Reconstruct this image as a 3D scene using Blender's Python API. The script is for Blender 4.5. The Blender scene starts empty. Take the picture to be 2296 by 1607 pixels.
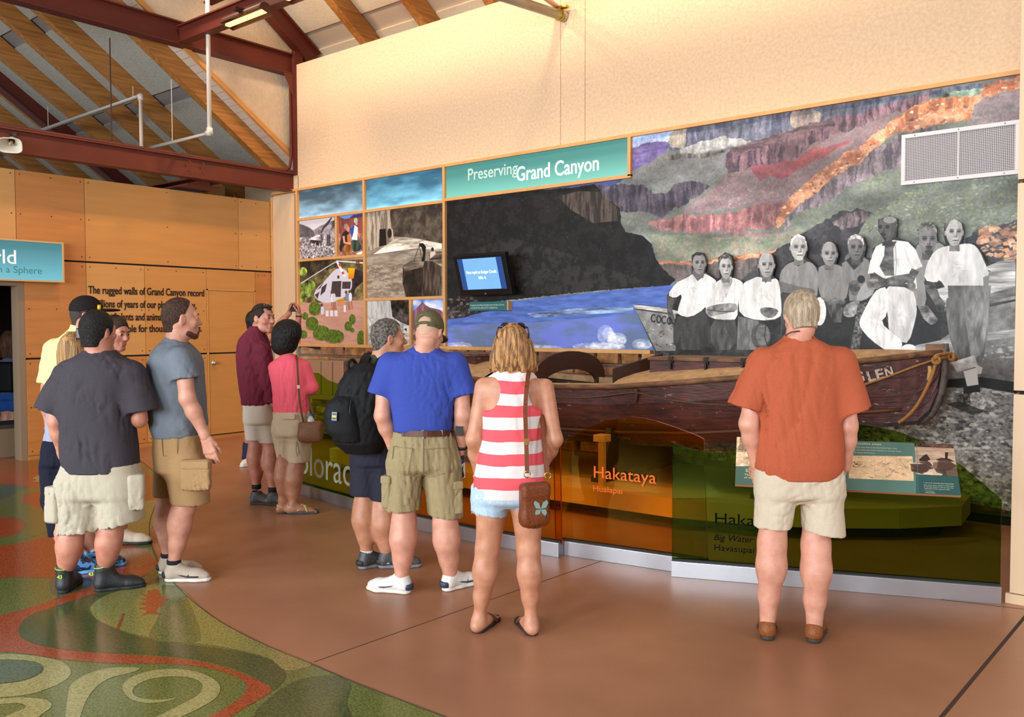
import bpy, math, random
import numpy as np
from mathutils import Vector, Matrix
random.seed(5)
rng = np.random.default_rng(7)
sc = bpy.context.scene
PI = math.pi
# ------------------------------------------------------------------ camera
W, H, FPX = 2296, 1607, 1934.43
YAW, PITCH, ROLL = 0.68464, -0.03886, -0.00239
CAM = np.array([11.10713, -7.89068, 1.62])
_f = np.array([-math.sin(YAW)*math.cos(PITCH), math.cos(YAW)*math.cos(PITCH), math.sin(PITCH)])
_r = np.array([math.cos(YAW), math.sin(YAW), 0.0])
_u = np.cross(_r, _f)
CR = math.cos(ROLL)*_r + math.sin(ROLL)*_u
CU = -math.sin(ROLL)*_r + math.cos(ROLL)*_u
CF = _f
cam = bpy.data.objects.new('camera', bpy.data.cameras.new('camera'))
sc.collection.objects.link(cam)
cam.data.sensor_width = 36.0
cam.data.lens = FPX/W*36.0
cam.data.clip_end = 200
cam.matrix_world = Matrix(((CR[0], CU[0], -CF[0], CAM[0]), (CR[1], CU[1], -CF[1], CAM[1]),
                           (CR[2], CU[2], -CF[2], CAM[2]), (0, 0, 0, 1)))
sc.camera = cam
# ------------------------------------------------------------------ world, lights, exposure
sc.view_settings.view_transform = 'Standard'
sc.view_settings.look = 'None'
sc.view_settings.gamma = 1.0
sc.view_settings.exposure = 0.05
sc.view_settings.use_curve_mapping = False
sc.cycles.max_bounces = 8
sc.cycles.transparent_max_bounces = 12
sc.cycles.caustics_reflective = False
sc.cycles.caustics_refractive = False
wd = bpy.data.worlds.new('gallery_daylight')
sc.world = wd
wd.use_nodes = True
wd.node_tree.nodes['Background'].inputs[0].default_value = (0.86, 0.93, 1.0, 1)
wd.node_tree.nodes['Background'].inputs[1].default_value = 0.24

def kelvin(k):
    return {'warm': (1.0, 0.66, 0.34), 'soft': (1.0, 0.82, 0.62), 'day': (0.88, 0.95, 1.0)}[k]

def area(name, loc, target, sx, sy, power, col):
    l = bpy.data.lights.new(name, 'AREA')
    l.shape = 'RECTANGLE'; l.size = sx; l.size_y = sy; l.energy = power; l.color = col
    o = bpy.data.objects.new(name, l)
    o.location = loc
    o.rotation_euler = (Vector(target)-Vector(loc)).to_track_quat('-Z', 'Y').to_euler()
    sc.collection.objects.link(o)
    return o

def spot(name, loc, target, power, ang, col, blend=0.8, r=0.08):
    l = bpy.data.lights.new(name, 'SPOT')
    l.energy = power; l.color = col; l.spot_size = math.radians(ang); l.spot_blend = blend; l.shadow_soft_size = r
    o = bpy.data.objects.new(name, l)
    o.location = loc
    o.rotation_euler = (Vector(target)-Vector(loc)).to_track_quat('-Z', 'Y').to_euler()
    sc.collection.objects.link(o)
    return o
LIGHTS_HERE = 1
for i, (wx, pw) in enumerate(((1.0, 420), (4.6, 400), (8.2, 540), (11.8, 600))):  # first entry is an added window light, brightening the left side
    area('window_daylight', (wx, -13.75, 2.7), (wx, 0, 1.2), 2.3, 2.6, pw, kelvin('day'))
area('window_daylight', (16.6, -4.0, 3.0), (8, -2, 1.2), 2.6, 2.6, 210, kelvin('day'))
for x, p in ((1.6, 40), (3.9, 46), (6.3, 50), (8.7, 54)):
    spot('wall_washer_lamp', (x, -2.2, 6.3), (x+0.1, 0, 4.3), p*6, 125, (1.0, 0.74, 0.50), 1.0, 0.15)
for y in (-1.0, -3.2):
    spot('partition_lamp', (2.6, y, 5.6), (0, y+0.1, 1.6), 190, 85, (1.0, 0.60, 0.26), 1.0, 0.15)
spot('warm_fill_beam', (3.0, -1.8, 5.4), (3.0, -2.6, 0), 230, 80, (1.0, 0.62, 0.30), 1.0, 0.2)  # added warm fill over the left of the room, no fitting built
spot('boat_lamp', (8.0, -3.2, 6.2), (7.6, -1.4, 0.9), 150, 60, (1.0, 0.8, 0.55), 1.0, 0.12)

# ------------------------------------------------------------------ picture point -> world point on a plane
def ray(px, py):
    return CR*(px-W/2)/FPX + CU*(H/2-py)/FPX + CF

def on(px, py, ax, val):
    d = ray(px, py)
    return CAM + d*(val-CAM[ax])/d[ax]

def floor_at(px, py, z=0.0):
    return on(px, py, 2, z)

HF = np.array([CF[0], CF[1], 0.0]); HF /= np.linalg.norm(HF)
HR = np.array([_r[0], _r[1], 0.0])
UP = np.array([0, 0, 1.0])

def at_depth(px, py, dist):
    """point seen at a pixel, at a horizontal distance from the lens"""
    d = ray(px, py)
    return CAM + d*dist/(d @ HF)

# ------------------------------------------------------------------ materials
MATS = {}
def lin(c):
    return tuple(((v/255)/12.92 if v/255 <= 0.04045 else ((v/255+0.055)/1.055)**2.4) for v in c)

def mat(name, col, rough=0.6, metal=0.0, vary=0.0, vscale=8, vstretch=(1, 1, 1), col2=None, bump=0.0, bscale=60,
        bstretch=(1, 1, 1), emit=0, spec=0.5, coat=0, sss=0, coord='Object', detail=4, contrast=None):
    if name in MATS:
        return MATS[name]
    m = bpy.data.materials.new(name); m.use_nodes = True
    nt = m.node_tree; n = nt.nodes; L = nt.links
    b = n['Principled BSDF']
    c = lin(col)
    b.inputs['Base Color'].default_value = (*c, 1)
    b.inputs['Roughness'].default_value = rough
    b.inputs['Metallic'].default_value = metal
    b.inputs['Specular IOR Level'].default_value = spec
    b.inputs['Coat Weight'].default_value = coat
    if sss:
        b.inputs['Subsurface Weight'].default_value = sss
        b.inputs['Subsurface Radius'].default_value = (0.01, 0.004, 0.002)
    if emit:
        b.inputs['Emission Color'].default_value = (*c, 1)
        b.inputs['Emission Strength'].default_value = emit
    if vary or col2 or bump:
        tc = n.new('ShaderNodeTexCoord')
    if vary or col2:
        mp = n.new('ShaderNodeMapping'); mp.inputs['Scale'].default_value = vstretch
        nz = n.new('ShaderNodeTexNoise'); nz.inputs['Scale'].default_value = vscale; nz.inputs['Detail'].default_value = detail
        L.new(tc.outputs[coord], mp.inputs[0]); L.new(mp.outputs[0], nz.inputs[0])
        rp = n.new('ShaderNodeValToRGB')
        c2 = lin(col2) if col2 else tuple(max(0, v*(1-vary)) for v in c)
        c1 = c if col2 else tuple(min(1, v*(1+vary)) for v in c)
        lo, hi = contrast or (0.32, 0.68)
        rp.color_ramp.elements[0].position = lo; rp.color_ramp.elements[1].position = hi
        rp.color_ramp.elements[0].color = (*c2, 1); rp.color_ramp.elements[1].color = (*c1, 1)
        L.new(nz.outputs[0], rp.inputs[0]); L.new(rp.outputs[0], b.inputs['Base Color'])
    if bump:
        mp = n.new('ShaderNodeMapping'); mp.inputs['Scale'].default_value = bstretch
        nz = n.new('ShaderNodeTexNoise'); nz.inputs['Scale'].default_value = bscale; nz.inputs['Detail'].default_value = 3
        bp = n.new('ShaderNodeBump'); bp.inputs['Strength'].default_value = bump; bp.inputs['Distance'].default_value = 0.01
        L.new(tc.outputs[coord], mp.inputs[0]); L.new(mp.outputs[0], nz.inputs[0])
        L.new(nz.outputs[0], bp.inputs['Height']); L.new(bp.outputs[0], b.inputs['Normal'])
    MATS[name] = m
    return m

def glass(name, col, density, rough=0.02):
    """tinted sheet: clear where thin, coloured through its thickness"""
    m = bpy.data.materials.new(name); m.use_nodes = True
    nt = m.node_tree; n = nt.nodes; L = nt.links
    for x in list(n):
        if x.type != 'OUTPUT_MATERIAL': n.remove(x)
    out = [x for x in n if x.type == 'OUTPUT_MATERIAL'][0]
    tr = n.new('ShaderNodeBsdfTransparent'); tr.inputs[0].default_value = (*col, 1)
    gl = n.new('ShaderNodeBsdfGlossy'); gl.inputs['Roughness'].default_value = rough; gl.inputs[0].default_value = (1, 1, 1, 1)
    fr = n.new('ShaderNodeFresnel'); fr.inputs[0].default_value = density
    mx = n.new('ShaderNodeMixShader')
    ge = n.new('ShaderNodeNewGeometry'); sb = n.new('ShaderNodeMath'); sb.operation = 'SUBTRACT'; sb.inputs[0].default_value = 1.0; ml = n.new('ShaderNodeMath'); ml.operation = 'MULTIPLY'
    L.new(ge.outputs['Backfacing'], sb.inputs[1]); L.new(sb.outputs[0], ml.inputs[0]); L.new(fr.outputs[0], ml.inputs[1]); L.new(ml.outputs[0], mx.inputs[0]); L.new(tr.outputs[0], mx.inputs[1]); L.new(gl.outputs[0], mx.inputs[2])
    L.new(mx.outputs[0], out.inputs[0])
    MATS[name] = m
    return m

def pic_mat(name, arr, rough=0.35, emit=0.0):
    """a printed picture: the array is painted above in this script"""
    h, w = arr.shape[:2]
    im = bpy.data.images.new(name, w, h)
    a = np.ones((h, w, 4), np.float32); a[..., :3] = np.clip(arr, 0, 1)
    im.pixels.foreach_set(a[::-1].ravel()); im.update(); im.pack()
    m = bpy.data.materials.new(name); m.use_nodes = True
    nt = m.node_tree; n = nt.nodes
    t = n.new('ShaderNodeTexImage'); t.image = im; t.extension = 'EXTEND'
    b = n['Principled BSDF']; b.inputs['Roughness'].default_value = rough
    b.inputs['Specular IOR Level'].default_value = 0.3
    nt.links.new(t.outputs[0], b.inputs['Base Color'])
    if emit:
        nt.links.new(t.outputs[0], b.inputs['Emission Color']); b.inputs['Emission Strength'].default_value = emit
    return m

# ------------------------------------------------------------------ objects
def oo(o):
    v = Vector((0, 0, 0))
    while o is not None:
        v = v + o.location; o = o.parent
    return v

def tag(o, label=None, cat=None, group=None, kind=None):
    if label: o['label'] = label
    if cat: o['category'] = cat
    if group: o['group'] = group
    if kind: o['kind'] = kind
    return o

def thing(name, label, cat, loc=(0, 0, 0), group=None):
    o = bpy.data.objects.new(name, None); o.location = Vector([float(v) for v in loc])
    o.empty_display_size = 0.1
    sc.collection.objects.link(o)
    return tag(o, label, cat, group)

def link(name, me, material, parent=None):
    """link mesh given in world coordinates"""
    o = bpy.data.objects.new(name, me)
    sc.collection.objects.link(o)
    if material is not None:
        for m in (material if isinstance(material, (list, tuple)) else [material]):
            me.materials.append(m)
    if parent is not None:
        off = oo(parent)
        me.transform(Matrix.Translation(-off))
        o.parent = parent
    return o

def dup_tree(src, parent=None, loc=None):
    c = src.copy(); sc.collection.objects.link(c)
    if parent: c.parent = parent
    if loc is not None: c.location = loc
    for ch in src.children: dup_tree(ch, c)
    return c

class MB:
    def __init__(s): s.v = []; s.f = []; s.mi = []; s.cm = 0; s.uv = None
    def add(s, vs, fs):
        k = len(s.v); s.v += [tuple(float(a) for a in v) for v in vs]
        s.f += [tuple(i+k for i in f) for f in fs]; s.mi += [s.cm]*len(fs); return s
    def box(s, x0, x1, y0, y1, z0, z1, bev=0):
        if x1 < x0: x0, x1 = x1, x0
        if y1 < y0: y0, y1 = y1, y0
        if z1 < z0: z0, z1 = z1, z0
        v = [(x, y, z) for z in (z0, z1) for x, y in ((x0, y0), (x1, y0), (x1, y1), (x0, y1))]
        return s.add(v, [(3, 2, 1, 0), (4, 5, 6, 7), (0, 1, 5, 4), (1, 2, 6, 5), (2, 3, 7, 6), (3, 0, 4, 7)])
    def obox(s, c, ax, ay, az):
        c, ax, ay, az = [np.array(t, float) for t in (c, ax, ay, az)]
        v = [c+ax*i+ay*j+az*k for k in (-1, 1) for i, j in ((-1, -1), (1, -1), (1, 1), (-1, 1))]
        return s.add(v, [(3, 2, 1, 0), (4, 5, 6, 7), (0, 1, 5, 4), (1, 2, 6, 5), (2, 3, 7, 6), (3, 0, 4, 7)])
    def bar(s, a, b, w, h, up=(0, 0, 1)):
        a, b = np.array(a, float), np.array(b, float); d = b-a; l = np.linalg.norm(d); d /= l
        u = np.array(up, float); u -= d*(u@d); u /= np.linalg.norm(u); r = np.cross(d, u)
        return s.obox((a+b)/2, d*l/2, r*w/2, u*h/2)
    def prism(s, pts, n, t):
        """planar polygon in 3d, thickness t along n (behind)"""
        n = np.array(n, float); P = [np.array(p, float) for p in pts]; k = len(P)
        v = P + [p-n*t for p in P]
        return s.add(v, [tuple(range(k)), tuple(range(2*k-1, k-1, -1))] + [(i, i+k, (i+1) % k+k, (i+1) % k) for i in range(k)])
    def tube(s, path, r, n=8, cap=True):
        P = [np.array(p, float) for p in path]; m = len(P)
        rr = r if isinstance(r, (list, tuple)) else [r]*m
        vs = []; up = np.array((0.123, 0.2, 0.97))
        for i, p in enumerate(P):
            d = P[min(i+1, m-1)]-P[max(i-1, 0)]; d /= (np.linalg.norm(d)+1e-9)
            a = np.cross(d, up)
            if np.linalg.norm(a) < 0.1: a = np.cross(d, (1, 0, 0))
            a /= np.linalg.norm(a); b = np.cross(d, a); up = np.cross(a, d)
            vs += [p+rr[i]*(a*math.cos(2*PI*j/n)+b*math.sin(2*PI*j/n)) for j in range(n)]
        fs = [(i*n+j, i*n+(j+1) % n, (i+1)*n+(j+1) % n, (i+1)*n+j) for i in range(m-1) for j in range(n)]
        if cap: fs += [tuple(range(n-1, -1, -1)), tuple(range((m-1)*n, m*n))]
        return s.add(vs, fs)
    def build(s, name, material, parent=None, smooth=False, uvf=None, bevel=0):
        me = bpy.data.meshes.new(name)
        me.from_pydata(s.v, [], s.f)
        if len(set(s.mi)) > 1 or s.cm: me.polygons.foreach_set('material_index', s.mi)
        if uvf:
            ul = me.uv_layers.new(name='UVMap')
            co = [uvf(me.vertices[l.vertex_index].co) for l in me.loops]
            ul.data.foreach_set('uv', [c for p in co for c in p])
        if bevel:
            import bmesh
            bm = bmesh.new(); bm.from_mesh(me)
            bmesh.ops.bevel(bm, geom=bm.edges[:], offset=bevel, segments=2, affect='EDGES', profile=0.6)
            bm.to_mesh(me); bm.free()
        me.update()
        if smooth: me.shade_smooth()
        return link(name, me, material, parent)

def struct(o, label=None):
    o['kind'] = 'structure'
    if label: o['label'] = label
    return o

def text(name, s, loc, right, up, size, material, parent=None, depth=0.002, bold=0.0, width=None, shear=0, align='LEFT', spacing=1.0):
    cu = bpy.data.curves.new(name, 'FONT'); cu.body = s; cu.size = size; cu.extrude = depth; cu.offset = bold*size
    cu.align_x = align; cu.shear = shear; cu.space_character = spacing; cu.resolution_u = 4
    tmp = bpy.data.objects.new('t', cu); sc.collection.objects.link(tmp)
    bpy.context.view_layer.update()
    me = bpy.data.meshes.new_from_object(tmp.evaluated_get(bpy.context.evaluated_depsgraph_get()))
    bpy.data.objects.remove(tmp)
    right = np.array(right, float); up = np.array(up, float); nn = np.cross(right, up)
    if width and len(me.vertices):
        xs = [v.co.x for v in me.vertices]; k = width/(max(xs)-min(xs))
        me.transform(Matrix.Scale(k, 4, (1, 0, 0)))
    me.transform(Matrix(((right[0], up[0], nn[0], loc[0]), (right[1], up[1], nn[1], loc[1]), (right[2], up[2], nn[2], loc[2]), (0, 0, 0, 1))))
    me.name = name
    return link(name, me, material, parent)
# ------------------------------------------------------------------ numpy painter for the printed pictures
def _up(a, h, w):
    ys = np.linspace(0, a.shape[0]-1.001, h); xs = np.linspace(0, a.shape[1]-1.001, w)
    yi = ys.astype(int); xi = xs.astype(int); fy = (ys-yi)[:, None]; fx = (xs-xi)[None]
    fy = fy*fy*(3-2*fy); fx = fx*fx*(3-2*fx)
    a00 = a[yi][:, xi]; a01 = a[yi][:, xi+1]; a10 = a[yi+1][:, xi]; a11 = a[yi+1][:, xi+1]
    return (a00*(1-fx)+a01*fx)*(1-fy)+(a10*(1-fx)+a11*fx)*fy

def fbm(h, w, sy, sx, octs=4, seed=0, gain=0.55):
    r = np.random.default_rng(seed); out = np.zeros((h, w), np.float32); amp = 1; tot = 0
    for o in range(octs):
        out += amp*_up(r.random((int(h/sy)+3, int(w/sx)+3), dtype=np.float32), h, w)
        tot += amp; amp *= gain; sy = max(1, sy/2); sx = max(1, sx/2)
    return (out/tot-0.5)*2

class Canvas:
    """picture whose drawing calls take photo-pixel coordinates mapped on to the wall"""
    def __init__(s, x0, x1, z0, z1, ppm, mapper, base=(128, 128, 128)):
        s.x0, s.x1, s.z0, s.z1, s.p = x0, x1, z0, z1, ppm
        s.w = int((x1-x0)*ppm); s.h = int((z1-z0)*ppm); s.map = mapper
        s.a = np.ones((s.h, s.w, 3), np.float32)*np.array(base, np.float32)/255
        s.seed = 1; s.T = {}
    def tex(s, kind):
        if kind not in s.T:
            k = len(s.T)+3
            sy, sx = {'rock': (26, 26), 'strata': (7, 60), 'vert': (60, 8), 'fine': (5, 5), 'water': (9, 50), 'cloud': (40, 110),
                      'fold': (46, 12), 'blob': (12, 16)}[kind]
            t = fbm(s.h, s.w, sy, sx, 5 if kind == 'rock' else 4, k, 0.68 if kind == 'rock' else 0.62)
            s.T[kind] = t/(t.std()+1e-6)
        return s.T[kind]
    def px(s, pts):
        out = []
        for p in pts:
            X, Z = s.map(*p); out.append(((X-s.x0)*s.p, (s.z1-Z)*s.p))
        return np.array(out, float)
    def mask(s, P):
        x0, y0 = np.floor(P.min(0)).astype(int)-1; x1, y1 = np.ceil(P.max(0)).astype(int)+2
        x0, y0 = max(x0, 0), max(y0, 0); x1, y1 = min(x1, s.w), min(y1, s.h)
        if x1 <= x0 or y1 <= y0: return None
        acc = np.zeros((y1-y0, x1-x0), np.float32); X = np.arange(x0, x1)[None]+0.5
        n = len(P)
        for sub in (0.25, 0.75):
            m = np.zeros((y1-y0, x1-x0), np.float32)
            for i in range(n):
                (ax, ay), (bx, by) = P[i], P[(i+1) % n]
                if ay == by: continue
                sg = 1 if ay < by else -1
                if sg < 0: ax, ay, bx, by = bx, by, ax, ay
                r0 = max(int(math.ceil(ay-sub)), y0); r1 = min(int(math.ceil(by-sub)), y1)
                if r1 <= r0: continue
                ys = np.arange(r0, r1)+sub; xc = ax+(ys-ay)*(bx-ax)/(by-ay)
                m[r0-y0:r1-y0] += sg*np.clip(X-xc[:, None]+0.5, 0, 1)
            acc += np.clip(np.abs(m), 0, 1)
        return acc/2, (slice(y0, y1), slice(x0, x1))
    def poly(s, pts, col, tex=None, amp=0.2, a=1.0, col2=None, smooth=0, grad=None, wob=0):
        P = s.px(pts)
        if smooth: P = chaikin(P, smooth)
        if wob:
            Q = []
            for i in range(len(P)):
                q, r = P[i], P[(i+1) % len(P)]; k = max(1, int(np.hypot(*(r-q))/6))
                for j in range(k): Q.append(q+(r-q)*j/k+rng.normal(0, wob, 2)*(j > 0))
            P = np.array(Q)
        r = s.mask(P)
        if r is None: return
        m, sl = r; c = np.array(col, np.float32)/255
        C = np.broadcast_to(c, m.shape+(3,)).astype(np.float32)
        if grad is not None:
            g = np.linspace(0, 1, m.shape[0])[:, None, None]; C = C*(1-g)+np.array(grad, np.float32)/255*g
        if tex:
            t = s.tex(tex)[sl]
            if col2 is not None:
                k = np.clip(0.5+t*amp*1.2, 0, 1)[..., None]; C = C*(1-k)+np.array(col2, np.float32)/255*k
            else: C = C*(1+t*amp)[..., None]
        m = (m*a)[..., None]
        s.a[sl] = s.a[sl]*(1-m)+C*m
    def ell(s, cx, cy, rx, ry, col, n=22, rot=0, **k):
        c, q = math.cos(rot), math.sin(rot)
        s.poly([(cx+rx*math.cos(t)*c-ry*math.sin(t)*q, cy+rx*math.cos(t)*q+ry*math.sin(t)*c) for t in np.linspace(0, 2*PI, n, endpoint=False)], col, **k)
    def line(s, pts, w, col, **k):
        pts = [np.array(p, float) for p in pts]; L = []; R = []
        for i, p in enumerate(pts):
            d = pts[min(i+1, len(pts)-1)]-pts[max(i-1, 0)]; d /= np.hypot(*d)+1e-9
            ww = w[i] if isinstance(w, (list, tuple)) else w
            nn = np.array((-d[1], d[0]))*ww/2; L.append(p+nn); R.append(p-nn)
        s.poly([tuple(q) for q in L+R[::-1]], col, **k)
    def speck(s, pts, n, size, cols, a=0.8, seed=1):
        """scattered irregular flecks inside a polygon"""
        P = s.px(pts); r = np.random.default_rng(seed); q = s.mask(P)
        if q is None: return
        m, sl = q
        for _ in range(n):
            y = r.integers(0, m.shape[0]); x = r.integers(0, m.shape[1])
            if m[y, x] < 0.5: continue
            X, Y = x+sl[1].start, y+sl[0].start; sz = size*(0.4+r.random()*1.3)*s.p/250
            k = 5; A = np.array([(X+math.cos(t)*sz*(0.6+0.8*r.random())*1.5, Y+math.sin(t)*sz*(0.5+0.6*r.random())) for t in np.linspace(0, 2*PI, k, endpoint=False)])
            g = s.mask(A)
            if g is None: continue
            mm, ss = g; c = np.array(cols[r.integers(len(cols))], np.float32)/255; mm = (mm*a)[..., None]
            s.a[ss] = s.a[ss]*(1-mm)+c*mm
    def out(s, lift=1.0):
        return np.clip(s.a*lift, 0, 1)

def chaikin(P, k):
    for _ in range(k):
        Q = np.roll(P, -1, 0); P = np.stack([P*0.75+Q*0.25, P*0.25+Q*0.75], 1).reshape(-1, 2)
    return P

def wallmap(px, py):
    p = on(px, py, 1, 0.0); return p[0], p[2]
# ================================================================== SETTING
PLASTER = mat('plaster', (224, 192, 158), 0.9, vary=0.09, vscale=32, bump=1.0, bscale=42, detail=6)
TECTUM = mat('wood_wool_panel', (176, 172, 160), 0.95, vary=0.16, vscale=45, bump=0.8, bscale=120)
STEEL = mat('rust_red_steel', (94, 33, 19), 0.55, vary=0.12, vscale=3)
TIMBER = mat('glulam_timber', (184, 126, 62), 0.6, col2=(146, 92, 40), vscale=5, vstretch=(6, 0.35, 7), bump=0.1)
for _n in TIMBER.node_tree.nodes:
    if _n.type == 'MAPPING': _n.inputs['Rotation'].default_value = (0.608, 0, 0)
TIMBER_L = mat('light_timber_trim', (204, 142, 74), 0.5, vary=0.1, vscale=6)
FRAME = mat('maple_frame', (216, 160, 98), 0.45, vary=0.07, vscale=3, vstretch=(3, 3, 1))
PLY = [mat('plywood_golden', (200, 142, 78), 0.42, vary=0.06, vscale=2.2, vstretch=(1, .5, 5), detail=5),
       mat('plywood_amber', (190, 126, 68), 0.42, vary=0.08, vscale=2.6, vstretch=(1, .7, 6), detail=5),
       mat('plywood_pale', (206, 152, 90), 0.42, vary=0.05, vscale=2.0, vstretch=(1, .5, 5), detail=5)]
PLYW = mat('plywood_white', (214, 184, 148), 0.5, vary=0.04, vscale=2.5, vstretch=(5, 5, .4))
BLACK = mat('black_gap', (14, 11, 10), 0.8)
GREYMET = mat('galvanised_band', (150, 146, 144), 0.5, 0.3, bump=0.2, bscale=20, bstretch=(0, 1, 20))
CONCRETE = mat('stained_concrete', (168, 118, 88), 0.36, col2=(146, 98, 72), vscale=1.1, bump=0.06, bscale=25, spec=0.45, detail=6)
ALU = mat('brushed_aluminium', (186, 188, 194), 0.34, 0.85, vary=0.04, vscale=4)
PIPE = mat('painted_pipe', (214, 204, 192), 0.4)

# ---- floor
b = MB(); b.box(-5, 20, -14, 1.2, -0.12, 0)
floor = struct(b.build('floor', CONCRETE), 'reddish brown stained concrete floor with an inlaid terrazzo swirl')
ter = {}
for nm, c1, c2 in (('green', (112, 118, 62), (84, 92, 48)), ('darkgreen', (84, 92, 50), (64, 74, 42)), ('olive', (140, 138, 78), (112, 112, 60)),
                   ('sand', (164, 158, 104), (138, 132, 82)), ('orange', (164, 80, 44), (134, 62, 36)), ('rust', (150, 84, 40), (120, 66, 34)), ('teal', (92, 104, 80), (70, 84, 66))):
    ter[nm] = mat('terrazzo_'+nm, c1, 0.16, col2=c2, vscale=95, detail=2, contrast=(0.42, 0.55), spec=0.5)
ARC = [(262, 1003), (318, 1035), (352, 1068), (362, 1096), (349, 1130), (336, 1170), (336, 1205), (346, 1240), (366, 1280), (400, 1318), (440, 1355), (500, 1398), (575, 1437), (640, 1466), (699, 1489), (780, 1524), (862, 1556), (930, 1582), (1010, 1612), (1400, 1760)]
terr = struct(thing('floor_terrazzo', None, None, (6, -6, 0)), 'colourful terrazzo floor with green, olive and orange swirls inside a curved edge')
def cr(pts, n=5, closed=True):
    P = [np.array(p, float) for p in pts]; m = len(P); out = []
    for i in range(m if closed else m-1):
        p0, p1, p2, p3 = (P[(i+k) % m] if closed else P[min(max(i+k, 0), m-1)] for k in (-1, 0, 1, 2))
        for j in range(n):
            t = j/n
            out.append(0.5*((2*p1)+(-p0+p2)*t+(2*p0-5*p1+4*p2-p3)*t*t+(-p0+3*p1-3*p2+p3)*t**3))
    if not closed: out.append(P[-1])
    return out
_lv = [0.0]
def inlay(pts, m, z=None, sm=True, zpix=False, name='terrazzo_field'):
    if z is None: _lv[0] += 0.00008; z = 0.0012+_lv[0]
    q = [(p[0]*0.479, 1000+p[1]*0.479) for p in pts] if zpix else pts
    if sm: q = cr(q, 4)
    P = [floor_at(x, min(y, 2400), 0.0) for x, y in q]
    import mathutils.geometry as G
    tri = G.tessellate_polygon([[Vector((p[0], p[1], 0)) for p in P]])
    me = bpy.data.meshes.new(name)
    me.from_pydata([(p[0], p[1], z) for p in P], [], [tuple(t) for t in tri]); me.update()
    for pl in me.polygons:
        if pl.normal.z < 0: pl.flip()
    me.update()
    return link(name, me, m, terr)
base = [tuple(p) for p in cr(ARC, 5, False)]
P = [tuple(floor_at(x, y)[:2]) for x, y in base]
P += [(9.8, -7.5), (9.8, -11), (3.0, -11), (0.02, -7.5), (0.02, -3.3)]
b = MB(); b.v = [(x, y, 0.0012) for x, y in P]; b.f = [tuple(range(len(P)))]
o = b.build('terrazzo_ground', ter['green'], terr)
# brass divider strip along the curve
b = MB(); bp = [floor_at(x, y) for x, y in base]
b.tube([(p[0], p[1], 0.0) for p in bp], 0.004, 5)
b.build('divider_strip', mat('brass_strip', (70, 56, 40), 0.5, 0.4), terr)
inlay([(-400, 90), (240, 70), (590, 60), (690, 130), (745, 190), (735, 260), (500, 290), (250, 330), (-400, 330)], ter['rust'], zpix=True)
inlay([(-300, 130), (120, 130), (240, 150), (250, 330), (60, 330), (-300, 330)], ter['orange'], zpix=True)
inlay([(-300, 180), (110, 185), (60, 225), (-20, 262), (-300, 280)], ter['teal'], zpix=True)
inlay([(-200, 262), (0, 250), (110, 205), (250, 185), (420, 195), (250, 205), (130, 225), (80, 262), (-60, 300), (-200, 310)], ter['green'], zpix=True)
inlay([(-300, 335), (10, 332), (95, 345), (120, 375), (80, 408), (0, 425), (-300, 430)], ter['orange'], zpix=True)
inlay([(240, 300), (430, 270), (640, 262), (745, 255), (735, 330), (705, 400), (690, 460), (560, 440), (420, 430), (250, 420)], ter['olive'], zpix=True)
inlay([(0, 262), (120, 270), (240, 320), (250, 370), (200, 410), (90, 440), (0, 465), (-200, 470), (-200, 430), (30, 425), (115, 395), (110, 350), (40, 335), (-200, 330)], ter['green'], zpix=True)
inlay([(-500, 470), (0, 468), (260, 415), (430, 420), (560, 445), (660, 480), (720, 530), (715, 570), (640, 625), (520, 650), (300, 625), (100, 615), (-500, 620)], ter['orange'], zpix=True)
inlay([(560, 470), (640, 480), (690, 520), (680, 560), (600, 560), (520, 530), (520, 480)], ter['rust'], zpix=True)
inlay([(240, 622), (340, 610), (430, 625), (420, 650), (360, 690), (280, 705), (240, 680)], ter['teal'], zpix=True)
# dark green field and lighter sweep, with the orange ribbon round them
inlay([(82, 862), (110, 815), (200, 770), (420, 700), (640, 645), (760, 640), (640, 700), (520, 800), (600, 880), (850, 925), (1080, 955), (1260, 1000), (1335, 1060), (1320, 1110), (1270, 1145), (1190, 1080), (1050, 1030), (880, 995), (640, 975), (400, 965), (200, 935), (110, 900)], ter['darkgreen'], zpix=True)
inlay([(430, 745), (520, 690), (680, 650), (830, 660), (980, 790), (1180, 905), (1440, 1010), (1420, 1040), (1335, 1050), (1250, 990), (1060, 945), (850, 915), (640, 885), (510, 840), (440, 800)], ter['olive'], zpix=True)
inlay([(640, 640), (740, 650), (760, 700), (740, 800), (700, 900), (860, 920), (940, 900), (900, 760), (840, 660), (760, 640)], ter['green'], zpix=True)
rib_a = [(-500, 900), (-200, 860), (0, 795), (160, 750), (330, 690), (480, 640), (620, 575), (700, 530), (745, 545), (690, 600), (560, 655), (400, 705), (250, 755), (140, 795), (90, 845), (92, 885), (140, 920), (260, 950), (450, 968), (650, 980), (860, 998), (1030, 1030), (1170, 1080), (1272, 1140), (1190, 1200), (1090, 1262), (1000, 1330), (820, 1450), (700, 1450), (850, 1345), (990, 1262), (1090, 1205), (1150, 1150), (1148, 1110), (1080, 1070), (960, 1038), (800, 1020), (600, 1020), (400, 1010), (240, 992), (100, 970), (0, 966), (-200, 990), (-500, 1060)]
inlay(rib_a, ter['orange'], zpix=True)
inlay([(0, 975), (110, 978), (260, 1000), (325, 1040), (320, 1085), (240, 1130), (90, 1170), (-200, 1180), (-200, 1130), (60, 1110), (180, 1075), (205, 1035), (150, 1008), (0, 1000), (-200, 1010), (-200, 985)], ter['sand'], zpix=True)
inlay([(-250, 1010), (0, 1005), (120, 1010), (195, 1035), (170, 1070), (60, 1105), (-250, 1120)], ter['teal'], zpix=True)
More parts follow.
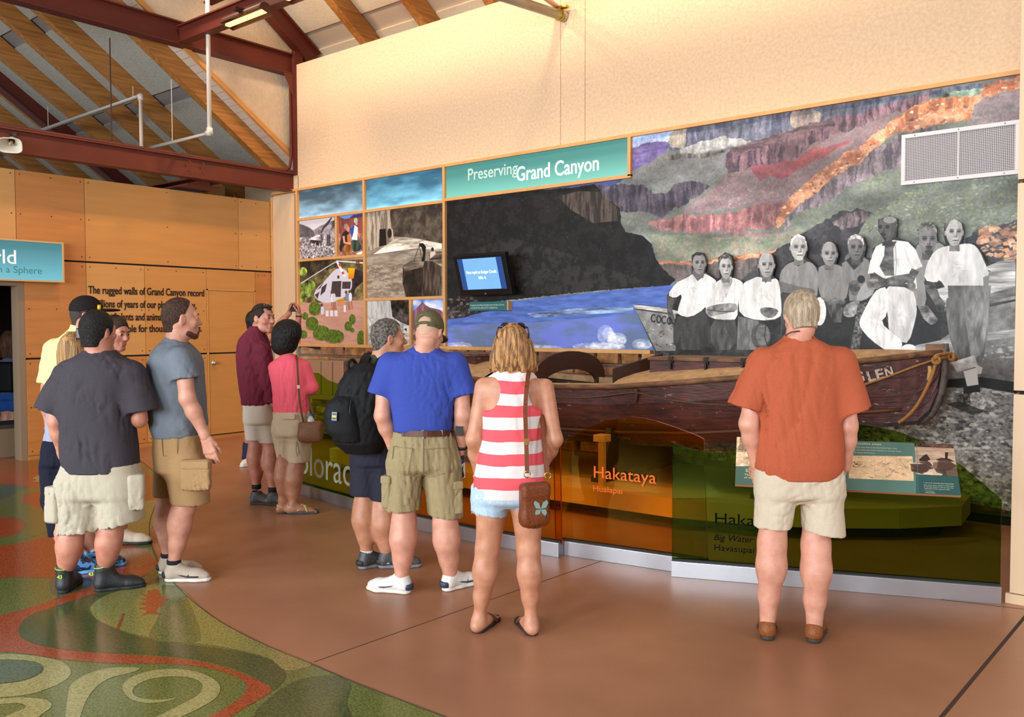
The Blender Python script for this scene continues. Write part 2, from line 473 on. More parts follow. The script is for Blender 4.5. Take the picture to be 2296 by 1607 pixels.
inlay([(300, 1290), (318, 1170), (340, 1110), (430, 1060), (540, 1038), (650, 1040), (620, 1060), (520, 1085), (450, 1130), (400, 1200), (370, 1290), (340, 1420), (240, 1420)], ter['sand'], zpix=True)
ring = [(575, 1140), (590, 1100), (660, 1065), (760, 1046), (880, 1050), (980, 1080), (1030, 1125), (1010, 1180), (920, 1235), (800, 1290), (640, 1370), (540, 1370), (700, 1285), (830, 1220), (930, 1165), (945, 1115), (890, 1085), (800, 1080), (710, 1090), (640, 1120), (620, 1150), (640, 1175), (700, 1188), (770, 1188), (830, 1180), (760, 1200), (680, 1203), (610, 1185)]
inlay(ring, ter['sand'], zpix=True)
inlay([(0, 1185), (110, 1178), (215, 1190), (240, 1220), (190, 1262), (100, 1330), (-100, 1340), (40, 1262), (120, 1225), (80, 1205), (-50, 1215), (-200, 1230), (-200, 1200)], ter['sand'], zpix=True)
inlay([(1190, 1262), (1250, 1190), (1330, 1130), (1420, 1090), (1560, 1075), (1640, 1120), (1620, 1200), (1640, 1300), (1500, 1400), (1200, 1400)], ter['darkgreen'], zpix=True)
inlay([(655, 692), (690, 698), (688, 678), (730, 672), (742, 676), (752, 700), (795, 716), (755, 730), (770, 742), (738, 758), (730, 775), (752, 790), (700, 786), (662, 796), (690, 772), (648, 762), (690, 750), (648, 740), (690, 728), (655, 716), (692, 712)], ter['orange'], zpix=True, sm=False, name='petroglyph_inlay')
inlay([(575, 782), (583, 786), (556, 862), (538, 866)], ter['rust'], zpix=True, sm=False)
inlay([(150, 155), (175, 138), (205, 140), (232, 150), (200, 156), (228, 168), (180, 160), (196, 172), (150, 168), (172, 158)], ter['sand'], zpix=True, sm=False, name='petroglyph_inlay')
# saw-cut joints in the concrete
JM = mat('joint_line', (58, 36, 26), 0.9)
joints = [((704, 1484), (1063, 1357)), ((1063, 1357), (1347, 1258)), ((2090, 1632), (2300, 1380)), ((2110, 1344), (2300, 1366)), ((300, 1185), (700, 1130))][:4]
for k, (p, q) in enumerate(joints):
    a, c = floor_at(*p), floor_at(*q); d = (c-a)/np.linalg.norm(c-a); nn = np.array([-d[1], d[0], 0])*(0.0035 if k != 2 else 0.009)
    b = MB(); b.prism([a+nn+UP*.0006, a-nn+UP*.0006, c-nn+UP*.0006, c+nn+UP*.0006][::1], (0, 0, 1), 0.004); b.build('floor_joint', JM, floor)

# ---- partition of plywood panels (left), facing +x
wl = MB()
wl.box(-0.2, -0.022, -3.55, 0.0, 0, 3.47); wl.box(-0.2, -0.022, -6.5, -3.55, 2.16, 3.47); wl.box(-0.2, -0.022, -9.5, -5.2, 0, 3.47)
wall_left = struct(wl.build('wall_left', BLACK), 'golden plywood partition wall on the left with an open doorway')
def panel(y0, y1, z0, z1, m, name='wood_panel', par=None):
    b = MB(); b.box(-0.022, 0.0, y0+0.003, y1-0.003, z0, z1); return b.build(name, m, par or wall_left, bevel=0.0015)
G = 0.011
rows = [(2.43+G, 3.48, [-9.5, -6.0, -3.62, -2.81, -0.60, 0.0], [0, 2, 1, 0, 2]),
        (1.225+G, 2.43-G, [-3.55, -2.81, -2.04, -1.13], [1, 2, 0]),
        (1.225+G, 2.43-G, [-0.33, 0.0], [1]),
        (0.05, 1.225-G, [-3.55, -2.04, -1.13], [1, 0]),
        (0.05, 1.225-G, [-0.33, 0.0], [0])]
for z0, z1, ys, ms in rows:
    for i in range(len(ys)-1): panel(ys[i], ys[i+1], z0, z1, PLY[ms[i]])
panel(-6.5, -3.55, 2.17, 2.43-G, PLY[1])
panel(-1.13, -0.33, 2.135, 2.43-G, PLY[0])
b = MB()
for z0, z1, ys, ms in rows:
    for i in range(len(ys)-1):
        for yy in (ys[i]+0.05, (ys[i]+ys[i+1])/2, ys[i+1]-0.05):
            for zz in ((z0+0.05, (z0+z1)/2, z1-0.05)):
                b.tube([(0.0, yy, zz), (0.002, yy, zz)], 0.008, 6)
tag(b.build('screw_head', mat('dark_screw', (60, 38, 22), .5, .5), wall_left), kind='stuff')
b = MB(); b.box(-0.02, 0.008, -3.55, 0.0, 0, 0.045); b.build('baseboard', PLY[1], wall_left)
b = MB(); b.box(-0.2, -0.001, -3.62, -3.55, 0, 2.16); b.box(-.2, -.001, -5.2, -3.62, 2.10, 2.16); b.build('door_jamb', mat('taupe_jamb', (138, 118, 96), .6), wall_left)
# flush door in the partition
dr = struct(thing('door_1', None, None, (0, -0.73, 0)), 'flush plywood door with a steel knob set in the partition')
b = MB(); b.box(-0.024, -0.004, -1.10, -0.355, 1.235, 2.118); b.build('upper_leaf', PLY[0], dr, bevel=.001)
b = MB(); b.box(-0.024, -0.004, -1.10, -0.355, 0.06, 1.214); b.build('lower_leaf', PLY[0], dr, bevel=.001)
b = MB(); b.box(-0.02, 0.004, -1.128, -1.108, 0.05, 2.14); b.box(-0.02, 0.004, -0.348, -0.332, 0.05, 2.14); b.box(-0.02, 0.004, -1.128, -0.332, 2.122, 2.14); b.build('door_frame', PLY[2], dr)
b = MB(); b.tube([(-0.004, -1.037, 1.09), (0.006, -1.037, 1.09), (0.007, -1.037, 1.09), (0.03, -1.037, 1.09), (0.034, -1.037, 1.09), (0.052, -1.037, 1.09), (0.062, -1.037, 1.09)], [0.034, 0.034, 0.014, 0.012, 0.028, 0.03, 0.018], 14)
b.build('door_knob', mat('satin_steel', (190, 180, 165), .3, .9), dr, smooth=True)
# wall lettering
LET = mat('black_lettering', (26, 20, 16), 0.5)
lt = thing('wall_lettering', 'black raised lettering of four lines on the golden plywood wall', 'lettering', (0, -1.97, 1.9))
for s, pxl, pxr, py in (('The rugged walls of Grand Canyon record', 198, 457.5, 662), ('billions of years of our planet\'s history,', 214, 439, 691), ('of plants and animals,', 247, 373, 720), ('and of people for thousands of years.', 212, 452, 747)):
    a = on(pxl, py, 0, 0.0); c = on(pxr, py, 0, 0.0)
    z = on(330, {662: 661, 691: 690, 720: 718, 747: 744}[py], 0, 0)[2]
    text('text_line', s, (0.001, a[1], z), (0, 1, 0), (0, 0, 1), 0.138, LET, lt, depth=0.006, bold=0.012, width=c[1]-a[1])
# overhead sign by the doorway
BL = mat('sign_frame_maple', (206, 170, 122), .4)
sg = thing('overhead_sign', 'blue backlit box sign over the dark doorway', 'sign', (0.08, -4.1, 2.16))
b = MB(); b.box(0.002, 0.16, -5.6, -3.145, 2.15, 2.17); b.box(0.002, 0.16, -5.6, -3.145, 2.62, 2.64); b.box(0.002, 0.16, -3.165, -3.145, 2.17, 2.62); b.build('frame', BL, sg)
def grad_emit(name, top, bot, z0, z1, strength, power=2.0, vary=None):
    m = bpy.data.materials.new(name); m.use_nodes = True; nt = m.node_tree; n = nt.nodes; L = nt.links; b = n['Principled BSDF']
    g = n.new('ShaderNodeNewGeometry'); s = n.new('ShaderNodeSeparateXYZ'); mr = n.new('ShaderNodeMapRange'); rp = n.new('ShaderNodeValToRGB')
    mr.inputs[1].default_value = z0; mr.inputs[2].default_value = z1
    rp.color_ramp.elements[0].color = (*lin(bot), 1); rp.color_ramp.elements[1].color = (*lin(top), 1); rp.color_ramp.interpolation = 'B_SPLINE'
    rp.color_ramp.elements[1].position = 0.75
    L.new(g.outputs['Position'], s.inputs[0]); L.new(s.outputs[2], mr.inputs[0]); L.new(mr.outputs[0], rp.inputs[0])
    b.inputs['Base Color'].default_value = (0.05, 0.12, 0.12, 1); b.inputs['Roughness'].default_value = 0.3
    L.new(rp.outputs[0], b.inputs['Emission Color']); b.inputs['Emission Strength'].default_value = strength
    return m
b = MB(); b.box(0.1, 0.15, -5.6, -3.165, 2.17, 2.62); b.build('lit_face', grad_emit('blue_backlit', (40, 112, 128), (120, 200, 220), 2.17, 2.62, 0.85), sg)
WHT = mat('white_lettering', (240, 240, 236), .5, emit=0.35)
a = on(24, 590, 0, 0.152)
text('lettering', 'World', (0.152, -3.675, 2.35), (0, 1, 0), (0, 0, 1), 0.235, WHT, sg, depth=0.003, bold=0.0, align='RIGHT')
text('subtitle', 'on a Sphere', (0.152, -3.40, 2.245), (0, 1, 0), (0, 0, 1), 0.115, mat('dim_lettering', (62, 128, 140), .5, emit=.2), sg, depth=0.002, align='RIGHT')

# ---- dark room beyond the doorway
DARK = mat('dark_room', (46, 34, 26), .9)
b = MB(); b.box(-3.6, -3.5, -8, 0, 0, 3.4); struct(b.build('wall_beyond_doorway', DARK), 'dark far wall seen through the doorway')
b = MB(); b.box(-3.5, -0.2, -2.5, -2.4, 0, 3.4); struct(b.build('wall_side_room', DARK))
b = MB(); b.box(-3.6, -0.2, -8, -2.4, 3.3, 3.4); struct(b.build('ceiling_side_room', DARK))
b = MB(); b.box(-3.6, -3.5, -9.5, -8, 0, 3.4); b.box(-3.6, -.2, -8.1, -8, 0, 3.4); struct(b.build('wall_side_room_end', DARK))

# ---- stone wall under the murals, then plaster wall above
b = MB(); b.box(-0.3, 13.5, 0.0, 0.3, 0, 1.34)
mortar = mat('grey_mortar', (112, 106, 100), .95, vary=.12, vscale=20, bump=.4, bscale=50)
wall_stone = struct(b.build('wall_mural_base', mortar), 'sandstone block wall below the mural panels')
SM = [mat('sandstone_%d' % i, c, .9, col2=c2, vscale=9, bump=1.2, bscale=22, detail=6) for i, (c, c2) in enumerate(
    [((196, 138, 80), (118, 78, 46)), ((176, 120, 82), (122, 84, 62)), ((206, 158, 100), (150, 96, 54)), ((160, 104, 74), (96, 66, 52)), ((188, 150, 112), (132, 96, 70))])]
def stone(x0, x1, z0, z1, k):
    d = random.uniform(0.025, 0.06); c = 0.014
    j = lambda s: random.uniform(-s, s)
    v = [(x0+j(.004), 0.001, z0+j(.004)), (x1+j(.004), 0.001, z0+j(.004)), (x1+j(.004), 0.001, z1+j(.004)), (x0+j(.004), 0.001, z1+j(.004)),
         (x0+c+j(.006), -d+j(.01), z0+c+j(.006)), (x1-c+j(.006), -d+j(.01), z0+c+j(.006)), (x1-c+j(.006), -d+j(.01), z1-c+j(.006)), (x0+c+j(.006), -d+j(.01), z1-c+j(.006)),
         ((x0+x1)/2+j(.05), -d-0.008+j(.008), (z0+z1)/2+j(.01))]
    f = [(0, 1, 5, 4), (1, 2, 6, 5), (2, 3, 7, 6), (3, 0, 4, 7), (4, 5, 8), (5, 6, 8), (6, 7, 8), (7, 4, 8)]
    b = MB(); b.add(v, f); b.build('stone', SM[k], wall_stone)
z = 1.325; n_st = 0
while z > 0.15:
    h = random.choice((0.09, 0.11, 0.13, 0.15)); x = 0.62+random.uniform(-.1, .1)
    while x < 10.35:
        w = random.uniform(0.2, 0.52); n_st += 1
        if not (x > 6.9 and x+w < 9.75): stone(x, min(x+w, 10.4), z-h, z, random.randrange(5))
        x += w+0.016
    z -= h+0.016
b = MB(); b.box(0.0, 10.5, -0.05, 0.0, 0, z-0.01); struct(b.build('baseboard_mural', BLACK))
# plaster wall above
XJ = [on(1257, 150, 1, 0)[0], on(1312, 150, 1, 0)[0]]
b = MB(); b.box(0.62, XJ[0]-.003, 0.0, 0.25, 3.58, 5.42); b.box(0.50, 0.63, 0.0, 0.25, 3.58, 3.82)
wall_up = struct(b.build('wall_mural_upper', PLASTER), 'tall cream plaster wall above the mural')
b = MB(); b.box(XJ[0]+.003, XJ[1]-.003, 0.0, 0.25, 3.58, 7.4); b.build('plaster_panel', PLASTER, wall_up)
b = MB(); b.box(XJ[1]+.003, 14.5, 0.0, 0.25, 3.58, 7.4); b.build('plaster_panel', PLASTER, wall_up)
b = MB(); b.box(0.0, 14.5, 0.02, 0.3, 1.34, 3.60); struct(b.build('wall_mural_core', PLYW))
# pale plywood return to the left of the frames
b = MB(); b.box(0.012, 0.57, -0.035, 0.0, 0.0, 3.55); struct(b.build('wall_corner_panel', PLYW), 'pale plywood strip between the golden wall and the picture frames')
b = MB(); b.box(0.014, 0.05, -0.05, -0.035, 0.0, 3.55); struct(b.build('trim_1', FRAME))
# right hand plywood pier (in front of the mural's right end)
pr = MB(); pr.box(10.235, 14.0, -2.2, -2.0, 0, 4.6)
wall_right = struct(pr.build('wall_right_pier', BLACK), 'pale plywood pier at the right edge of the picture')
for z0, z1 in ((0.06, 1.214), (1.237, 2.42), (2.443, 3.63), (3.65, 4.6)):
    b = MB(); b.box(10.21, 14.0, -2.222, -2.2, z0, z1); b.box(10.21, 10.235, -2.2, -1.7, z0, z1); b.build('wood_panel', PLYW, wall_right)
b = MB(); b.box(10.19, 14, -2.235, -2.2, 0, 0.055); b.build('baseboard', PLYW, wall_right)
# back wall behind the visitors, with windows: never in view but seen in the glass
b = MB()
for z0, z1 in ((0, 1.3), (4.1, 8)): b.box(-5, 20, -14.2, -14, z0, z1)
for x0, x1 in ((-5, -.3), (2.3, 3.3), (5.9, 6.9), (9.5, 10.5), (13.1, 20)): b.box(x0, x1, -14.2, -14, 1.3, 4.1)
struct(b.build('wall_back', PLASTER))
for k, xc in enumerate((4.6, 8.2, 11.8, 1.0)):  # last one is added, to go with the extra light on the left
    w = struct(thing('window_%d' % (k+1+(k == 3)), None, None, (xc, -14, 1.3)))
    b = MB()
    for xx in (-1.3, -0.43, 0.43, 1.3): b.box(xc+xx-.03, xc+xx+.03, -14.05, -13.98, 1.3, 4.1)
    for zz in (1.3, 2.7, 4.07): b.box(xc-1.3, xc+1.3, -14.05, -13.98, zz, zz+.05)
    b.build('window_frame', ALU, w)

# ---- roof
S = -0.6962
def zr(y, z0=4.11): return z0+S*(y-0.0)
roofL = struct(thing('ceiling_lower', None, None, (-2, 0, 4.1)), 'lower sloping ceiling of grey wood-wool panels between timber rafters')
def slope_slab(x0, x1, ya, yb, z0, off, t, m, name, par):
    b = MB(); n = np.array((0, -S, 1.0)); n /= np.linalg.norm(n); n = -n  # facing down
    P = [(x0, ya, zr(ya, z0)), (x1, ya, zr(ya, z0)), (x1, yb, zr(yb, z0)), (x0, yb, zr(yb, z0))]
    P = [np.array(p)+n*off for p in P]
    b.prism(P, n, t); return b.build(name, m, par)
slope_slab(-9, 0.40, -7.0, 0.9, 4.11, -0.03, 0.1, GREYMET, 'roof_deck', roofL)
# panels with a metal band left open between them
def panels(x0, x1, ys, z0, par, m=TECTUM):
    for (ya, yb) in ys: slope_slab(x0, x1, ya, yb, z0, 0.0, 0.03, m, 'ceiling_panel', par)
RAF_L = [-7.1, -6.1, -5.1, -4.1, -3.02, -1.96, -1.11]
bands = [(-6.3, -5.2), (-5.02, -3.78), (-3.60, -2.62), (-2.42, -1.29), (-1.10, 0.85)]
xs = RAF_L+[0.22]
for i in range(len(xs)-1):
    panels(xs[i]+0.005, xs[i+1]-0.16, bands, 4.11, roofL)
# short light blocks beside the plaster gable
yy = -4.6
while yy < 0.15:
    slope_slab(0.225, 0.415, yy, yy+0.095, 4.11, 0.012, 0.03, mat('pale_block', (206, 190, 174), .8), 'block_strip', roofL); yy += 0.101
def rafter(x1, w, dep, ya, yb, z0, par, m=TIMBER, name='rafter'):
    b = MB(); n = np.array((0, -S, 1.0)); n /= np.linalg.norm(n)
    P = [np.array((x, y, zr(y, z0))) for x, y in ((x1-w, ya), (x1, ya), (x1, yb), (x1-w, yb))]
    b.prism(P, n, 0); b.v = []; b.f = []; b.mi = []
    A = P; B = [p-n*dep for p in P]
    b.add(A+B, [(0, 1, 2, 3), (7, 6, 5, 4), (0, 4, 5, 1), (1, 5, 6, 2), (2, 6, 7, 3), (3, 7, 4, 0)])
    return b.build(name, m, par)
for x in xs: rafter(x, 0.14, 0.24, -6.5, 0.9, 4.11, roofL)
rafter(0.47, 0.05, 0.055, -5, 0.25, 4.175, roofL, TIMBER_L, 'timber_trim')
roofU = struct(thing('ceiling_upper', None, None, (5, 0, 6.0)), 'upper sloping ceiling of cream panels and timber rafters')
slope_slab(0.40, 14.5, -7.5, 1.6, 6.0, -0.03, 0.1, mat('pale_metal_band', (206, 192, 176), .6), 'roof_deck', roofU)
xu = [1.88, 3.05, 4.2, 5.4, 6.6, 7.8, 9.0, 10.2, 11.4]
TECU = mat('cream_panel', (228, 212, 186), .95, vary=.05, vscale=40, bump=.6, bscale=110)
prev = 0.42
for x in xu:
    panels(prev+.005, x-0.145, [(-6.0, -4.9), (-4.7, -3.6), (-3.4, -2.3), (-2.1, -1.0), (-0.8, 0.14), (0.40, 1.55)], 6.0, roofU, TECU); prev = x
for x in xu: rafter(x, 0.14, 0.24, -7, 1.6, 6.0, roofU)
# plaster gable between the two roofs
b = MB(); x = 0.42
b.prism([(x, -6.5, zr(-6.5)), (x, 0.26, zr(0.26)), (x, 0.26, zr(0.26, 6.0)), (x, -6.5, zr(-6.5, 6.0))], (1, 0, 0), 0.12)
struct(b.build('wall_gable', mat('gable_plaster', (222, 200, 170), .9, vary=.04, vscale=12, bump=.7, bscale=28)), 'cream plaster gable between the lower and upper ceilings')
b = MB(); b.box(-1.9, 0.45, 0.26, 0.4, 3.0, 4.2); struct(b.build('wall_beyond_partition', PLASTER))
# ---- steel frame
sf = thing('steel_frame', 'rust red steel frame of beams, column and sloping rafter', 'frame', (0.55, 0, 3.5))
def ibeam(a, c, w, h, name, up=(0, 0, 1), t=0.02, par=sf):
    a, c = np.array(a, float), np.array(c, float); d = (c-a)/np.linalg.norm(c-a); u = np.array(up, float); u -= d*(u@d); u /= np.linalg.norm(u)
    b = MB(); b.bar(a, c, w*0.35, h-2*t, up); b.bar(a+u*(h-t)/2, c+u*(h-t)/2, w, t, up); b.bar(a-u*(h-t)/2, c-u*(h-t)/2, w, t, up)
    return b.build(name, STEEL, par)
ibeam((0.49, -8.5, 3.70), (0.49, -0.005, 3.72), 0.16, 0.27, 'lower_beam')
ibeam((0.5, -8.5, 5.42), (0.5, -0.01, 5.43), 0.17, 0.30, 'upper_beam')
b = MB(); b.box(0.545, 0.615, -0.03, 0.12, 3.82, 5.62); b.build('column', STEEL, sf)
b = MB(); b.prism([(0.60, -0.03, 5.27), (0.60, -0.20, 5.27), (0.60, -0.03, 4.93)], (1, 0, 0), 0.02); b.build('gusset', STEEL, sf)
ibeam((0.58, -4.0, 5.82-S*4.0), (0.58, 0.35, 5.82+S*0.35), 0.15, 0.26, 'sloping_rafter')
PY = on(400, 70, 0, 0.5)[1]
for k in range(2):
    ibeam((0.56, PY-.0, 5.40), (9.0, PY-.0, 5.40), 0.13, 0.22, 'cross_beam') if k == 0 else ibeam((1.0, PY+.12, 5.78), (9.0, PY+.12, 5.78), 0.12, 0.1, 'upper_cross_beam')
for yy in (-1.7, -1.5):
    for zz in (3.66, 3.78): b = MB(); b.tube([(0.57, yy, zz), (0.585, yy, zz)], 0.017, 6); b.build('bolt', STEEL, sf)
ibeam((0.35, -1.35, 3.56), (-6, -1.35, 3.56), 0.5, 0.09, 'side_beam')
ibeam((-4.05, -4.5, 4.0-S*4.5), (-4.05, 0.6, 4.0+S*0.6), 0.2, 0.3, 'valley_beam')
b = MB(); b.tube([(0.43, -8, 3.885), (0.43, -0.25, 3.885), (0.47, -0.1, 3.89), (0.50, -0.05, 3.95), (0.53, -0.045, 4.1), (0.53, -0.045, 5.2)], 0.022, 8)
tag(b.build('conduit', STEEL, smooth=True), 'thin rust red conduit running along the lower steel beam', 'pipe')
# hanger rods
HM = mat('hanger_rod', (66, 34, 28), .6)
for (x, y, zt) in ((-0.2, -2.3, 5.5),):
    p = on(246, 85, 0, 0.2); q = on(243, 330, 0, 0.2); b = MB(); b.tube([p, (p[0], p[1], 3.9)], 0.009, 6); tag(b.build('hanger_rod', HM), 'thin dark rod hanging from a timber rafter', 'rod')
# white sprinkler pipes
def pipe_run(pts, r, label, fits=()):
    t = thing('sprinkler_pipe', label, 'pipe', pts[0]); b = MB(); b.tube(pts, r, 12); b.build('pipe', PIPE, t, smooth=True)
    for f in fits:
        b = MB(); p = np.array(pts[f], float)
        for q in (pts[f-1], pts[(f+1) % len(pts)]):
            d = np.array(q, float)-p; d /= np.linalg.norm(d); b.tube([p-d*.02, p+d*.06], r*1.35, 12)
        b.build('elbow', PIPE, t, smooth=True)
    return t
ya = -1.75
p1 = on(468, 40, 1, ya); p2 = on(468, 298, 1, ya)
xx = (p1[0]+p2[0])/2; zz = p2[2]
pipe_run([(xx, ya, 7.1), (xx, ya, zz), (-0.35, ya, zz)], 0.028, 'white sprinkler pipe dropping in front of the steel frame', (1,))
q1 = on(315, 215, 1, -1.9); q2 = on(315, 325, 1, -1.9)
pipe_run([(q1[0], -1.9, 3.75), (q1[0], -1.9, q1[2]), (-5, -1.9, q1[2]-0.02)], 0.026, 'grey white sprinkler pipe with an elbow below the rafters', (1,))
for px, py, y, zt in ((384, 178, ya, 5.25), (298, 193, -1.9, 5.35), (107, 238, -1.9, 5.4)):
    p = on(px, py, 1, y); b = MB(); b.tube([(p[0], y, p[2]), (p[0], y, (zz if px == 384 else q1[2]))], 0.005, 6)
    tag(b.build('pipe_hanger', PIPE), 'thin %s hanger holding a sprinkler pipe' % {384: 'long white', 298: 'short pale', 107: 'faint grey'}[px], 'hanger')
# window and post beyond the partition, under the roof
wv = struct(thing('window_4', None, None, (-2.2, .25, 3.5)))
a = on(390, 435, 1, 0.24); c = on(472, 405, 1, 0.24)
b = MB(); b.box(a[0], c[0], 0.22, 0.24, 3.3, 4.0); b.build('window_pane', mat('bright_pane', (150, 156, 170), .3, emit=0.55, col2=(90, 88, 92), vscale=6, vstretch=(12, 1, .2)), wv)
b = MB(); b.box(a[0]-.1, a[0], 0.18, 0.24, 3.3, 4.1); b.box(c[0], c[0]+.08, 0.18, 0.24, 3.3, 4.1); b.build('window_frame', TIMBER_L, wv)
b = MB(); a2 = on(480, 435, 1, 0.22); c2 = on(519, 435, 1, 0.22); b.box(a2[0], c2[0], 0.1, 0.24, 3.3, 4.1); b.build('post', TIMBER, wv)
# lamps under the cross beam
LAMPG = mat('lamp_glow', (255, 206, 110), .4, emit=3)
SH = mat('lamp_shade_brown', (74, 34, 28), .45)
def washer(px0, py0, px1, py1, label):
    yy = PY-0.2
    a = on(px0, py0, 1, yy); c = on(px1, py1, 1, yy); zc = (a[2]+c[2])/2-0.0
    t = thing('wall_washer_light', label, 'light', ((a[0]+c[0])/2, yy, zc)); n = 10
    for nm, mm in (('shade', SH),):
        b = MB(); r = 0.10; vs = []; fs = []
        for x in (a[0], c[0]):
            for k in range(n+1):
                th = PI*0.05+PI*1.05*k/n; vs.append((x, yy-r*math.cos(th)*0.9, zc+r*math.sin(th)))
        for k in range(n): fs.append((k, k+1, n+1+k+1, n+1+k))
        fs += [tuple(range(n+1)), tuple(range(2*n+1, n, -1))]
        b.add(vs, fs); b.build('lamp_shade', mm, t)
    b = MB(); b.box(a[0]+.02, c[0]-.02, yy-.03, yy+.03, zc-.008, zc+.02); b.build('lamp_tube', LAMPG, t)
    b = MB(); b.box((a[0]+c[0])/2-.03, (a[0]+c[0])/2+.03, yy-.15, yy, zc+.06, zc+.1); b.build('bracket', SH, t)
washer(508, 52, 596, 32, 'brown half-round lamp glowing under the steel cross beam, nearest the column')
washer(640, -6, 716, -24, 'brown half-round lamp cut off by the top edge of the picture')
# grey duct pipe with brass clamp at the plaster wall
e = on(1262, 36, 1, -0.03); s = on(1140, -4, 1, -1.1)
t = thing('conduit_pipe', 'grey pipe with a brass clamp meeting the plaster wall high up', 'pipe', e)
b = MB(); b.tube([s+(s-e)*1.0, e], 0.052, 14); b.build('pipe', mat('grey_conduit', (150, 144, 130), .35, .3), t, smooth=True)
d = (e-s)/np.linalg.norm(e-s)
b = MB(); b.tube([e-d*.05, e+d*.028, e+d*.05], [.062, .062, .04], 14); b.build('end_cap', mat('grey_cap', (170, 160, 140), .4), t, smooth=True)
b = MB(); b.tube([e-d*.09, e-d*.07], .066, 14); b.obox(e-d*.05+UP*.08, (0.09, 0, 0), (0, .03, 0), (0, 0, .012)); b.build('clamp', mat('brass', (190, 160, 50), .3, .9), t, smooth=False)
e2 = on(1250, 16, 1, -0.04); s2 = on(1225, -3, 1, -.4)
b = MB(); b.tube([s2+(s2-e2)*2, e2], 0.03, 10); tag(b.build('pink_conduit', mat('pink_pipe', (226, 190, 172), .4), smooth=True), 'short pale pink pipe beside the grey pipe on the plaster wall', 'pipe')
# horn loudspeaker on the lower beam
hc = on(24, 322, 0, 0.66)
hs = thing('horn_loudspeaker', 'white horn loudspeaker fixed to the lower steel beam', 'loudspeaker', hc)
ax = np.array([0.75, -0.42, -0.5]); ax /= np.linalg.norm(ax); rt = np.cross(ax, UP); rt /= np.linalg.norm(rt); uu = np.cross(rt, ax)
b = MB(); rings = []; n = 24
for (t_, w_, h_, e_) in ((-0.16, .035, .035, 2), (-0.10, .045, .042, 2), (-0.03, .075, .06, 2.6), (0.04, .115, .085, 3.4), (0.06, .122, .09, 3.6), (0.058, .112, .08, 3.6), (0.03, .095, .068, 3.2), (-.03, .06, .045, 2.4), (-.09, .03, .03, 2)):
    for k in range(n):
        th = 2*PI*k/n; cx = math.copysign(abs(math.cos(th))**(2/e_), math.cos(th)); sy = math.copysign(abs(math.sin(th))**(2/e_), math.sin(th))
        rings.append(hc+ax*t_+rt*w_*cx+uu*h_*sy)
b.add(rings, [(i*n+j, i*n+(j+1) % n, (i+1)*n+(j+1) % n, (i+1)*n+j) for i in range(8) for j in range(n)])
b.build('horn', mat('ivory_plastic', (216, 208, 190), .4), hs, smooth=True)
b = MB(); b.tube([hc-ax*.09, hc+ax*.02], 0.018, 12); b.build('phase_plug', mat('tan_plastic', (170, 140, 110), .5), hs, smooth=True)
b = MB(); b.tube([hc-ax*.2, hc-ax*.12], 0.045, 12); b.obox(hc-ax*.17+UP*.03, (.05, 0, 0), (0, .02, 0), (0, 0, .03)); b.build('driver', mat('dark_driver', (54, 44, 44), .5), hs)
# ================================================================== PRINTED MURAL
YP = -0.02
def mp(px, py):
    p = on(px, py, 1, YP); return p[0], p[2]
def z5(pts): return [(1400+x*.4045, 150+y*.4045) for x, y in pts]
X3, X4, XR = on(995, 600, 1, -.06)[0], on(1410, 350, 1, -.06)[0], 9.87
ZT, ZB = 3.585, 1.35
C = Canvas(X3, XR, ZB-.02, ZT+.02, 285, mp, (112, 116, 112))
C.poly([(990, 130), (2300, 130), (2300, 800), (990, 800)], (116, 120, 112), 'rock', .16, col2=(92, 98, 94))
C.poly(z5([(40, 380), (290, 340), (245, 420), (240, 470), (40, 460)]), (150, 180, 240), grad=(222, 226, 246))
C.poly(z5([(40, 452), (100, 425), (150, 418), (200, 408), (245, 410), (245, 470), (160, 530), (40, 590)]), (122, 108, 160), 'strata', .16, col2=(84, 72, 130), wob=.6)
C.poly(z5([(-340, 655), (-200, 600), (-90, 560), (40, 530), (40, 620), (-150, 700), (-300, 760), (-420, 700)]), (70, 82, 130), 'rock', .2, col2=(50, 60, 100))
C.poly(z5([(40, 575), (160, 520), (245, 455), (480, 430), (700, 410), (640, 470), (560, 500), (560, 590), (300, 680), (0, 660), (-100, 700)]), (128, 130, 128), 'rock', .14, col2=(98, 102, 106))
C.poly(z5([(245, 400), (260, 365), (300, 335), (920, 240), (1250, 200), (1700, 130), (1995, 80), (1995, 150), (1600, 205), (1150, 295), (700, 415), (480, 400), (330, 460), (245, 465)]), (104, 106, 120), 'vert', .3, col2=(62, 66, 84), wob=.6)
C.poly(z5([(245, 370), (300, 345), (345, 345), (330, 450), (250, 440)]), (176, 166, 150), 'vert', .2, col2=(130, 124, 116))
C.poly(z5([(920, 250), (1040, 235), (1110, 260), (1080, 300), (940, 340), (920, 320)]), (164, 148, 138), 'vert', .25, col2=(110, 100, 100))
C.poly(z5([(300, 455), (400, 420), (560, 385), (660, 400), (700, 420), (560, 450), (420, 468), (310, 475)]), (168, 168, 166), 'vert', .2, col2=(120, 122, 124))
C.poly(z5([(205, 500), (300, 480), (480, 470), (680, 440), (560, 470), (430, 500), (320, 505), (210, 520)]), (92, 88, 84), 'vert', .2, wob=.5)
RB = [(560, 500), (600, 450), (700, 418), (900, 350), (1150, 285), (1420, 225), (1560, 175), (1700, 140), (1660, 210), (1540, 250), (1450, 262), (1250, 350), (1050, 420), (950, 520), (840, 545), (700, 560), (600, 575), (560, 590)]
C.poly(z5(RB), (124, 96, 104), 'vert', .35, col2=(64, 50, 62), wob=.8)
C.poly(z5([(600, 450), (700, 418), (900, 350), (1150, 285), (1160, 320), (900, 390), (700, 470), (610, 490)]), (112, 88, 92), 'strata', .3, col2=(70, 56, 62))
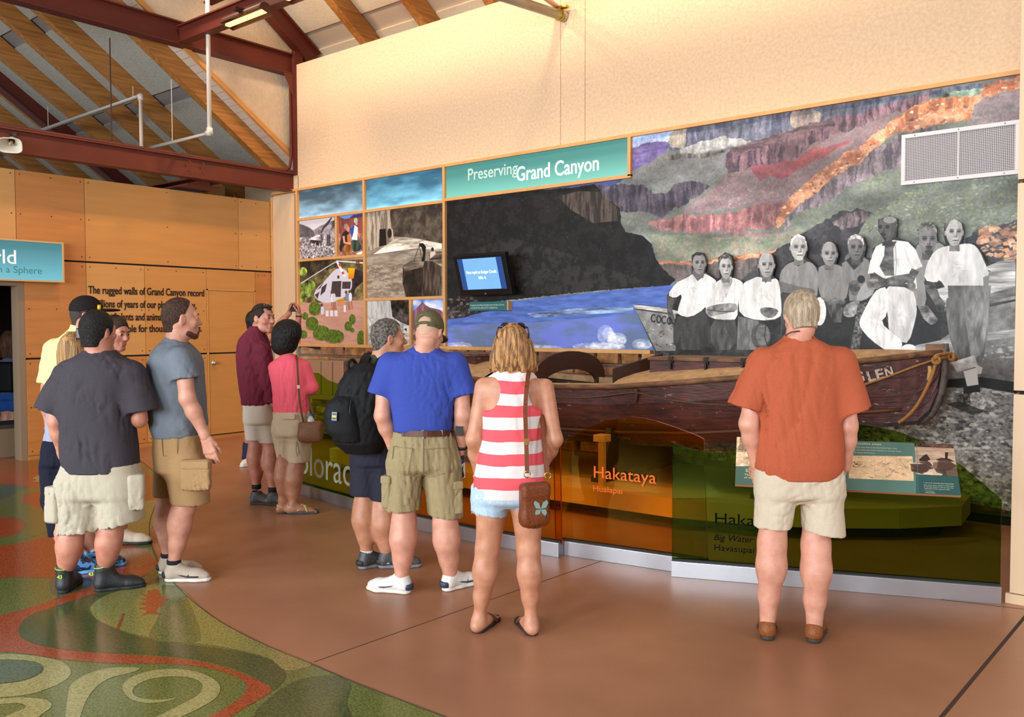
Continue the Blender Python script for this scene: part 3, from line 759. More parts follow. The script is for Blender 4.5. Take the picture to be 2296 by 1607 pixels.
C.poly(z5([(560, 590), (700, 560), (960, 520), (1060, 420), (1260, 350), (1450, 265), (1540, 255), (1470, 300), (1380, 380), (1280, 460), (1130, 540), (1000, 650), (900, 740), (700, 770), (480, 800), (300, 810), (480, 680)]), (136, 110, 112), 'rock', .15, col2=(102, 92, 96))
C.poly(z5([(680, 560), (800, 535), (950, 520), (1040, 455), (1180, 425), (1290, 395), (1170, 455), (1060, 520), (960, 570), (870, 620), (820, 600), (760, 620), (700, 585)]), (156, 78, 80), 'rock', .25, col2=(116, 66, 74), wob=.8)
C.poly(z5([(130, 870), (190, 845), (300, 822), (560, 812), (760, 760), (890, 745), (850, 830), (830, 885), (700, 895), (600, 925), (520, 900), (400, 925), (200, 905)]), (168, 116, 112), 'vert', .3, col2=(118, 78, 84), wob=.8)
C.poly(z5([(330, 960), (560, 920), (860, 905), (840, 950), (600, 1000), (400, 1010)]), (140, 104, 104), 'strata', .3, col2=(104, 98, 94))
C.poly(z5([(150, 930), (400, 935), (600, 950), (840, 930), (1060, 860), (1200, 800), (1000, 960), (800, 1060), (560, 1090), (190, 1090)]), (112, 128, 106), 'rock', .2, col2=(122, 112, 102))
C.poly(z5([(180, 1080), (400, 1070), (560, 1060), (850, 1010), (840, 1030), (560, 1082), (200, 1095)]), (176, 112, 84), 'strata', .2)
C.poly(z5([(190, 1095), (560, 1085), (860, 1030), (820, 1120), (640, 1190), (270, 1180)]), (112, 98, 96), 'vert', .3, col2=(78, 72, 70))
C.poly(z5([(-340, 700), (-200, 660), (0, 650), (110, 655), (160, 700), (240, 695), (280, 650), (350, 628), (470, 650), (420, 700), (340, 755), (250, 800), (200, 835), (120, 800), (-50, 800), (-180, 760)]), (86, 78, 92), 'vert', .35, col2=(46, 44, 56), wob=.8)
C.poly(z5([(1130, 540), (1280, 460), (1400, 370), (1530, 270), (1700, 170), (1990, 120), (2210, 60), (2210, 900), (1200, 900), (830, 900), (900, 760)]), (112, 120, 104), 'rock', .2, col2=(90, 96, 92))
C.poly(z5([(860, 900), (960, 762), (1150, 625), (1400, 450), (1560, 360), (1740, 330), (1720, 400), (1550, 420), (1530, 560), (1420, 580), (1250, 660), (1080, 770), (960, 800), (880, 910)]), (140, 126, 134), 'vert', .35, col2=(86, 80, 88), wob=1)
C.poly(z5([(1920, 190), (2000, 165), (2210, 110), (2210, 310), (2100, 330), (1920, 330), (1940, 260)]), (138, 124, 126), 'rock', .2, col2=(98, 92, 96))
OC = [(830, 880), (860, 800), (900, 740), (960, 680), (1010, 640), (1130, 545), (1200, 490), (1290, 455), (1380, 375), (1440, 330), (1520, 270), (1620, 210), (1720, 178), (1840, 165), (1940, 155), (1975, 135), (1990, 85), (2210, 45), (2210, 110), (2000, 165), (1940, 200), (1925, 285), (1760, 320), (1640, 340), (1520, 365), (1440, 400), (1380, 460), (1310, 530), (1150, 615), (1050, 710), (960, 760), (900, 830), (850, 890)]
C.poly(z5(OC), (208, 152, 118), 'rock', .42, col2=(150, 92, 68), wob=1)
C.poly(z5([(1520, 270), (1720, 178), (1940, 158), (1900, 220), (1700, 250), (1560, 320)]), (204, 130, 84), 'vert', .4, col2=(120, 72, 54), a=.75, wob=1)
C.speck(z5(OC), 700, 2.2, [(250, 214, 176), (120, 66, 46), (226, 120, 60), (90, 66, 60), (240, 190, 150)], .75, 3)
C.poly(z5([(1720, 175), (1780, 140), (1990, 110), (1980, 140), (1940, 158), (1840, 162)]), (86, 100, 88), 'rock', .25)
C.poly(z5([(640, 1185), (720, 1100), (880, 985), (1050, 880), (1200, 800), (1290, 790), (1370, 800), (1340, 850), (1280, 950), (1200, 1100), (1150, 1250), (640, 1260)]), (64, 62, 64), 'rock', .4, col2=(36, 36, 40), wob=1)
C.poly(z5([(1150, 860), (1230, 810), (1340, 795), (1370, 830), (1290, 880), (1200, 900)]), (96, 84, 88), 'vert', .3, a=.7)
C.poly(z5([(1960, 900), (2210, 840), (2210, 1100), (1960, 1080), (1880, 950)]), (74, 70, 72), 'rock', .5, col2=(44, 42, 46))
C.speck(z5([(1960, 910), (2210, 860), (2210, 1090), (2000, 1070)]), 120, 5, [(198, 136, 96), (150, 110, 92), (214, 170, 140), (58, 54, 58)], .85, 5)
GS = z5([(1380, 800), (1700, 620), (2210, 560), (2210, 880), (1900, 900), (1400, 1000), (1250, 1000)])
C.speck(GS, 1300, 1.5, [(84, 92, 80), (150, 152, 128), (122, 130, 88), (96, 84, 70)], .6, 6)
C.speck(z5([(560, 590), (1000, 650), (900, 740), (480, 800)]), 300, 1.4, [(92, 80, 86), (160, 140, 136)], .6, 7)
C.speck(z5([(150, 930), (840, 930), (1000, 960), (560, 1060), (190, 1080)]), 260, 1.3, [(150, 140, 80), (84, 104, 84), (150, 128, 110)], .6, 8)
def warp(c, amp, sc_, seed):
    dy = fbm(c.h, c.w, sc_, sc_, 4, seed, .75); dx = fbm(c.h, c.w, sc_, sc_, 4, seed+1, .75); yy, xx = np.mgrid[0:c.h, 0:c.w]
    c.a = c.a[np.clip(yy+dy*amp, 0, c.h-1).astype(int), np.clip(xx+dx*amp, 0, c.w-1).astype(int)]
warp(C, 9, 30, 90)
t_ = C.tex('fine'); C.a *= (1+.045*t_+.05*C.tex('rock'))[..., None]
big_ = fbm(C.h, C.w, 60, 120, 4, 95, .6); C.a *= (1+.5*big_)[..., None]; C.a = C.a*.88+.05
# dark cliff, river
DC = [(990, 440), (1180, 428), (1290, 420), (1332, 412), (1346, 424), (1350, 440), (1372, 452), (1390, 468), (1392, 500), (1402, 520), (1440, 528), (1462, 548), (1470, 580), (1486, 602), (1514, 628), (1500, 640), (1380, 648), (1300, 655), (1180, 668), (990, 690)]
C.poly(DC, (27, 26, 26), 'rock', .5, col2=(14, 13, 14), wob=1)
C.poly([(1060, 560), (1140, 530), (1250, 560), (1360, 600), (1440, 630), (1380, 648), (1250, 658), (1180, 660), (1130, 620)], (48, 45, 44), 'rock', .5, col2=(24, 23, 23), a=.7)
C.poly([(1250, 440), (1300, 428), (1345, 430), (1372, 455), (1388, 470), (1385, 495), (1330, 500), (1280, 470)], (92, 80, 72), 'vert', .4, col2=(44, 38, 36), a=.8)
C.speck(DC, 900, 1.4, [(60, 57, 54), (76, 72, 66), (12, 11, 12)], .5, 9)
WT = [(990, 710), (1060, 690), (1140, 676), (1280, 660), (1420, 646), (1512, 638), (1540, 800), (990, 800)]
C.poly(WT, (84, 108, 176), 'water', .22, col2=(62, 84, 142))
C.poly([(990, 735), (1080, 725), (1200, 722), (1330, 712), (1440, 700), (1480, 800), (990, 800)], (98, 112, 186), 'cloud', .32, col2=(88, 104, 134))
C.poly([(1180, 702), (1300, 690), (1420, 688), (1420, 698), (1330, 704), (1200, 712)], (132, 146, 160), 'water', .3, a=.6)
C.poly([(990, 690), (1060, 682), (1100, 690), (1130, 690), (1090, 698), (1060, 705), (1040, 712), (990, 716)], (44, 40, 40), 'rock', .4)
C.speck([(990, 665), (1060, 668), (1090, 690), (1040, 712), (990, 716)], 90, 4, [(112, 98, 92), (84, 76, 72), (30, 28, 28)], .8, 4)
for cx, cy, rx, ry, a in ((1365, 752, 18, 22, .5), (1388, 762, 22, 16, .6), (1350, 775, 60, 10, .5), (1030, 774, 30, 8, .6), (1200, 777, 60, 6, .35), (1440, 770, 24, 12, .5)):
    for k in range(3): C.ell(cx+rng.normal(0, 4), cy+rng.normal(0, 2), rx*(1-.25*k), ry*(1-.25*k), (228, 228, 236), tex='blob', amp=.12, a=a*.55, wob=1.5)
mural_pic = C.out(1.2)
MUR = pic_mat('mural_print', mural_pic, .55)
def uvr(x0, x1, z0, z1): return lambda co: ((co.x-x0)/(x1-x0), (co.z-z0)/(z1-z0))
mural = thing('canyon_mural', 'large colour mural of a canyon river and cliffs in a maple frame', 'mural', (6.7, 0, 1.35))
b = MB(); b.box(X3, XR, YP, 0.01, ZB, ZT); b.build('mural_print', MUR, mural, uvf=uvr(C.x0, C.x1, C.z0, C.z1))

# ------------------------------------------------------------------ black and white cut-out group
YB = -0.085
def mb(px, py):
    p = on(px, py, 1, YB); return p[0], p[2]
def fA(pts): return [(1400+x*.20536, 470+y*.20536) for x, y in pts]
def fB(pts): return [(1820+x*.20533, 470+y*.20533) for x, y in pts]
xb0, xb1 = mb(1420, 700)[0], mb(2275, 700)[0]
Bc = Canvas(xb0, xb1, 0.08, 3.0, 285, mb, (30, 30, 32))
def g(v): return (v, v*.985, v*.97)
ball = [(1400, 470), (2300, 470), (2300, 1200), (1400, 1200)]
Bc.poly(ball, g(34), 'rock', .3)
# ground of pebbles
GR = [(1400, 985), (1900, 960), (2010, 930), (2080, 900), (2120, 860), (2300, 870), (2300, 1200), (1400, 1200)]
Bc.poly(GR, g(150), 'fine', .5, col2=g(84))
Bc.poly(GR, g(160), 'rock', .5, a=.45, col2=g(90))
Bc.speck(GR, 2600, 3.2, [g(50), g(190), g(110), g(205), g(70), g(178)], .7, 11)
# big pale boat behind the men
Bc.poly([(2200, 612), (2290, 590), (2290, 880), (2110, 850), (2110, 760), (2200, 700)], g(112), 'rock', .12)
Bc.poly([(1760, 700), (1830, 690), (2110, 640), (2110, 860), (1740, 860)], g(26), 'rock', .2)
for P, v in (([(2100, 648), (2200, 620), (2290, 600), (2290, 640), (2200, 662), (2110, 690)], 178), ([(2110, 690), (2200, 668), (2290, 652), (2290, 660), (2200, 678), (2110, 700)], 90),
             ([(2200, 684), (2290, 668), (2290, 672), (2200, 692)], 60), ([(1990, 790), (2060, 772), (2130, 758), (2290, 735), (2290, 752), (2130, 776), (2000, 806)], 172), ([(2206, 600), (2240, 585), (2290, 580), (2290, 606), (2230, 612)], 150)):
    Bc.poly(P, g(v), 'strata', .15)
Bc.poly([(2200, 845), (2290, 858), (2290, 884), (2200, 868), (2120, 868), (2126, 850)], g(24))
Bc.speck([(2190, 780), (2275, 770), (2275, 800), (2190, 812)], 60, 2.2, [g(180), g(200)], .6, 12)
# prow at the left with painted letters
Bc.poly(fA([(95, 1040), (130, 1035), (480, 1075), (560, 1110), (560, 1540), (345, 1540)]), g(146), 'rock', .2, col2=g(104))
Bc.poly(fA([(95, 1035), (480, 1078), (600, 1110), (600, 1140), (480, 1125), (110, 1075)]), g(178), 'strata', .2)
Bc.poly(fA([(110, 1075), (480, 1125), (480, 1140), (125, 1092)]), g(60))
Bc.speck(fA([(150, 1150), (560, 1200), (560, 1500), (340, 1500)]), 60, 1.6, [g(50), g(200)], .7, 13)
def figure_face(f, cx, cy, rx, ry, v, hair=None, hv=50, dark=0, bald=False, beard=0, turn=.06):
    U = .2055
    def E(x, y, a, b, val, al=1, **k): Bc.ell(*f([(cx+x*rx, cy+y*ry)])[0], a*rx*U, b*ry*U, g(val), a=al, **k)
    Bc.poly(f([(cx-.5*rx, cy+.6*ry), (cx+.55*rx, cy+.6*ry), (cx+.62*rx, cy+1.35*ry), (cx-.55*rx, cy+1.35*ry)]), g(v*.62), 'blob', .1)
    E(-1.0, .1, .13, .2, v*.8); E(1.0, .1, .13, .2, v*.7)
    head = [(-.72, -.75), (-.3, -1), (.3, -1), (.74, -.75), (.95, -.2), (.92, .2), (.72, .65), (.36, .98), (-.3, .98), (-.7, .66), (-.92, .2), (-.94, -.2)]
    Bc.poly(f([(cx+x*rx, cy+y*ry) for x, y in head]), g(v), 'blob', .05, smooth=2)
    Bc.poly(f([(cx+x*rx, cy+y*ry) for x, y in [(.25, -.9), (.8, -.7), (.96, -.1), (.9, .25), (.7, .65), (.36, .98), (.1, .98), (.45, .5), (.5, 0)]]), g(v*.72), a=.55, smooth=2)
    Bc.poly(f([(cx+x*rx, cy+y*ry) for x, y in [(-.8, .3), (-.3, .55), (.3, .6), (.75, .35), (.6, .75), (.3, 1), (-.3, 1), (-.65, .7)]]), g(v*.8), a=.5, smooth=2)
    if hair: Bc.poly(f([(cx+x*rx, cy+y*ry) for x, y in hair]), g(hv), tex='fine', amp=.25, smooth=1)
    for s in (-1, 1):
        ex = s*.4+turn*2
        E(ex, -.02, .27, .14, v*.5, .6); E(ex, -.03, .2, .055, v*.22, .85)
        Bc.line(f([(cx+(ex-.26)*rx, cy-ry*.13), (cx+ex*rx, cy-ry*.19), (cx+(ex+.26)*rx, cy-ry*.13)]), 1.6, g(v*.36), a=.85)
    nx = turn*2.6
    E(nx+.12, .2, .13, .2, v*.6, .6); E(nx, .33, .19, .07, v*.5, .7); E(nx-.04, .16, .07, .2, min(255, v*1.1), .6)
    E(nx, .6, .34, .045, v*.3, .85); E(nx, .68, .26, .05, v*.95, .6); E(nx, .78, .24, .05, v*.62, .5)
    if beard: E(nx, .49, .36, .075, beard, .9); E(nx, .84, .4, .19, beard, .75)
short = [(-1, .1), (-1.02, -.4), (-.8, -.9), (-.2, -1.12), (.5, -1.02), (.95, -.6), (1.02, .05), (.9, -.1), (.86, -.45), (.5, -.72), (0, -.62), (-.5, -.7), (-.86, -.4), (-.9, 0)]
fringe = [(-1, .1), (-1.02, -.35), (-.8, -.85), (-.5, -1.0), (-.75, -.7), (-.9, -.3), (-.92, .1)]
def folds(f, P, v, n=5, seed=0, dark=.72):
    r = np.random.default_rng(seed); P = np.array(P, float)
    for _ in range(n):
        a = r.dirichlet(np.ones(len(P))*.3)@P; c = r.dirichlet(np.ones(len(P))*.3)@P; a, c = a*.85+P.mean(0)*.15, c*.85+P.mean(0)*.15; c = a*.45+c*.55; m = (a+c)/2+r.normal(0, 14, 2)
        Bc.line(f([tuple(a), tuple(m), tuple(c)]), [0.5, 4.0, .5], g(v*dark), a=.28)
def cloth(f, P, v, seed=1, n=5, amp=.05, sm=1, light=True):
    Bc.poly(f(P), g(v), 'fold', amp, smooth=sm)
    folds(f, P, v, n, seed)
    if light: folds(f, P, min(255, v*1.12)/.72, max(1, n//2), seed+50)
# man 4 (tallest at the left group) then 3, 2, 1
cloth(fA, [(1700, 680), (1760, 600), (1860, 560), (2000, 560), (2080, 600), (2125, 720), (2110, 900), (2080, 1100), (1720, 1100), (1720, 900), (1690, 800)], 128, 4, 8)
cloth(fA, [(1660, 800), (1700, 780), (1800, 810), (1900, 840), (2060, 860), (2100, 900), (2040, 940), (1900, 950), (1740, 940), (1690, 900)], 96, 5, 5)
Bc.poly(fA([(1860, 560), (1890, 620), (1960, 590), (2000, 560), (1960, 530), (1880, 540)]), g(60))
figure_face(fA, 1900, 410, 94, 142, 176, [(-.9, -.1), (-.95, -.5), (-.6, -.95), (.1, -1.06), (.7, -.85), (.98, -.3), (.92, .05), (.82, -.4), (.5, -.7), (-.1, -.82), (-.6, -.6), (-.8, -.2)], 206, beard=196)
Bc.poly(fA([(1720, 900), (2100, 940), (2060, 1530), (1700, 1530)]), g(46), 'fold', .3)
Bc.ell(*fA([(2130, 1110)])[0], 15, 32, g(214), tex='blob', amp=.04)
cloth(fA, [(1310, 790), (1380, 760), (1470, 720), (1560, 790), (1640, 740), (1690, 780), (1720, 1080), (1700, 1190), (1470, 1215), (1255, 1150), (1245, 980), (1290, 830)], 204, 6, 9)
Bc.poly(fA([(1480, 720), (1540, 800), (1600, 740), (1620, 690), (1480, 690)]), g(80))
figure_face(fA, 1550, 600, 88, 138, 168, fringe, 90)
Bc.poly(fA([(1470, 1080), (1560, 1060), (1690, 1090), (1660, 1150), (1600, 1190), (1500, 1150)]), g(96), 'blob', .2, smooth=1)
Bc.poly(fA([(1240, 1160), (1470, 1215), (1460, 1530), (1225, 1530)]), g(98), 'fold', .13); folds(fA, [(1240, 1200), (1440, 1240), (1440, 1500), (1240, 1500)], 98, 8, 7)
Bc.ell(*fA([(1490, 1380)])[0], 22, 29, g(70), tex='blob', amp=.1); Bc.ell(*fA([(1510, 1370)])[0], 15, 24, g(98), tex='blob', amp=.12); Bc.line(fA([(1545, 1260), (1530, 1380), (1560, 1480)]), 2, g(40))
cloth(fA, [(1000, 790), (1060, 755), (1180, 735), (1290, 780), (1300, 850), (1240, 1000), (1235, 1195), (1130, 1205), (940, 1190), (880, 1090), (900, 950)], 206, 8, 7)
Bc.poly(fA([(1050, 760), (1110, 960), (1180, 780), (1170, 730), (1060, 740)]), g(158), 'blob', .1)
figure_face(fA, 1105, 620, 72, 132, 176, short, 84)
Bc.poly(fA([(880, 1080), (960, 1040), (1210, 1010), (1240, 1080), (1200, 1110), (1020, 1150), (900, 1170)]), g(128), 'blob', .15, smooth=1)
Bc.line(fA([(900, 1090), (1050, 1110), (1200, 1110)]), 2, g(60))
cloth(fA, [(940, 1195), (1130, 1210), (1230, 1200), (1220, 1530), (940, 1530)], 70, 9, 8, .14)
cloth(fA, [(620, 770), (700, 730), (740, 700), (870, 690), (960, 740), (1010, 780), (1000, 860), (900, 1000), (880, 1080), (720, 1180), (590, 1150), (580, 1090), (640, 910), (550, 970), (465, 930), (560, 800)], 212, 10, 10)
Bc.poly(fA([(740, 700), (800, 780), (870, 720), (870, 670), (745, 660)]), g(88))
Bc.poly(fA([(462, 940), (550, 975), (520, 1080), (545, 1180), (570, 1240), (520, 1260), (470, 1130)]), g(78), 'blob', .15)
figure_face(fA, 815, 580, 76, 124, 138, short, 44)
cloth(fA, [(560, 1150), (700, 1190), (880, 1100), (940, 1200), (930, 1530), (540, 1530), (530, 1300)], 52, 11, 10, .14)
Bc.poly(fA([(680, 1230), (760, 1160), (860, 1100), (880, 1130), (790, 1200), (720, 1260)]), g(58))
# letters on the prow
for i, ch in enumerate('COCO'):
    cx = 318+i*58; cy = 1185+i*9
    pts = [(cx+24*math.cos(t), cy+40*math.sin(t)) for t in np.linspace(.7, 2*PI-.7, 10)] if ch == 'C' else [(cx+22*math.cos(t), cy+38*math.sin(t)) for t in np.linspace(0, 2*PI, 13)]
    Bc.line(fA(pts), 2.6, g(26))
Bc.line(fA([(490, 1170), (496, 1252)]), 2.6, g(26)); Bc.line(fA([(496, 1180), (540, 1258), (556, 1210)]), 2.6, g(26))
# right hand group
cloth(fB, [(60, 640), (130, 600), (260, 590), (370, 640), (415, 720), (400, 880), (370, 990), (200, 1030), (80, 960)], 122, 20, 8)
Bc.poly(fB([(110, 960), (260, 960), (370, 990), (360, 1030), (180, 1040)]), g(92), 'blob', .15)
Bc.poly(fB([(160, 1040), (300, 1020), (340, 1080), (320, 1230), (240, 1230), (190, 1130)]), g(84), 'fold', .25)
figure_face(fB, 190, 480, 86, 132, 150, fringe, 110)
cloth(fB, [(300, 600), (420, 530), (560, 520), (640, 560), (640, 900), (560, 1000), (460, 990), (400, 1000), (415, 720)], 118, 21, 9)
Bc.poly(fB([(380, 560), (460, 660), (560, 560), (560, 500), (420, 500)]), g(34))
Bc.ell(*fB([(540, 760)])[0], 8.5, 9, g(26)); Bc.ell(*fB([(470, 850)])[0], 12, 18, g(84), tex='blob')
cloth(fB, [(560, 800), (640, 800), (700, 900), (560, 1000), (470, 980)], 150, 22, 4)
Bc.poly(fB([(350, 1050), (460, 990), (540, 1000), (480, 1160), (400, 1180), (340, 1150)]), g(132), 'blob', .15, smooth=1)
Bc.poly(fB([(500, 1030), (600, 1010), (610, 1100), (560, 1300), (500, 1600), (400, 1600), (460, 1300)]), g(80), 'fine', .3)
figure_face(fB, 480, 410, 92, 142, 112, [(-1, -.1), (-1, -.5), (-.6, -1.02), (.1, -1.1), (.8, -.85), (1.0, -.3), (.98, 0), (.85, -.35), (.5, -.62), (-.1, -.7), (-.7, -.55), (-.88, -.15)], 186)
cloth(fB, [(1130, 400), (1200, 350), (1380, 350), (1460, 400), (1420, 520), (1240, 640), (1230, 760), (1260, 1040), (1150, 1080), (1080, 900)], 128, 23, 8)
Bc.poly(fB([(1160, 1060), (1260, 1040), (1380, 1200), (1350, 1240), (1300, 1260), (1220, 1190)]), g(104), 'blob', .2)
figure_face(fB, 1262, 320, 108, 168, 124, [(-.95, -.1), (-1.05, -.45), (-.8, -.95), (-.2, -1.15), (.5, -1.1), (1.0, -.7), (1.0, -.2), (.85, -.5), (.4, -.75), (.1, -.5), (-.1, -.72), (-.6, -.7)], 100, beard=44)
cloth(fB, [(700, 400), (800, 350), (900, 330), (1050, 350), (1130, 430), (1210, 620), (1130, 655), (1150, 860), (860, 850), (740, 800), (690, 690), (610, 700), (645, 520)], 212, 24, 9, sm=0)
Bc.poly(fB([(800, 360), (930, 340), (890, 420), (900, 720), (800, 720), (740, 620), (790, 500)]), g(82), 'blob', .2)
Bc.line(fB([(655, 720), (760, 790), (960, 830), (1060, 850)]), [19, 20, 15, 14], g(66), tex='blob', amp=.2); Bc.ell(*fB([(1085, 835)])[0], 10, 11, g(92), tex='blob', amp=.2)
Bc.line(fB([(1130, 655), (1085, 745), (900, 770), (740, 810)]), [18, 22, 19, 14], g(84), tex='blob', amp=.2); Bc.ell(*fB([(680, 812)])[0], 17, 12, g(104), tex='blob', amp=.2)
for k in range(4): Bc.line(fB([(610+8*k, 790+18*k), (670+6*k, 795+16*k)]), 1.5, g(58), a=.6)
Bc.line(fB([(910, 390), (925, 560), (915, 720)]), 2, g(120), a=.6); Bc.line(fB([(1010, 420), (1060, 560), (1100, 640)]), 5, g(176), a=.4)
cloth(fB, [(760, 830), (1100, 850), (1150, 1050), (1140, 1180), (1060, 1460), (960, 1440), (840, 1340), (830, 1130)], 196, 25, 8)
cloth(fB, [(720, 860), (830, 840), (830, 1140), (750, 1230), (900, 1360), (1000, 1440), (960, 1560), (840, 1560), (640, 1420), (530, 1290), (515, 1220), (580, 1080), (650, 950)], 222, 26, 10)
Bc.poly(fB([(980, 1560), (970, 1500), (1040, 1460), (1130, 1480), (1130, 1540), (1080, 1560)]), g(222), smooth=1)
figure_face(fB, 822, 195, 96, 148, 84, [(-1.05, -.35), (-.9, -.75), (-.3, -1.0), (.4, -1.05), (1.1, -.7), (1.25, -.1), (1.05, .1), (.8, -.3), (.5, -.6), (.0, -.7), (-.5, -.65)], 84, beard=26, turn=-.18)
Bc.ell(*fB([(850, 110)])[0], 14, 8, g(168), a=.6)
cloth(fB, [(1340, 440), (1480, 390), (1560, 400), (1640, 370), (1760, 370), (1830, 440), (1900, 600), (1945, 710), (1870, 740), (1880, 880), (1700, 870), (1480, 890), (1400, 760), (1360, 800), (1220, 770), (1250, 600)], 200, 27, 12)
Bc.poly(fB([(1220, 780), (1345, 800), (1400, 950), (1460, 1020), (1440, 1120), (1370, 1110), (1340, 1020), (1260, 900)]), g(74), 'blob', .25)
Bc.poly(fB([(1870, 740), (1940, 710), (1930, 830), (1880, 900)]), g(118))
Bc.poly(fB([(1500, 890), (1880, 880), (1890, 920), (1500, 940)]), g(32))
cloth(fB, [(1480, 930), (1880, 915), (1945, 1000), (1940, 1200), (1900, 1500), (1870, 1640), (1770, 1640), (1700, 1400), (1660, 1100), (1740, 1400), (1780, 1640), (1590, 1640), (1500, 1380), (1460, 1080)], 96, 28, 12, .14)
Bc.poly([(2125, 640), (2170, 640), (2200, 800), (2150, 818), (2130, 760)], g(84), 'fold', .14)
Bc.poly([(2160, 640), (2222, 640), (2216, 700), (2204, 790), (2178, 812), (2165, 720)], g(116), 'fold', .14)
Bc.poly([(2132, 812), (2184, 796), (2193, 820), (2146, 834)], g(184), 'blob', .08); Bc.poly([(2186, 815), (2203, 824), (2200, 838), (2190, 838)], g(190))
Bc.poly([(2160, 832), (2190, 824), (2194, 862), (2168, 866)], g(206)); Bc.poly([(2160, 850), (2168, 866), (2196, 862), (2198, 878), (2160, 884)], g(36))
Bc.poly([(2174, 880), (2198, 878), (2214, 905), (2204, 920), (2170, 922), (2172, 905)], g(168), 'fine', .15, smooth=1); Bc.poly([(2150, 884), (2174, 880), (2176, 910), (2142, 914)], g(70), 'fine', .4)
Bc.poly([(2120, 905), (2150, 900), (2212, 922), (2180, 930)], g(30), a=.7)
figure_face(fB, 1555, 240, 98, 158, 176, [(-1.05, -.1), (-1.05, -.5), (-.7, -1), (.1, -1.1), (.7, -.95), (.2, -.95), (-.5, -.75), (-.85, -.2)], 96)
BW = pic_mat('archive_print', Bc.out(1.14), .5)
outl = fA([(95, 1038), (140, 1032), (465, 1070), (462, 940), (560, 800), (620, 770), (735, 700), (735, 500), (790, 460), (860, 470), (900, 560), (885, 680), (1000, 760), (1040, 740), (1025, 520), (1100, 465), (1175, 500), (1190, 600), (1170, 730), (1300, 790), (1470, 710), (1450, 600), (1480, 490), (1550, 465), (1630, 500), (1650, 600), (1620, 720), (1690, 770), (1700, 680), (1770, 600), (1850, 540), (1800, 430), (1820, 300), (1900, 265), (1970, 300), (2000, 400), (1990, 520), (2090, 610)])
outl += fB([(60, 630), (125, 600), (100, 500), (110, 380), (190, 340), (265, 380), (295, 490), (265, 590), (295, 600), (420, 520), (390, 400), (400, 300), (480, 266), (570, 300), (600, 400), (575, 510), (650, 550), (670, 420), (800, 340), (725, 230), (725, 110), (850, 60), (940, 100), (925, 300), (1050, 350), (1130, 400), (1180, 340), (1150, 220), (1200, 150), (1290, 128), (1370, 190), (1370, 340), (1465, 390), (1440, 280), (1450, 150), (1560, 102), (1645, 150), (1665, 230), (1640, 365), (1760, 365), (1840, 440), (1920, 590), (2050, 560), (2200, 540), (2225, 560)])
outl += [(2272, 1147), (2180, 1128), (1475, 1010), (1468, 787)]
b = MB(); b.prism([on(x, y, 1, YB) for x, y in outl], (0, -1, 0), 0.02)
b.build('cutout_print', BW, mural, uvf=uvr(Bc.x0, Bc.x1, Bc.z0, Bc.z1))['label'] = 'black and white cut-out print of nine men by a boat'
# ventilation grille in the mural
vt = thing('vent_grille', 'white metal ventilation grille of two mesh panels set in the canyon mural', 'vent', (9.4, -.05, 3.0))
vx0, vx1 = on(2021, 360, 1, -.05)[0], on(2287, 330, 1, -.05)[0]; vz0, vz1 = 2.80, 3.225
WM = mat('white_metal', (226, 220, 220), .4)
b = MB(); f_ = 0.033
for x0, x1, z0, z1 in ((vx0, vx1, vz1-f_, vz1), (vx0, vx1, vz0, vz0+f_), (vx0, vx0+f_, vz0+f_, vz1-f_), (vx1-f_, vx1, vz0+f_, vz1-f_)): b.box(x0, x1, -.058, -.02, z0, z1)
b.build('frame', WM, vt, bevel=.003)
vm = (vx0+vx1)/2+0.0
b = MB(); b.box(vm-.01, vm+.01, -.054, -.03, vz0+f_, vz1-f_); b.build('mullion', mat('grey_mullion', (198, 192, 190), .4), vt)
b = MB(); b.box(vx0+f_, vx1-f_, -.026, -.022, vz0+f_, vz1-f_); b.build('duct', BLACK, vt)
b = MB(); st = 0.0132
x = vx0+f_
while x < vx1-f_: b.box(x, x+.006, -.046, -.042, vz0+f_, vz1-f_); x += st
z = vz0+f_
while z < vz1-f_: b.box(vx0+f_, vx1-f_, -.045, -.041, z, z+.006); z += st
tag(b.build('mesh', mat('grey_mesh', (190, 184, 186), .45), vt), kind='stuff')
for u in (.12, .5, .88):
    for zz in (vz0+.016, vz1-.016):
        xx = vx0+u*(vx1-vx0); b = MB(); b.tube([(xx, -.058, zz), (xx, -.061, zz)], .005, 8); b.build('screw', mat('screw_grey', (90, 86, 84), .4, .6), vt)
# ------------------------------------------------------------------ maple frames
YF = -0.06
fr = thing('picture_frame_grid', 'maple frame grid dividing the wall pictures and title panels', 'frame', (3.4, 0, 1.34))
def xf(px, py=600): return on(px, py, 1, YF)[0]
def zf(px, py): return on(px, py, 1, YF)[2]
T = 0.038
x0 = 0.05; xa, xb_, xc, xd = xf(666), xf(816), xf(995), xf(1410, 350)
zs = (zf(669.5, 493)+zf(811.6, 473.5))/2; z2 = (zf(668, 583.6)+zf(812.6, 573))/2; z3 = (zf(818.5, 672)+zf(990.7, 666))/2
zsb = zf(1300, 408.6)
xr2, xv4 = xf(753, 540), xf(919.4, 720)
def rail(x0, x1, z, t=T, name='frame_rail'): b = MB(); b.box(x0, x1, YF, 0.0, z-t/2, z+t/2); return b.build(name, FRAME, fr, bevel=.002)
def stile(x, z0, z1, t=T): b = MB(); b.box(x-t/2, x+t/2, YF, 0.0, z0, z1); return b.build('frame_stile', FRAME, fr, bevel=.002)
rail(x0, XR, 3.598, 0.036); rail(xa, 6.56, 1.335, 0.042)
for x in (xa, xb_, xc): stile(x, 1.356, 3.58)
stile(xd, zsb, 3.58)
rail(xa+.02, xb_-.02, zs); rail(xb_+.02, xc-.02, zs); rail(xa+.02, xb_-.02, z2); rail(xb_+.02, xc-.02, z3)
rail(xc+.02, xd+.019, zsb); stile(xr2, z2+.02, zs-.02); stile(xv4, 1.356, z3-.02)
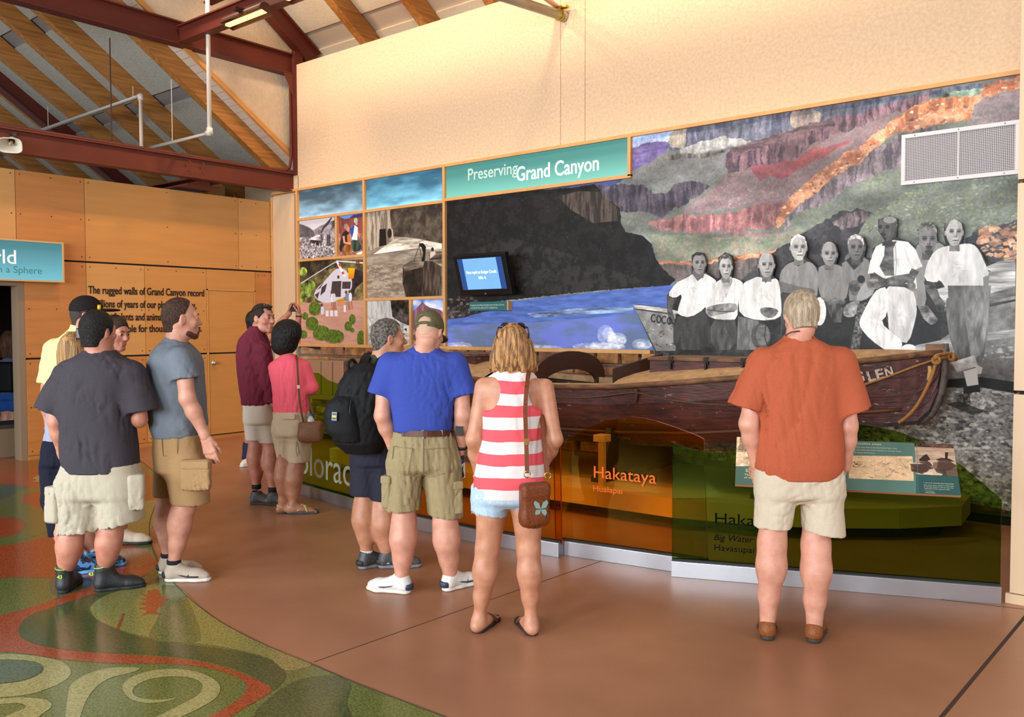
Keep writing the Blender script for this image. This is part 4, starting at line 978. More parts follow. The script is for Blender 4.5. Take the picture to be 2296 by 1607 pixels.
# shadow gap under the frames
b = MB(); b.box(xa, 9.9, -.03, 0.0, 1.275, 1.314); struct(b.build('trim_2', BLACK))
# title strips
def picture(name, label, x0, x1, z0, z1, m, cv=None, cat='picture', y=YP, grp=None):
    b = MB(); b.box(x0, x1, y, 0.0, z0, z1)
    o = b.build(name, m, uvf=uvr(cv.x0, cv.x1, cv.z0, cv.z1) if cv else None)
    return tag(o, label, cat, grp)
def cv(px0, px1, z0, z1, base, x0=None, x1=None):
    return Canvas(px0, px1, z0, z1, 200, mp, base)
for k, (u0, u1) in enumerate(((xa, xb_), (xb_, xc))):
    c = Canvas(u0, u1, zs, 3.58, 200, mp, (60, 86, 104))
    big = [(560, 300), (1100, 300), (1100, 560), (560, 560)]
    hh, ww = c.h, c.w
    t = fbm(hh, ww, 26, 90, 4, 40+k, .55); t = t/t.std(); gy = np.linspace(0, 1, hh)[:, None]
    top = np.array(((66, 88, 102), (52, 98, 124))[k])/255; bot = np.array(((168, 214, 244), (140, 214, 246))[k])/255
    q = np.clip(gy**1.8+t*.13, 0, 1)[..., None]
    c.a = (top*(1-q)+bot*q).astype(np.float32)
    picture('cloud_panel', ('backlit strip of stormy grey blue cloud at the top left of the frames', 'backlit strip of streaked blue cloud left of the title sign')[k], u0+.019, u1-.019, zs+.019, 3.58, pic_mat('cloud_print', c.out(), .4, emit=.35), c, 'panel')
tb = thing('title_sign', 'teal backlit title sign with white lettering above the river mural', 'sign', ((xc+xd)/2, 0, zsb))
b = MB(); b.box(xc+.019, xd-.019, YP-.005, 0, zsb+.019, 3.58); b.build('lit_face', grad_emit('teal_backlit', (58, 136, 126), (150, 238, 214), zsb, 3.5, .8), tb)
for s, pa, pb, base_z, m, sz in (('Preserving', (1049, 400), (1160, 392), 0, mat('pale_lettering', (176, 206, 198), .5, emit=.25), .2), ('Grand Canyon', (1158, 403), (1342, 383), 0, mat('white_sign_letters', (250, 250, 244), .5, emit=.5), .235)):
    a = on(*pa, 1, YP); c = on(*pb, 1, YP)
    text('lettering', s, (a[0], YP-.006, (a[2]+c[2])/2-.005), (1, 0, 0), (0, 0, 1), sz, m, tb, depth=.004, bold=.008, width=c[0]-a[0])
# ------------------------------------------------------------------ five framed photographs
def zc(sx, ox, oy): return lambda pts: [(ox+x*sx, oy+y*sx) for x, y in pts]
q2 = zc(.1369, 660, 400); q3 = zc(.1524, 660, 600)
# 1 old camp
c = Canvas(xa, xr2, z2, zs, 230, mp, (150, 146, 150)); P = q2
c.poly(P([(0, 600), (700, 600), (700, 1350), (0, 1350)]), (150, 146, 152), 'rock', .1)
c.poly(P([(0, 690), (650, 620), (650, 700), (400, 790), (310, 850), (250, 800), (150, 760), (70, 740)]), (214, 212, 220))
c.poly(P([(60, 740), (150, 765), (220, 795), (300, 850), (330, 880), (340, 960), (60, 960)]), (112, 108, 116), 'rock', .25, col2=(80, 78, 84))
c.poly(P([(310, 850), (400, 790), (500, 740), (660, 680), (660, 960), (340, 960)]), (136, 132, 140), 'rock', .2)
c.line(P([(610, 640), (540, 740), (480, 800), (440, 890)]), [2, 6, 5, 2], (66, 62, 68))
c.poly(P([(60, 960), (660, 950), (660, 1320), (60, 1320)]), (142, 138, 144), 'fine', .25)
c.poly(P([(250, 1005), (330, 1005), (440, 1030), (430, 1100), (360, 1090), (290, 1050)]), (44, 42, 46))
c.poly(P([(230, 1000), (330, 940), (410, 915), (440, 1010), (330, 1010)]), (186, 182, 188), 'strata', .2)
for x in (430, 480, 530, 560): c.poly(P([(x, 920), (x+26, 920), (x+30, 1100), (x+4, 1100)]), (70, 68, 74) if x != 480 else (210, 208, 212), 'blob', .2)
for x in (345, 415, 460): c.line(P([(x, 1050), (x-4, 1130)]), 1.6, (220, 218, 222))
c.speck(P([(70, 1120), (650, 1120), (650, 1310), (70, 1310)]), 90, 3, [(236, 234, 238), (60, 58, 62), (190, 186, 190)], .8, 21)
picture('old_camp_photograph', 'small black and white photograph of a rocky river camp', xa+.019, xr2-.019, z2+.019, zs-.019, pic_mat('camp_print', c.out(1.05), .4), c, grp='framed photographs')
# 2 two people kneeling
c = Canvas(xr2, xb_, z2, zs, 230, mp, (150, 70, 60))
c.poly(P([(680, 560), (1150, 560), (1150, 1300), (680, 1300)]), (150, 84, 78), 'vert', .25, col2=(110, 58, 58))
c.poly(P([(700, 600), (1150, 560), (1150, 590), (900, 650), (840, 665), (760, 640)]), (110, 160, 232)); c.poly(P([(900, 650), (960, 600), (1150, 570), (1150, 620)]), (62, 62, 118))
c.poly(P([(700, 900), (1120, 900), (1120, 1270), (700, 1270)]), (150, 112, 108), 'rock', .2)
c.poly(P([(930, 1010), (1040, 1000), (1110, 1130), (1060, 1190), (960, 1200), (930, 1100)]), (50, 72, 62), 'fold', .2, smooth=1)
c.poly(P([(900, 820), (980, 760), (1040, 800), (1030, 1010), (940, 1000)]), (236, 236, 244)); c.poly(P([(900, 820), (985, 760), (970, 880), (940, 980)]), (52, 74, 156))
c.ell(*P([(1005, 690)])[0], 4.6, 6.6, (196, 184, 132)); c.ell(*P([(1018, 735)])[0], 2.8, 4.4, (150, 160, 190))
c.poly(P([(800, 870), (860, 850), (900, 900), (880, 1060), (800, 1200), (730, 1190), (760, 980)]), (40, 36, 40), smooth=1)
c.poly(P([(800, 1090), (940, 1050), (950, 1230), (760, 1250)]), (150, 96, 50), 'fold', .2, smooth=1); c.poly(P([(860, 930), (910, 900), (920, 1040), (870, 1050)]), (186, 120, 60))
c.line(P([(805, 940), (820, 1050), (930, 1070)]), 5, (222, 150, 130)); c.ell(*P([(850, 790)])[0], 5.5, 7, (150, 128, 110)); c.ell(*P([(880, 830)])[0], 3.4, 6, (218, 128, 112))
c.line(P([(1040, 860), (1060, 960)]), 2.5, (220, 130, 110)); c.poly(P([(1010, 1230), (1110, 1180), (1115, 1230), (1060, 1255)]), (250, 240, 232))
picture('kneeling_pair_photograph', 'small colour photograph of two people kneeling under a red cliff', xr2+.019, xb_-.019, z2+.019, zs-.019, pic_mat('kneeling_print', c.out(1.05), .4), c, grp='framed photographs')
# 3 helicopter
c = Canvas(xa, xb_, 1.35, z2, 230, mp, (190, 150, 130)); P = q3
c.poly(P([(0, -120), (1100, -120), (1100, 1150), (0, 1150)]), (206, 160, 142), 'strata', .1, col2=(180, 130, 110))
c.poly(P([(0, -120), (1100, -120), (1100, 480), (700, 480), (300, 520), (0, 500)]), (148, 132, 84), 'rock', .3, col2=(70, 64, 44))
c.poly(P([(0, -120), (700, -120), (600, 0), (330, 60), (200, 200), (0, 200)]), (84, 78, 58), 'rock', .4, col2=(40, 34, 30))
for cx, cy, rx, ry in ((200, 260, 110, 90), (130, 60, 60, 70), (180, 380, 90, 60), (110, 450, 50, 60)): c.ell(*P([(cx, cy)])[0], rx*.15, ry*.15, (118, 142, 62), tex='rock', amp=.3, wob=2)
c.poly(P([(760, 60), (900, 20), (1010, 60), (1010, 200), (900, 300), (840, 480), (760, 470), (780, 300)]), (44, 38, 44), 'rock', .2)
c.poly(P([(340, 480), (280, 400), (330, 300), (420, 220), (500, 130), (600, 20), (700, 0), (780, 60), (850, 170), (840, 330), (740, 440), (560, 510), (440, 520)]), (206, 204, 216), smooth=1)
c.poly(P([(790, 0), (890, 10), (870, 160), (790, 165)]), (242, 188, 20), grad=(214, 120, 20))
c.poly(P([(610, 480), (740, 440), (730, 490), (650, 520)]), (206, 134, 30))
for q in ([(555, 200), (690, 195), (680, 430), (530, 430)], [(705, 205), (830, 205), (820, 310), (700, 310)], [(400, 290), (480, 230), (450, 350), (380, 410)], [(300, 400), (370, 350), (340, 460)], [(330, 330), (440, 200), (380, 300)], [(630, 115), (660, 115), (660, 160), (630, 160)]):
    c.poly(P(q), (64, 56, 58))
c.line(P([(100, 230), (300, 100), (560, -60), (640, -100)]), 2.2, (206, 204, 210)); c.line(P([(620, -100), (740, 130)]), 5, (240, 236, 240)); c.line(P([(660, -60), (680, -20)]), 5, (206, 70, 60)); c.line(P([(705, 60), (722, 95)]), 5, (206, 70, 60))
c.line(P([(620, -100), (1010, -70)]), 3, (236, 234, 238)); c.line(P([(900, -80), (960, -76)]), 3, (206, 70, 60))
for x, y, col in ((560, 400, (232, 230, 238)), (580, 400, (208, 206, 220)), (770, 400, (128, 134, 160)), (820, 390, (220, 224, 236)), (410, 590, (200, 204, 220))):
    c.poly(P([(x-26, y-20), (x+20, y-30), (x+30, y+90), (x-20, y+110)]), col, smooth=1); c.line(P([(x-10, y+110), (x-4, y+230 if x != 410 else y+130)]), 2.2, (160, 110, 90)); c.line(P([(x+18, y+100), (x+30, y+220 if x != 410 else y+120)]), 2.2, (150, 100, 80)); c.ell(*P([(x-10, y-40)])[0], 3, 3.6, (92, 66, 56))
for x in (545, 740, 480, 610): c.poly(P([(x-20, 630), (x+22, 630), (x+24, 715), (x-20, 715)]) if x != 740 else P([(x-16, 550), (x+18, 550), (x+18, 650), (x-16, 650)]), (222, 220, 230))
for cx, cy, rx, ry in ((300, 600, 90, 100), (260, 820, 95, 100), (160, 710, 45, 55), (400, 960, 130, 110), (580, 1010, 150, 100), (790, 860, 55, 70), (850, 760, 48, 75), (130, 980, 60, 60), (980, 1040, 60, 120), (850, 920, 34, 34)):
    c.ell(*P([(cx, cy+ry*.5)])[0], rx*.15, ry*.09, (120, 88, 76), a=.5); c.ell(*P([(cx, cy)])[0], rx*.152, ry*.152, (104, 132, 44), tex='fine', amp=.3, col2=(62, 86, 30), wob=2.4)
picture('helicopter_photograph', 'colour photograph of a white and yellow helicopter unloading on pink sand', xa+.019, xb_-.019, 1.356, z2-.019, pic_mat('helicopter_print', c.out(1.05), .4), c, grp='framed photographs')
# 4 sepia river with photographer
q1 = zc(.3484, 600, 340)
c = Canvas(xb_, xc, z3, zs, 230, mp, (170, 158, 142)); P = q1
c.poly(P([(600, 300), (1150, 300), (1150, 960), (600, 960)]), (176, 164, 146), 'water', .2, col2=(120, 108, 94))
c.poly(P([(780, 300), (1150, 300), (1150, 590), (1060, 590), (980, 560), (900, 550), (800, 545)]), (98, 88, 76), 'rock', .3, col2=(56, 48, 42))
c.poly(P([(620, 370), (790, 360), (785, 470), (810, 510), (805, 600), (715, 612), (640, 640), (620, 660)]), (186, 174, 156), 'vert', .5, col2=(120, 108, 94), wob=1)
c.poly(P([(720, 500), (760, 495), (765, 600), (718, 610)]), (26, 22, 20)); c.ell(*P([(785, 525)])[0], 5, 11, (40, 34, 30)); c.line(P([(800, 500), (808, 560), (804, 604)]), 2, (206, 196, 178))
c.poly(P([(820, 560), (960, 560), (1120, 590), (1120, 640), (960, 620), (820, 640), (680, 660)]), (216, 206, 188), 'water', .15)
c.poly(P([(640, 720), (870, 700), (880, 935), (640, 940)]), (124, 110, 96), 'water', .35, col2=(176, 162, 144))
c.speck(P([(640, 730), (870, 720), (880, 930), (640, 935)]), 160, 2, [(206, 194, 176), (84, 72, 62)], .5, 22)
c.poly(P([(1040, 650), (1120, 640), (1120, 720), (1040, 715)]), (90, 78, 68), 'strata', .3)
c.poly(P([(870, 730), (930, 700), (1060, 705), (1120, 740), (1120, 960), (890, 940), (885, 880), (868, 850)]), (96, 82, 70), 'vert', .4, col2=(44, 36, 30))
c.poly(P([(870, 730), (930, 700), (1010, 700), (1000, 740), (880, 770)]), (152, 138, 120), 'strata', .35, col2=(90, 78, 66))
c.poly(P([(885, 770), (1000, 745), (990, 930), (892, 940), (870, 850)]), (36, 28, 24), 'rock', .3, a=.85)
c.poly(P([(975, 590), (1000, 588), (1018, 610), (1016, 650), (1010, 706), (990, 706), (1000, 650), (990, 615), (974, 606)]), (22, 18, 18)); c.line(P([(975, 605), (940, 706)]), 1.2, (30, 26, 24)); c.line(P([(976, 605), (992, 700)]), 1.2, (30, 26, 24)); c.ell(*P([(1060, 628)])[0], 3.2, 4.5, (40, 34, 32)); c.poly(P([(1045, 645), (1078, 640), (1080, 660), (1044, 690)]), (208, 198, 184))
picture('river_photograph', 'sepia photograph of a photographer with tripod on a rock above a river', xb_+.019, xc-.019, z3+.019, zs-.019, pic_mat('river_print', c.out(1.05), .4), c, grp='framed photographs')
# 5 falls, 6 butte
c = Canvas(xb_, xv4, 1.35, z3, 230, mp, (160, 160, 158)); P = q3
c.poly(P([(1030, 470), (1700, 470), (1700, 1150), (1030, 1150)]), (186, 186, 184), 'blob', .12)
c.poly(P([(1060, 490), (1400, 485), (1450, 720), (1300, 760), (1060, 740)]), (164, 162, 160), 'vert', .35, col2=(206, 206, 204))
c.poly(P([(1410, 480), (1700, 470), (1700, 860), (1560, 800), (1440, 720)]), (60, 54, 52), 'rock', .4)
c.poly(P([(1600, 860), (1700, 850), (1700, 960), (1620, 960)]), (224, 224, 222)); c.poly(P([(1610, 900), (1650, 890), (1650, 940)]), (40, 40, 42))
picture('waterfall_photograph', 'small black and white photograph of a waterfall behind the grey haired man', xb_+.019, xv4-.019, 1.356, z3-.019, pic_mat('waterfall_print', c.out(1.05), .4), c, grp='framed photographs')
c = Canvas(xv4, xc, 1.35, z3, 230, mp, (90, 140, 220))
c.poly(P([(1700, 440), (2220, 440), (2220, 760), (1700, 760)]), (88, 130, 220), 'cloud', .3, col2=(232, 238, 250))
c.poly(P([(1720, 680), (1790, 600), (1850, 540), (1885, 495), (1925, 545), (1990, 585), (2060, 600), (2140, 620), (2220, 680), (2220, 1150), (1700, 1150)]), (158, 112, 122), 'vert', .3, col2=(112, 76, 92))
c.poly(P([(1700, 900), (2220, 900), (2220, 1150), (1700, 1150)]), (110, 90, 84), 'rock', .3)
picture('butte_photograph', 'small colour photograph of a red butte behind the olive capped man', xv4+.019, xc-.019, 1.356, z3-.019, pic_mat('butte_print', c.out(1.05), .4), c, grp='framed photographs')
# ------------------------------------------------------------------ monitor and its caption
qm = zc(.0995, 1010, 550)
def corner(p, y): return on(*qm([p])[0], 1, y)
TL, TR, BR, BL_ = corner((50, 245), -.34), corner((1215, 165), -.34), corner((1262, 1110), -.20), corner((150, 1140), -.20)
nn = np.cross(TR-TL, BL_-TL); nn /= np.linalg.norm(nn); nn = nn if nn[1] < 0 else -nn
TR = TL+(TR-TL)*np.array([1, 0, 0]); BR = np.array([BL_[0]+(TR-TL)[0], BL_[1], BL_[2]]); 
ctr = (TL+TR+BR+BL_)/4; BL_ = np.array([TL[0], BL_[1], BL_[2]]); BR = np.array([TR[0], BR[1], BR[2]])
tv = thing('monitor', 'black wall monitor tilted down showing a blue title card with white words', 'monitor', ctr)
r_ = np.array([1.0, 0, 0]); u_ = (TL-BL_)/np.linalg.norm(TL-BL_); n_ = np.cross(r_, u_); w_ = TR[0]-TL[0]; h_ = np.linalg.norm(TL-BL_)
o_ = (TL+BR)/2
b = MB(); b.obox(o_-n_*.035, r_*w_/2, n_*.035, u_*h_/2); b.build('casing', mat('black_plastic', (16, 15, 16), .35), tv, bevel=.006)
sw, sh = w_*.425, h_*.385; so = o_+u_*h_*.03
b = MB(); b.obox(so+n_*.001, r_*sw, n_*.001, u_*sh); b.build('screen_border', mat('screen_navy', (36, 68, 122), .25, emit=.6), tv)
b = MB(); b.obox(so+n_*.002, r_*sw*.76, n_*.0012, u_*sh*.985); b.build('screen', mat('screen_blue', (104, 152, 226), .25, emit=.85, vary=.08, vscale=4), tv)
b = MB(); b.bar((ctr[0], -.2, ctr[2]), (ctr[0], -.0, ctr[2]), .2, .2); b.build('bracket', BLACK, tv)
SW = mat('screen_white', (226, 240, 250), .4, emit=.8)
for s, dz, wd_ in (('First rapid at Badger Creek', .005, sw*1.36), ('Mile 4.', -.062, sw*.34)):
    text('caption_line', s, so+n_*.0045+u_*dz-r_*wd_/2, r_, u_, .05, SW, tv, depth=.001, bold=.01, width=wd_)
b = MB(); b.tube([o_-u_*(h_*.46)+n_*.0, o_-u_*(h_*.46)+n_*.003], .011, 14); b.build('badge', mat('silver_badge', (170, 170, 172), .3, .7), tv)
a, c_ = on(1053, 697, 1, -.09), on(1137, 672, 1, -.09); z0 = (a[2]+on(1140, 695, 1, -.09)[2])/2; z1 = z0+.105
cp = thing('caption_plate', 'small teal caption plate with fine white text under the monitor', 'plaque', ((a[0]+c_[0])/2, -.09, z0))
TEALP = mat('teal_print', (36, 104, 98), .45)
b = MB(); b.box(a[0], c_[0], -.09, -.02, z0, z1); b.build('plate', TEALP, cp)
b = MB(); b.box(c_[0], c_[0]+.018, -.092, -.02, z0, z1); b.build('end_cap', FRAME, cp)
for i, s in enumerate(('Footage from the Birdseye Expedition shows the Glen on the river.', 'It was the first film made by the U.S. Geologic Survey.')):
    text('text_line', s, (a[0]+.02, -.0925, z1-.048-i*.032), (1, 0, 0), (0, 0, 1), .03, mat('fine_print', (206, 222, 214), .5), cp, depth=.0008, width=(c_[0]-a[0])*(.9, .72)[i])
# ================================================================== ORGANIC SHAPES (distance field -> mesh)
f32 = np.float32
class Pr:
    """a primitive: bounds + distance function"""
    def __init__(s, lo, hi, fn, k=.02, mode='u', clips=()):
        s.lo, s.hi, s.fn, s.k, s.mode, s.clips = np.array(lo, float), np.array(hi, float), fn, k, mode, list(clips)
def V(*a): return np.array(a, float)
def unit(v): v = np.array(v, float); return v/np.linalg.norm(v)
def cone(a, b, ra, rb, k=.02, mode='u', flat=None, fs=1.0, clips=()):
    a, b = np.array(a, float), np.array(b, float); r = max(ra, rb)*max(1, fs); ba = b-a; L2 = max(ba@ba, 1e-9)
    def fn(x, y, z):
        px, py, pz = x-a[0], y-a[1], z-a[2]
        t = np.clip((px*ba[0]+py*ba[1]+pz*ba[2])/L2, 0, 1)
        qx, qy, qz = px-t*ba[0], py-t*ba[1], pz-t*ba[2]
        if flat is not None:
            q = (qx*flat[0]+qy*flat[1]+qz*flat[2])*(1/fs-1)
            qx, qy, qz = qx+flat[0]*q, qy+flat[1]*q, qz+flat[2]*q
        return (np.sqrt(qx*qx+qy*qy+qz*qz)-(ra+(rb-ra)*t))*min(1, (fs+1)/2)
    return Pr(np.minimum(a, b)-r, np.maximum(a, b)+r, fn, k, mode, clips)
def ell(c, r, ax=None, k=.02, mode='u', clips=()):
    c = np.array(c, float); ax = ax if ax is not None else (V(1, 0, 0), V(0, 1, 0), V(0, 0, 1)); m = max(r)
    def fn(x, y, z):
        px, py, pz = x-c[0], y-c[1], z-c[2]; k0 = 0; k1 = 0
        for i in range(3):
            q = (px*ax[i][0]+py*ax[i][1]+pz*ax[i][2])/r[i]; k0 = k0+q*q; k1 = k1+(q/r[i])**2
        k0 = np.sqrt(k0); return k0*(k0-1)/(np.sqrt(k1)+1e-6)
    return Pr(c-m, c+m, fn, k, mode, clips)
def rbox(c, h, ax, r=.01, k=.01, mode='u', clips=()):
    c = np.array(c, float); m = np.linalg.norm(h)+r
    def fn(x, y, z):
        px, py, pz = x-c[0], y-c[1], z-c[2]; s = 0; mx = None
        for i in range(3):
            q = np.abs(px*ax[i][0]+py*ax[i][1]+pz*ax[i][2])-h[i]; s = s+np.maximum(q, 0)**2; mx = q if mx is None else np.maximum(mx, q)
        return np.sqrt(s)+np.minimum(mx, 0)-r
    return Pr(c-m, c+m, fn, k, mode, clips)
def sm1(a, n):
    if n < 1: return a
    ker = np.hanning(2*n+3)[1:-1]; ker /= ker.sum(); return np.convolve(np.pad(a, n, 'edge'), ker, 'valid')
def loft(st, k=.03, n=2.3, soft=.02, clips=(), mode='u', R=None, F=None):
    """st: (z, cx, cy, a, b) rows; cross-sections across the view direction"""
    st = sorted(st); z = np.array([s[0] for s in st]); A = np.array(st)
    R = HR if R is None else R; F = HF if F is None else F
    zz = np.linspace(z[0], z[-1], 200); cols = [sm1(np.interp(zz, z, A[:, i]), int(soft/(zz[1]-zz[0]+1e-9))) for i in (1, 2, 3, 4)]
    m = A[:, 3:5].max(); lo = np.array([A[:, 1].min()-m, A[:, 2].min()-m, z[0]]); hi = np.array([A[:, 1].max()+m, A[:, 2].max()+m, z[-1]])
    def fn(x, y, zq):
        cx, cy, a, b = [np.interp(zq.ravel(), zz, c).reshape(zq.shape) for c in cols]
        px, py = x-cx, y-cy; u = np.abs(px*R[0]+py*R[1])/a; v = np.abs(px*F[0]+py*F[1])/b
        q = (u**n+v**n)**(1/n); d = (q-1)*np.minimum(a, b)
        return np.maximum(d, np.maximum(zq-z[-1], z[0]-zq))
    return Pr(lo, hi, fn, k, mode, clips)
def halfspace(p, n):
    p, n = np.array(p, float), np.array(n, float); n = n/np.linalg.norm(n); return (p, n)
def nets(D, o, vx):
    S = D < 0
    c = np.zeros(tuple(np.array(D.shape)-1), np.int8)
    for i in (0, 1):
        for j in (0, 1):
            for k in (0, 1): c += S[i:D.shape[0]-1+i, j:D.shape[1]-1+j, k:D.shape[2]-1+k]
    act = (c > 0) & (c < 8); ii, jj, kk = np.nonzero(act)
    if len(ii) == 0: return np.zeros((0, 3)), np.zeros((0, 4), int)
    idx = -np.ones(act.shape, np.int32); idx[act] = np.arange(len(ii))
    acc = np.zeros((len(ii), 3)); cnt = np.zeros(len(ii)); cor = [(i, j, k) for i in (0, 1) for j in (0, 1) for k in (0, 1)]
    val = {q: D[ii+q[0], jj+q[1], kk+q[2]] for q in cor}
    for a in cor:
        for ax in range(3):
            if a[ax] == 0:
                b = list(a); b[ax] = 1; b = tuple(b); v1, v2 = val[a], val[b]; cr_ = (v1 < 0) != (v2 < 0)
                t = np.where(cr_, v1/np.where(v1 == v2, 1, v1-v2), 0)
                for d in range(3): acc[:, d] += np.where(cr_, a[d]+(t if d == ax else 0), 0)
                cnt += cr_
    P = (np.stack([ii, jj, kk], 1)+acc/cnt[:, None])*vx+o
    F = []
    X = (S[:-1, 1:-1, 1:-1] != S[1:, 1:-1, 1:-1]); i, j, k = np.nonzero(X); s = S[:-1, 1:-1, 1:-1][X]
    q = np.stack([idx[i, j, k], idx[i, j+1, k], idx[i, j+1, k+1], idx[i, j, k+1]], 1); F.append(np.where(s[:, None], q, q[:, ::-1]))
    X = (S[1:-1, :-1, 1:-1] != S[1:-1, 1:, 1:-1]); i, j, k = np.nonzero(X); s = S[1:-1, :-1, 1:-1][X]
    q = np.stack([idx[i, j, k], idx[i, j, k+1], idx[i+1, j, k+1], idx[i+1, j, k]], 1); F.append(np.where(s[:, None], q, q[:, ::-1]))
    X = (S[1:-1, 1:-1, :-1] != S[1:-1, 1:-1, 1:]); i, j, k = np.nonzero(X); s = S[1:-1, 1:-1, :-1][X]
    q = np.stack([idx[i, j, k], idx[i+1, j, k], idx[i+1, j+1, k], idx[i, j+1, k]], 1); F.append(np.where(s[:, None], q, q[:, ::-1]))
    return P, np.concatenate(F)
def field(prims, vx, disp=None, clips=(), box=None):
    U_ = [p for p in prims if p.mode == 'u']
    lo = np.min([p.lo for p in U_], 0)-3*vx; hi = np.max([p.hi for p in U_], 0)+3*vx
    if box is not None: lo = np.maximum(lo, box[0]); hi = np.minimum(hi, box[1])
    n = np.ceil((hi-lo)/vx).astype(int)+1
    ax = [(lo[i]+np.arange(n[i])*vx).astype(f32) for i in range(3)]
    D = np.full(tuple(n), .2, f32)
    for p in prims:
        mg = max(p.k*1.1, vx*2.5)+(.02 if p.mode != 'u' else 0)
        s = []; bad = False
        for i in range(3):
            a = max(0, int((p.lo[i]-mg-lo[i])/vx)); b = min(n[i], int((p.hi[i]+mg-lo[i])/vx)+2)
            if b <= a: bad = True
            s.append(slice(a, b))
        if bad: continue
        x, y, z = ax[0][s[0]][:, None, None], ax[1][s[1]][None, :, None], ax[2][s[2]][None, None, :]
        d = p.fn(x, y, z)
        for cp, cn in p.clips: d = np.maximum(d, (x-cp[0])*cn[0]+(y-cp[1])*cn[1]+(z-cp[2])*cn[2])
        s = tuple(s); E = D[s]; k = max(p.k, 1e-4)
        if p.mode == 'u':
            h = np.clip(.5+.5*(E-d)/k, 0, 1); D[s] = E*(1-h)+d*h-k*h*(1-h)
        else:
            h = np.clip(.5-.5*(E+d)/k, 0, 1); D[s] = E*(1-h)-d*h+k*h*(1-h)
    x, y, z = ax[0][:, None, None], ax[1][None, :, None], ax[2][None, None, :]
    if disp is not None:
        m = np.abs(D) < .05; i, j, k = np.nonzero(m); D[m] += disp(ax[0][i], ax[1][j], ax[2][k]).astype(f32)
    for cp, cn in clips: D = np.maximum(D, (x-cp[0])*cn[0]+(y-cp[1])*cn[1]+(z-cp[2])*cn[2])
    for a in range(3):
        sl = [slice(None)]*3
        for e in (0, -1): sl[a] = e; D[tuple(sl)] = np.maximum(D[tuple(sl)], vx*.4)
    return D, lo
def raw(name, P, F):
    me = bpy.data.meshes.new(name)
    me.vertices.add(len(P)); me.vertices.foreach_set('co', np.asarray(P, f32).ravel())
    me.loops.add(len(F)*4); me.loops.foreach_set('vertex_index', F.ravel().astype(np.int32))
    me.polygons.add(len(F)); me.polygons.foreach_set('loop_start', np.arange(0, len(F)*4, 4, dtype=np.int32))
    me.update(calc_edges=True); me.validate(); me.shade_smooth(); return me
def relax(P, F, it=1, w=.5):
    for _ in range(it):
        s = np.zeros_like(P); c = np.zeros(len(P))
        for a, b in ((0, 1), (1, 2), (2, 3), (3, 0)):
            for u, v in ((a, b), (b, a)):
                np.add.at(s, F[:, u], P[F[:, v]]); np.add.at(c, F[:, u], 1)
        P = P*(1-w)+w*s/np.maximum(c, 1)[:, None]
    return P
def organ(name, prims, material, parent, vx=.008, disp=None, clips=(), rl=1):
    D, lo = field(prims, vx, disp, clips); P, F = nets(D, lo, vx)
    if rl: P = relax(P, F, rl)
    return link(name, raw(name, P, F), material, parent)
def organs(name, sets, material, parent):
    """several distance fields at different finenesses joined into one mesh"""
    Ps, Fs, k = [], [], 0
    for prims, vx, clips, rl in sets:
        D, lo = field(prims, vx, None, clips); P, F = nets(D, lo, vx)
        if len(P) == 0: continue
        if rl: P = relax(P, F, rl)
        Ps.append(P); Fs.append(F+k); k += len(P)
    return link(name, raw(name, np.concatenate(Ps), np.concatenate(Fs)), material, parent)
def folds3(seed, amp=.004, vert=1.0, lam=(.05, .14)):
    r = np.random.default_rng(seed); W_ = []
    for _ in range(9):
        th = r.random()*2*PI; l = r.uniform(*lam); d = np.array([math.cos(th), math.sin(th), r.normal(0, .28)*vert]); d /= np.linalg.norm(d)
        W_.append((d*2*PI/l, r.random()*6.28, r.uniform(.4, 1)))
    w0 = [(r.normal(0, 1, 3)*9, r.random()*6) for _ in range(2)]
    def fn(x, y, z):
        o = 0; wx = .6*np.sin(x*w0[0][0][0]+y*w0[0][0][1]+z*w0[0][0][2]+w0[0][1]); g = .5+.5*np.sin(x*w0[1][0][0]+y*w0[1][0][1]+z*w0[1][0][2]+w0[1][1])
        for d, ph, a in W_:
            s = np.sin(x*d[0]+y*d[1]+z*d[2]+ph+wx*2); o = o+a*(1-np.abs(s))**3*g
        return (o-.8)*amp*1.0
    return fn
# ================================================================== BOAT ON ITS PLINTH
YC = -0.9
BS = np.array([(3.95, .30, 1.30, .82), (4.5, .47, 1.19, .67), (5.3, .61, 1.09, .58), (6.2, .655, 1.045, .55), (7.0, .64, 1.07, .565), (7.7, .59, 1.14, .60), (8.2, .51, 1.195, .655),
               (8.6, .41, 1.255, .75), (8.95, .29, 1.325, .845), (9.25, .165, 1.365, .875), (9.38, .10, 1.385, .895), (9.46, .055, 1.395, .98), (9.51, .025, 1.40, 1.12), (9.53, .012, 1.405, 1.25)])
def bsp(x):
    out = []
    for j in (1, 2, 3): out.append(np.interp(x, BS[:, 0], BS[:, j]))
    return out
def hull(x, t, side, off=0.0):
    hb, g, k = bsp(x); b = .52+.48*(1-(1-t)**1.8)
    return V(x, YC+side*(hb*b+off), k+(g-k)*t)
HULL = mat('maroon_boat_paint', (94, 46, 38), .55, col2=(58, 30, 26), vscale=7, vstretch=(1, 2, 3), bump=.5, bscale=24, bstretch=(.5, 1, 3), detail=8)
nt = HULL.node_tree; n_ = nt.nodes
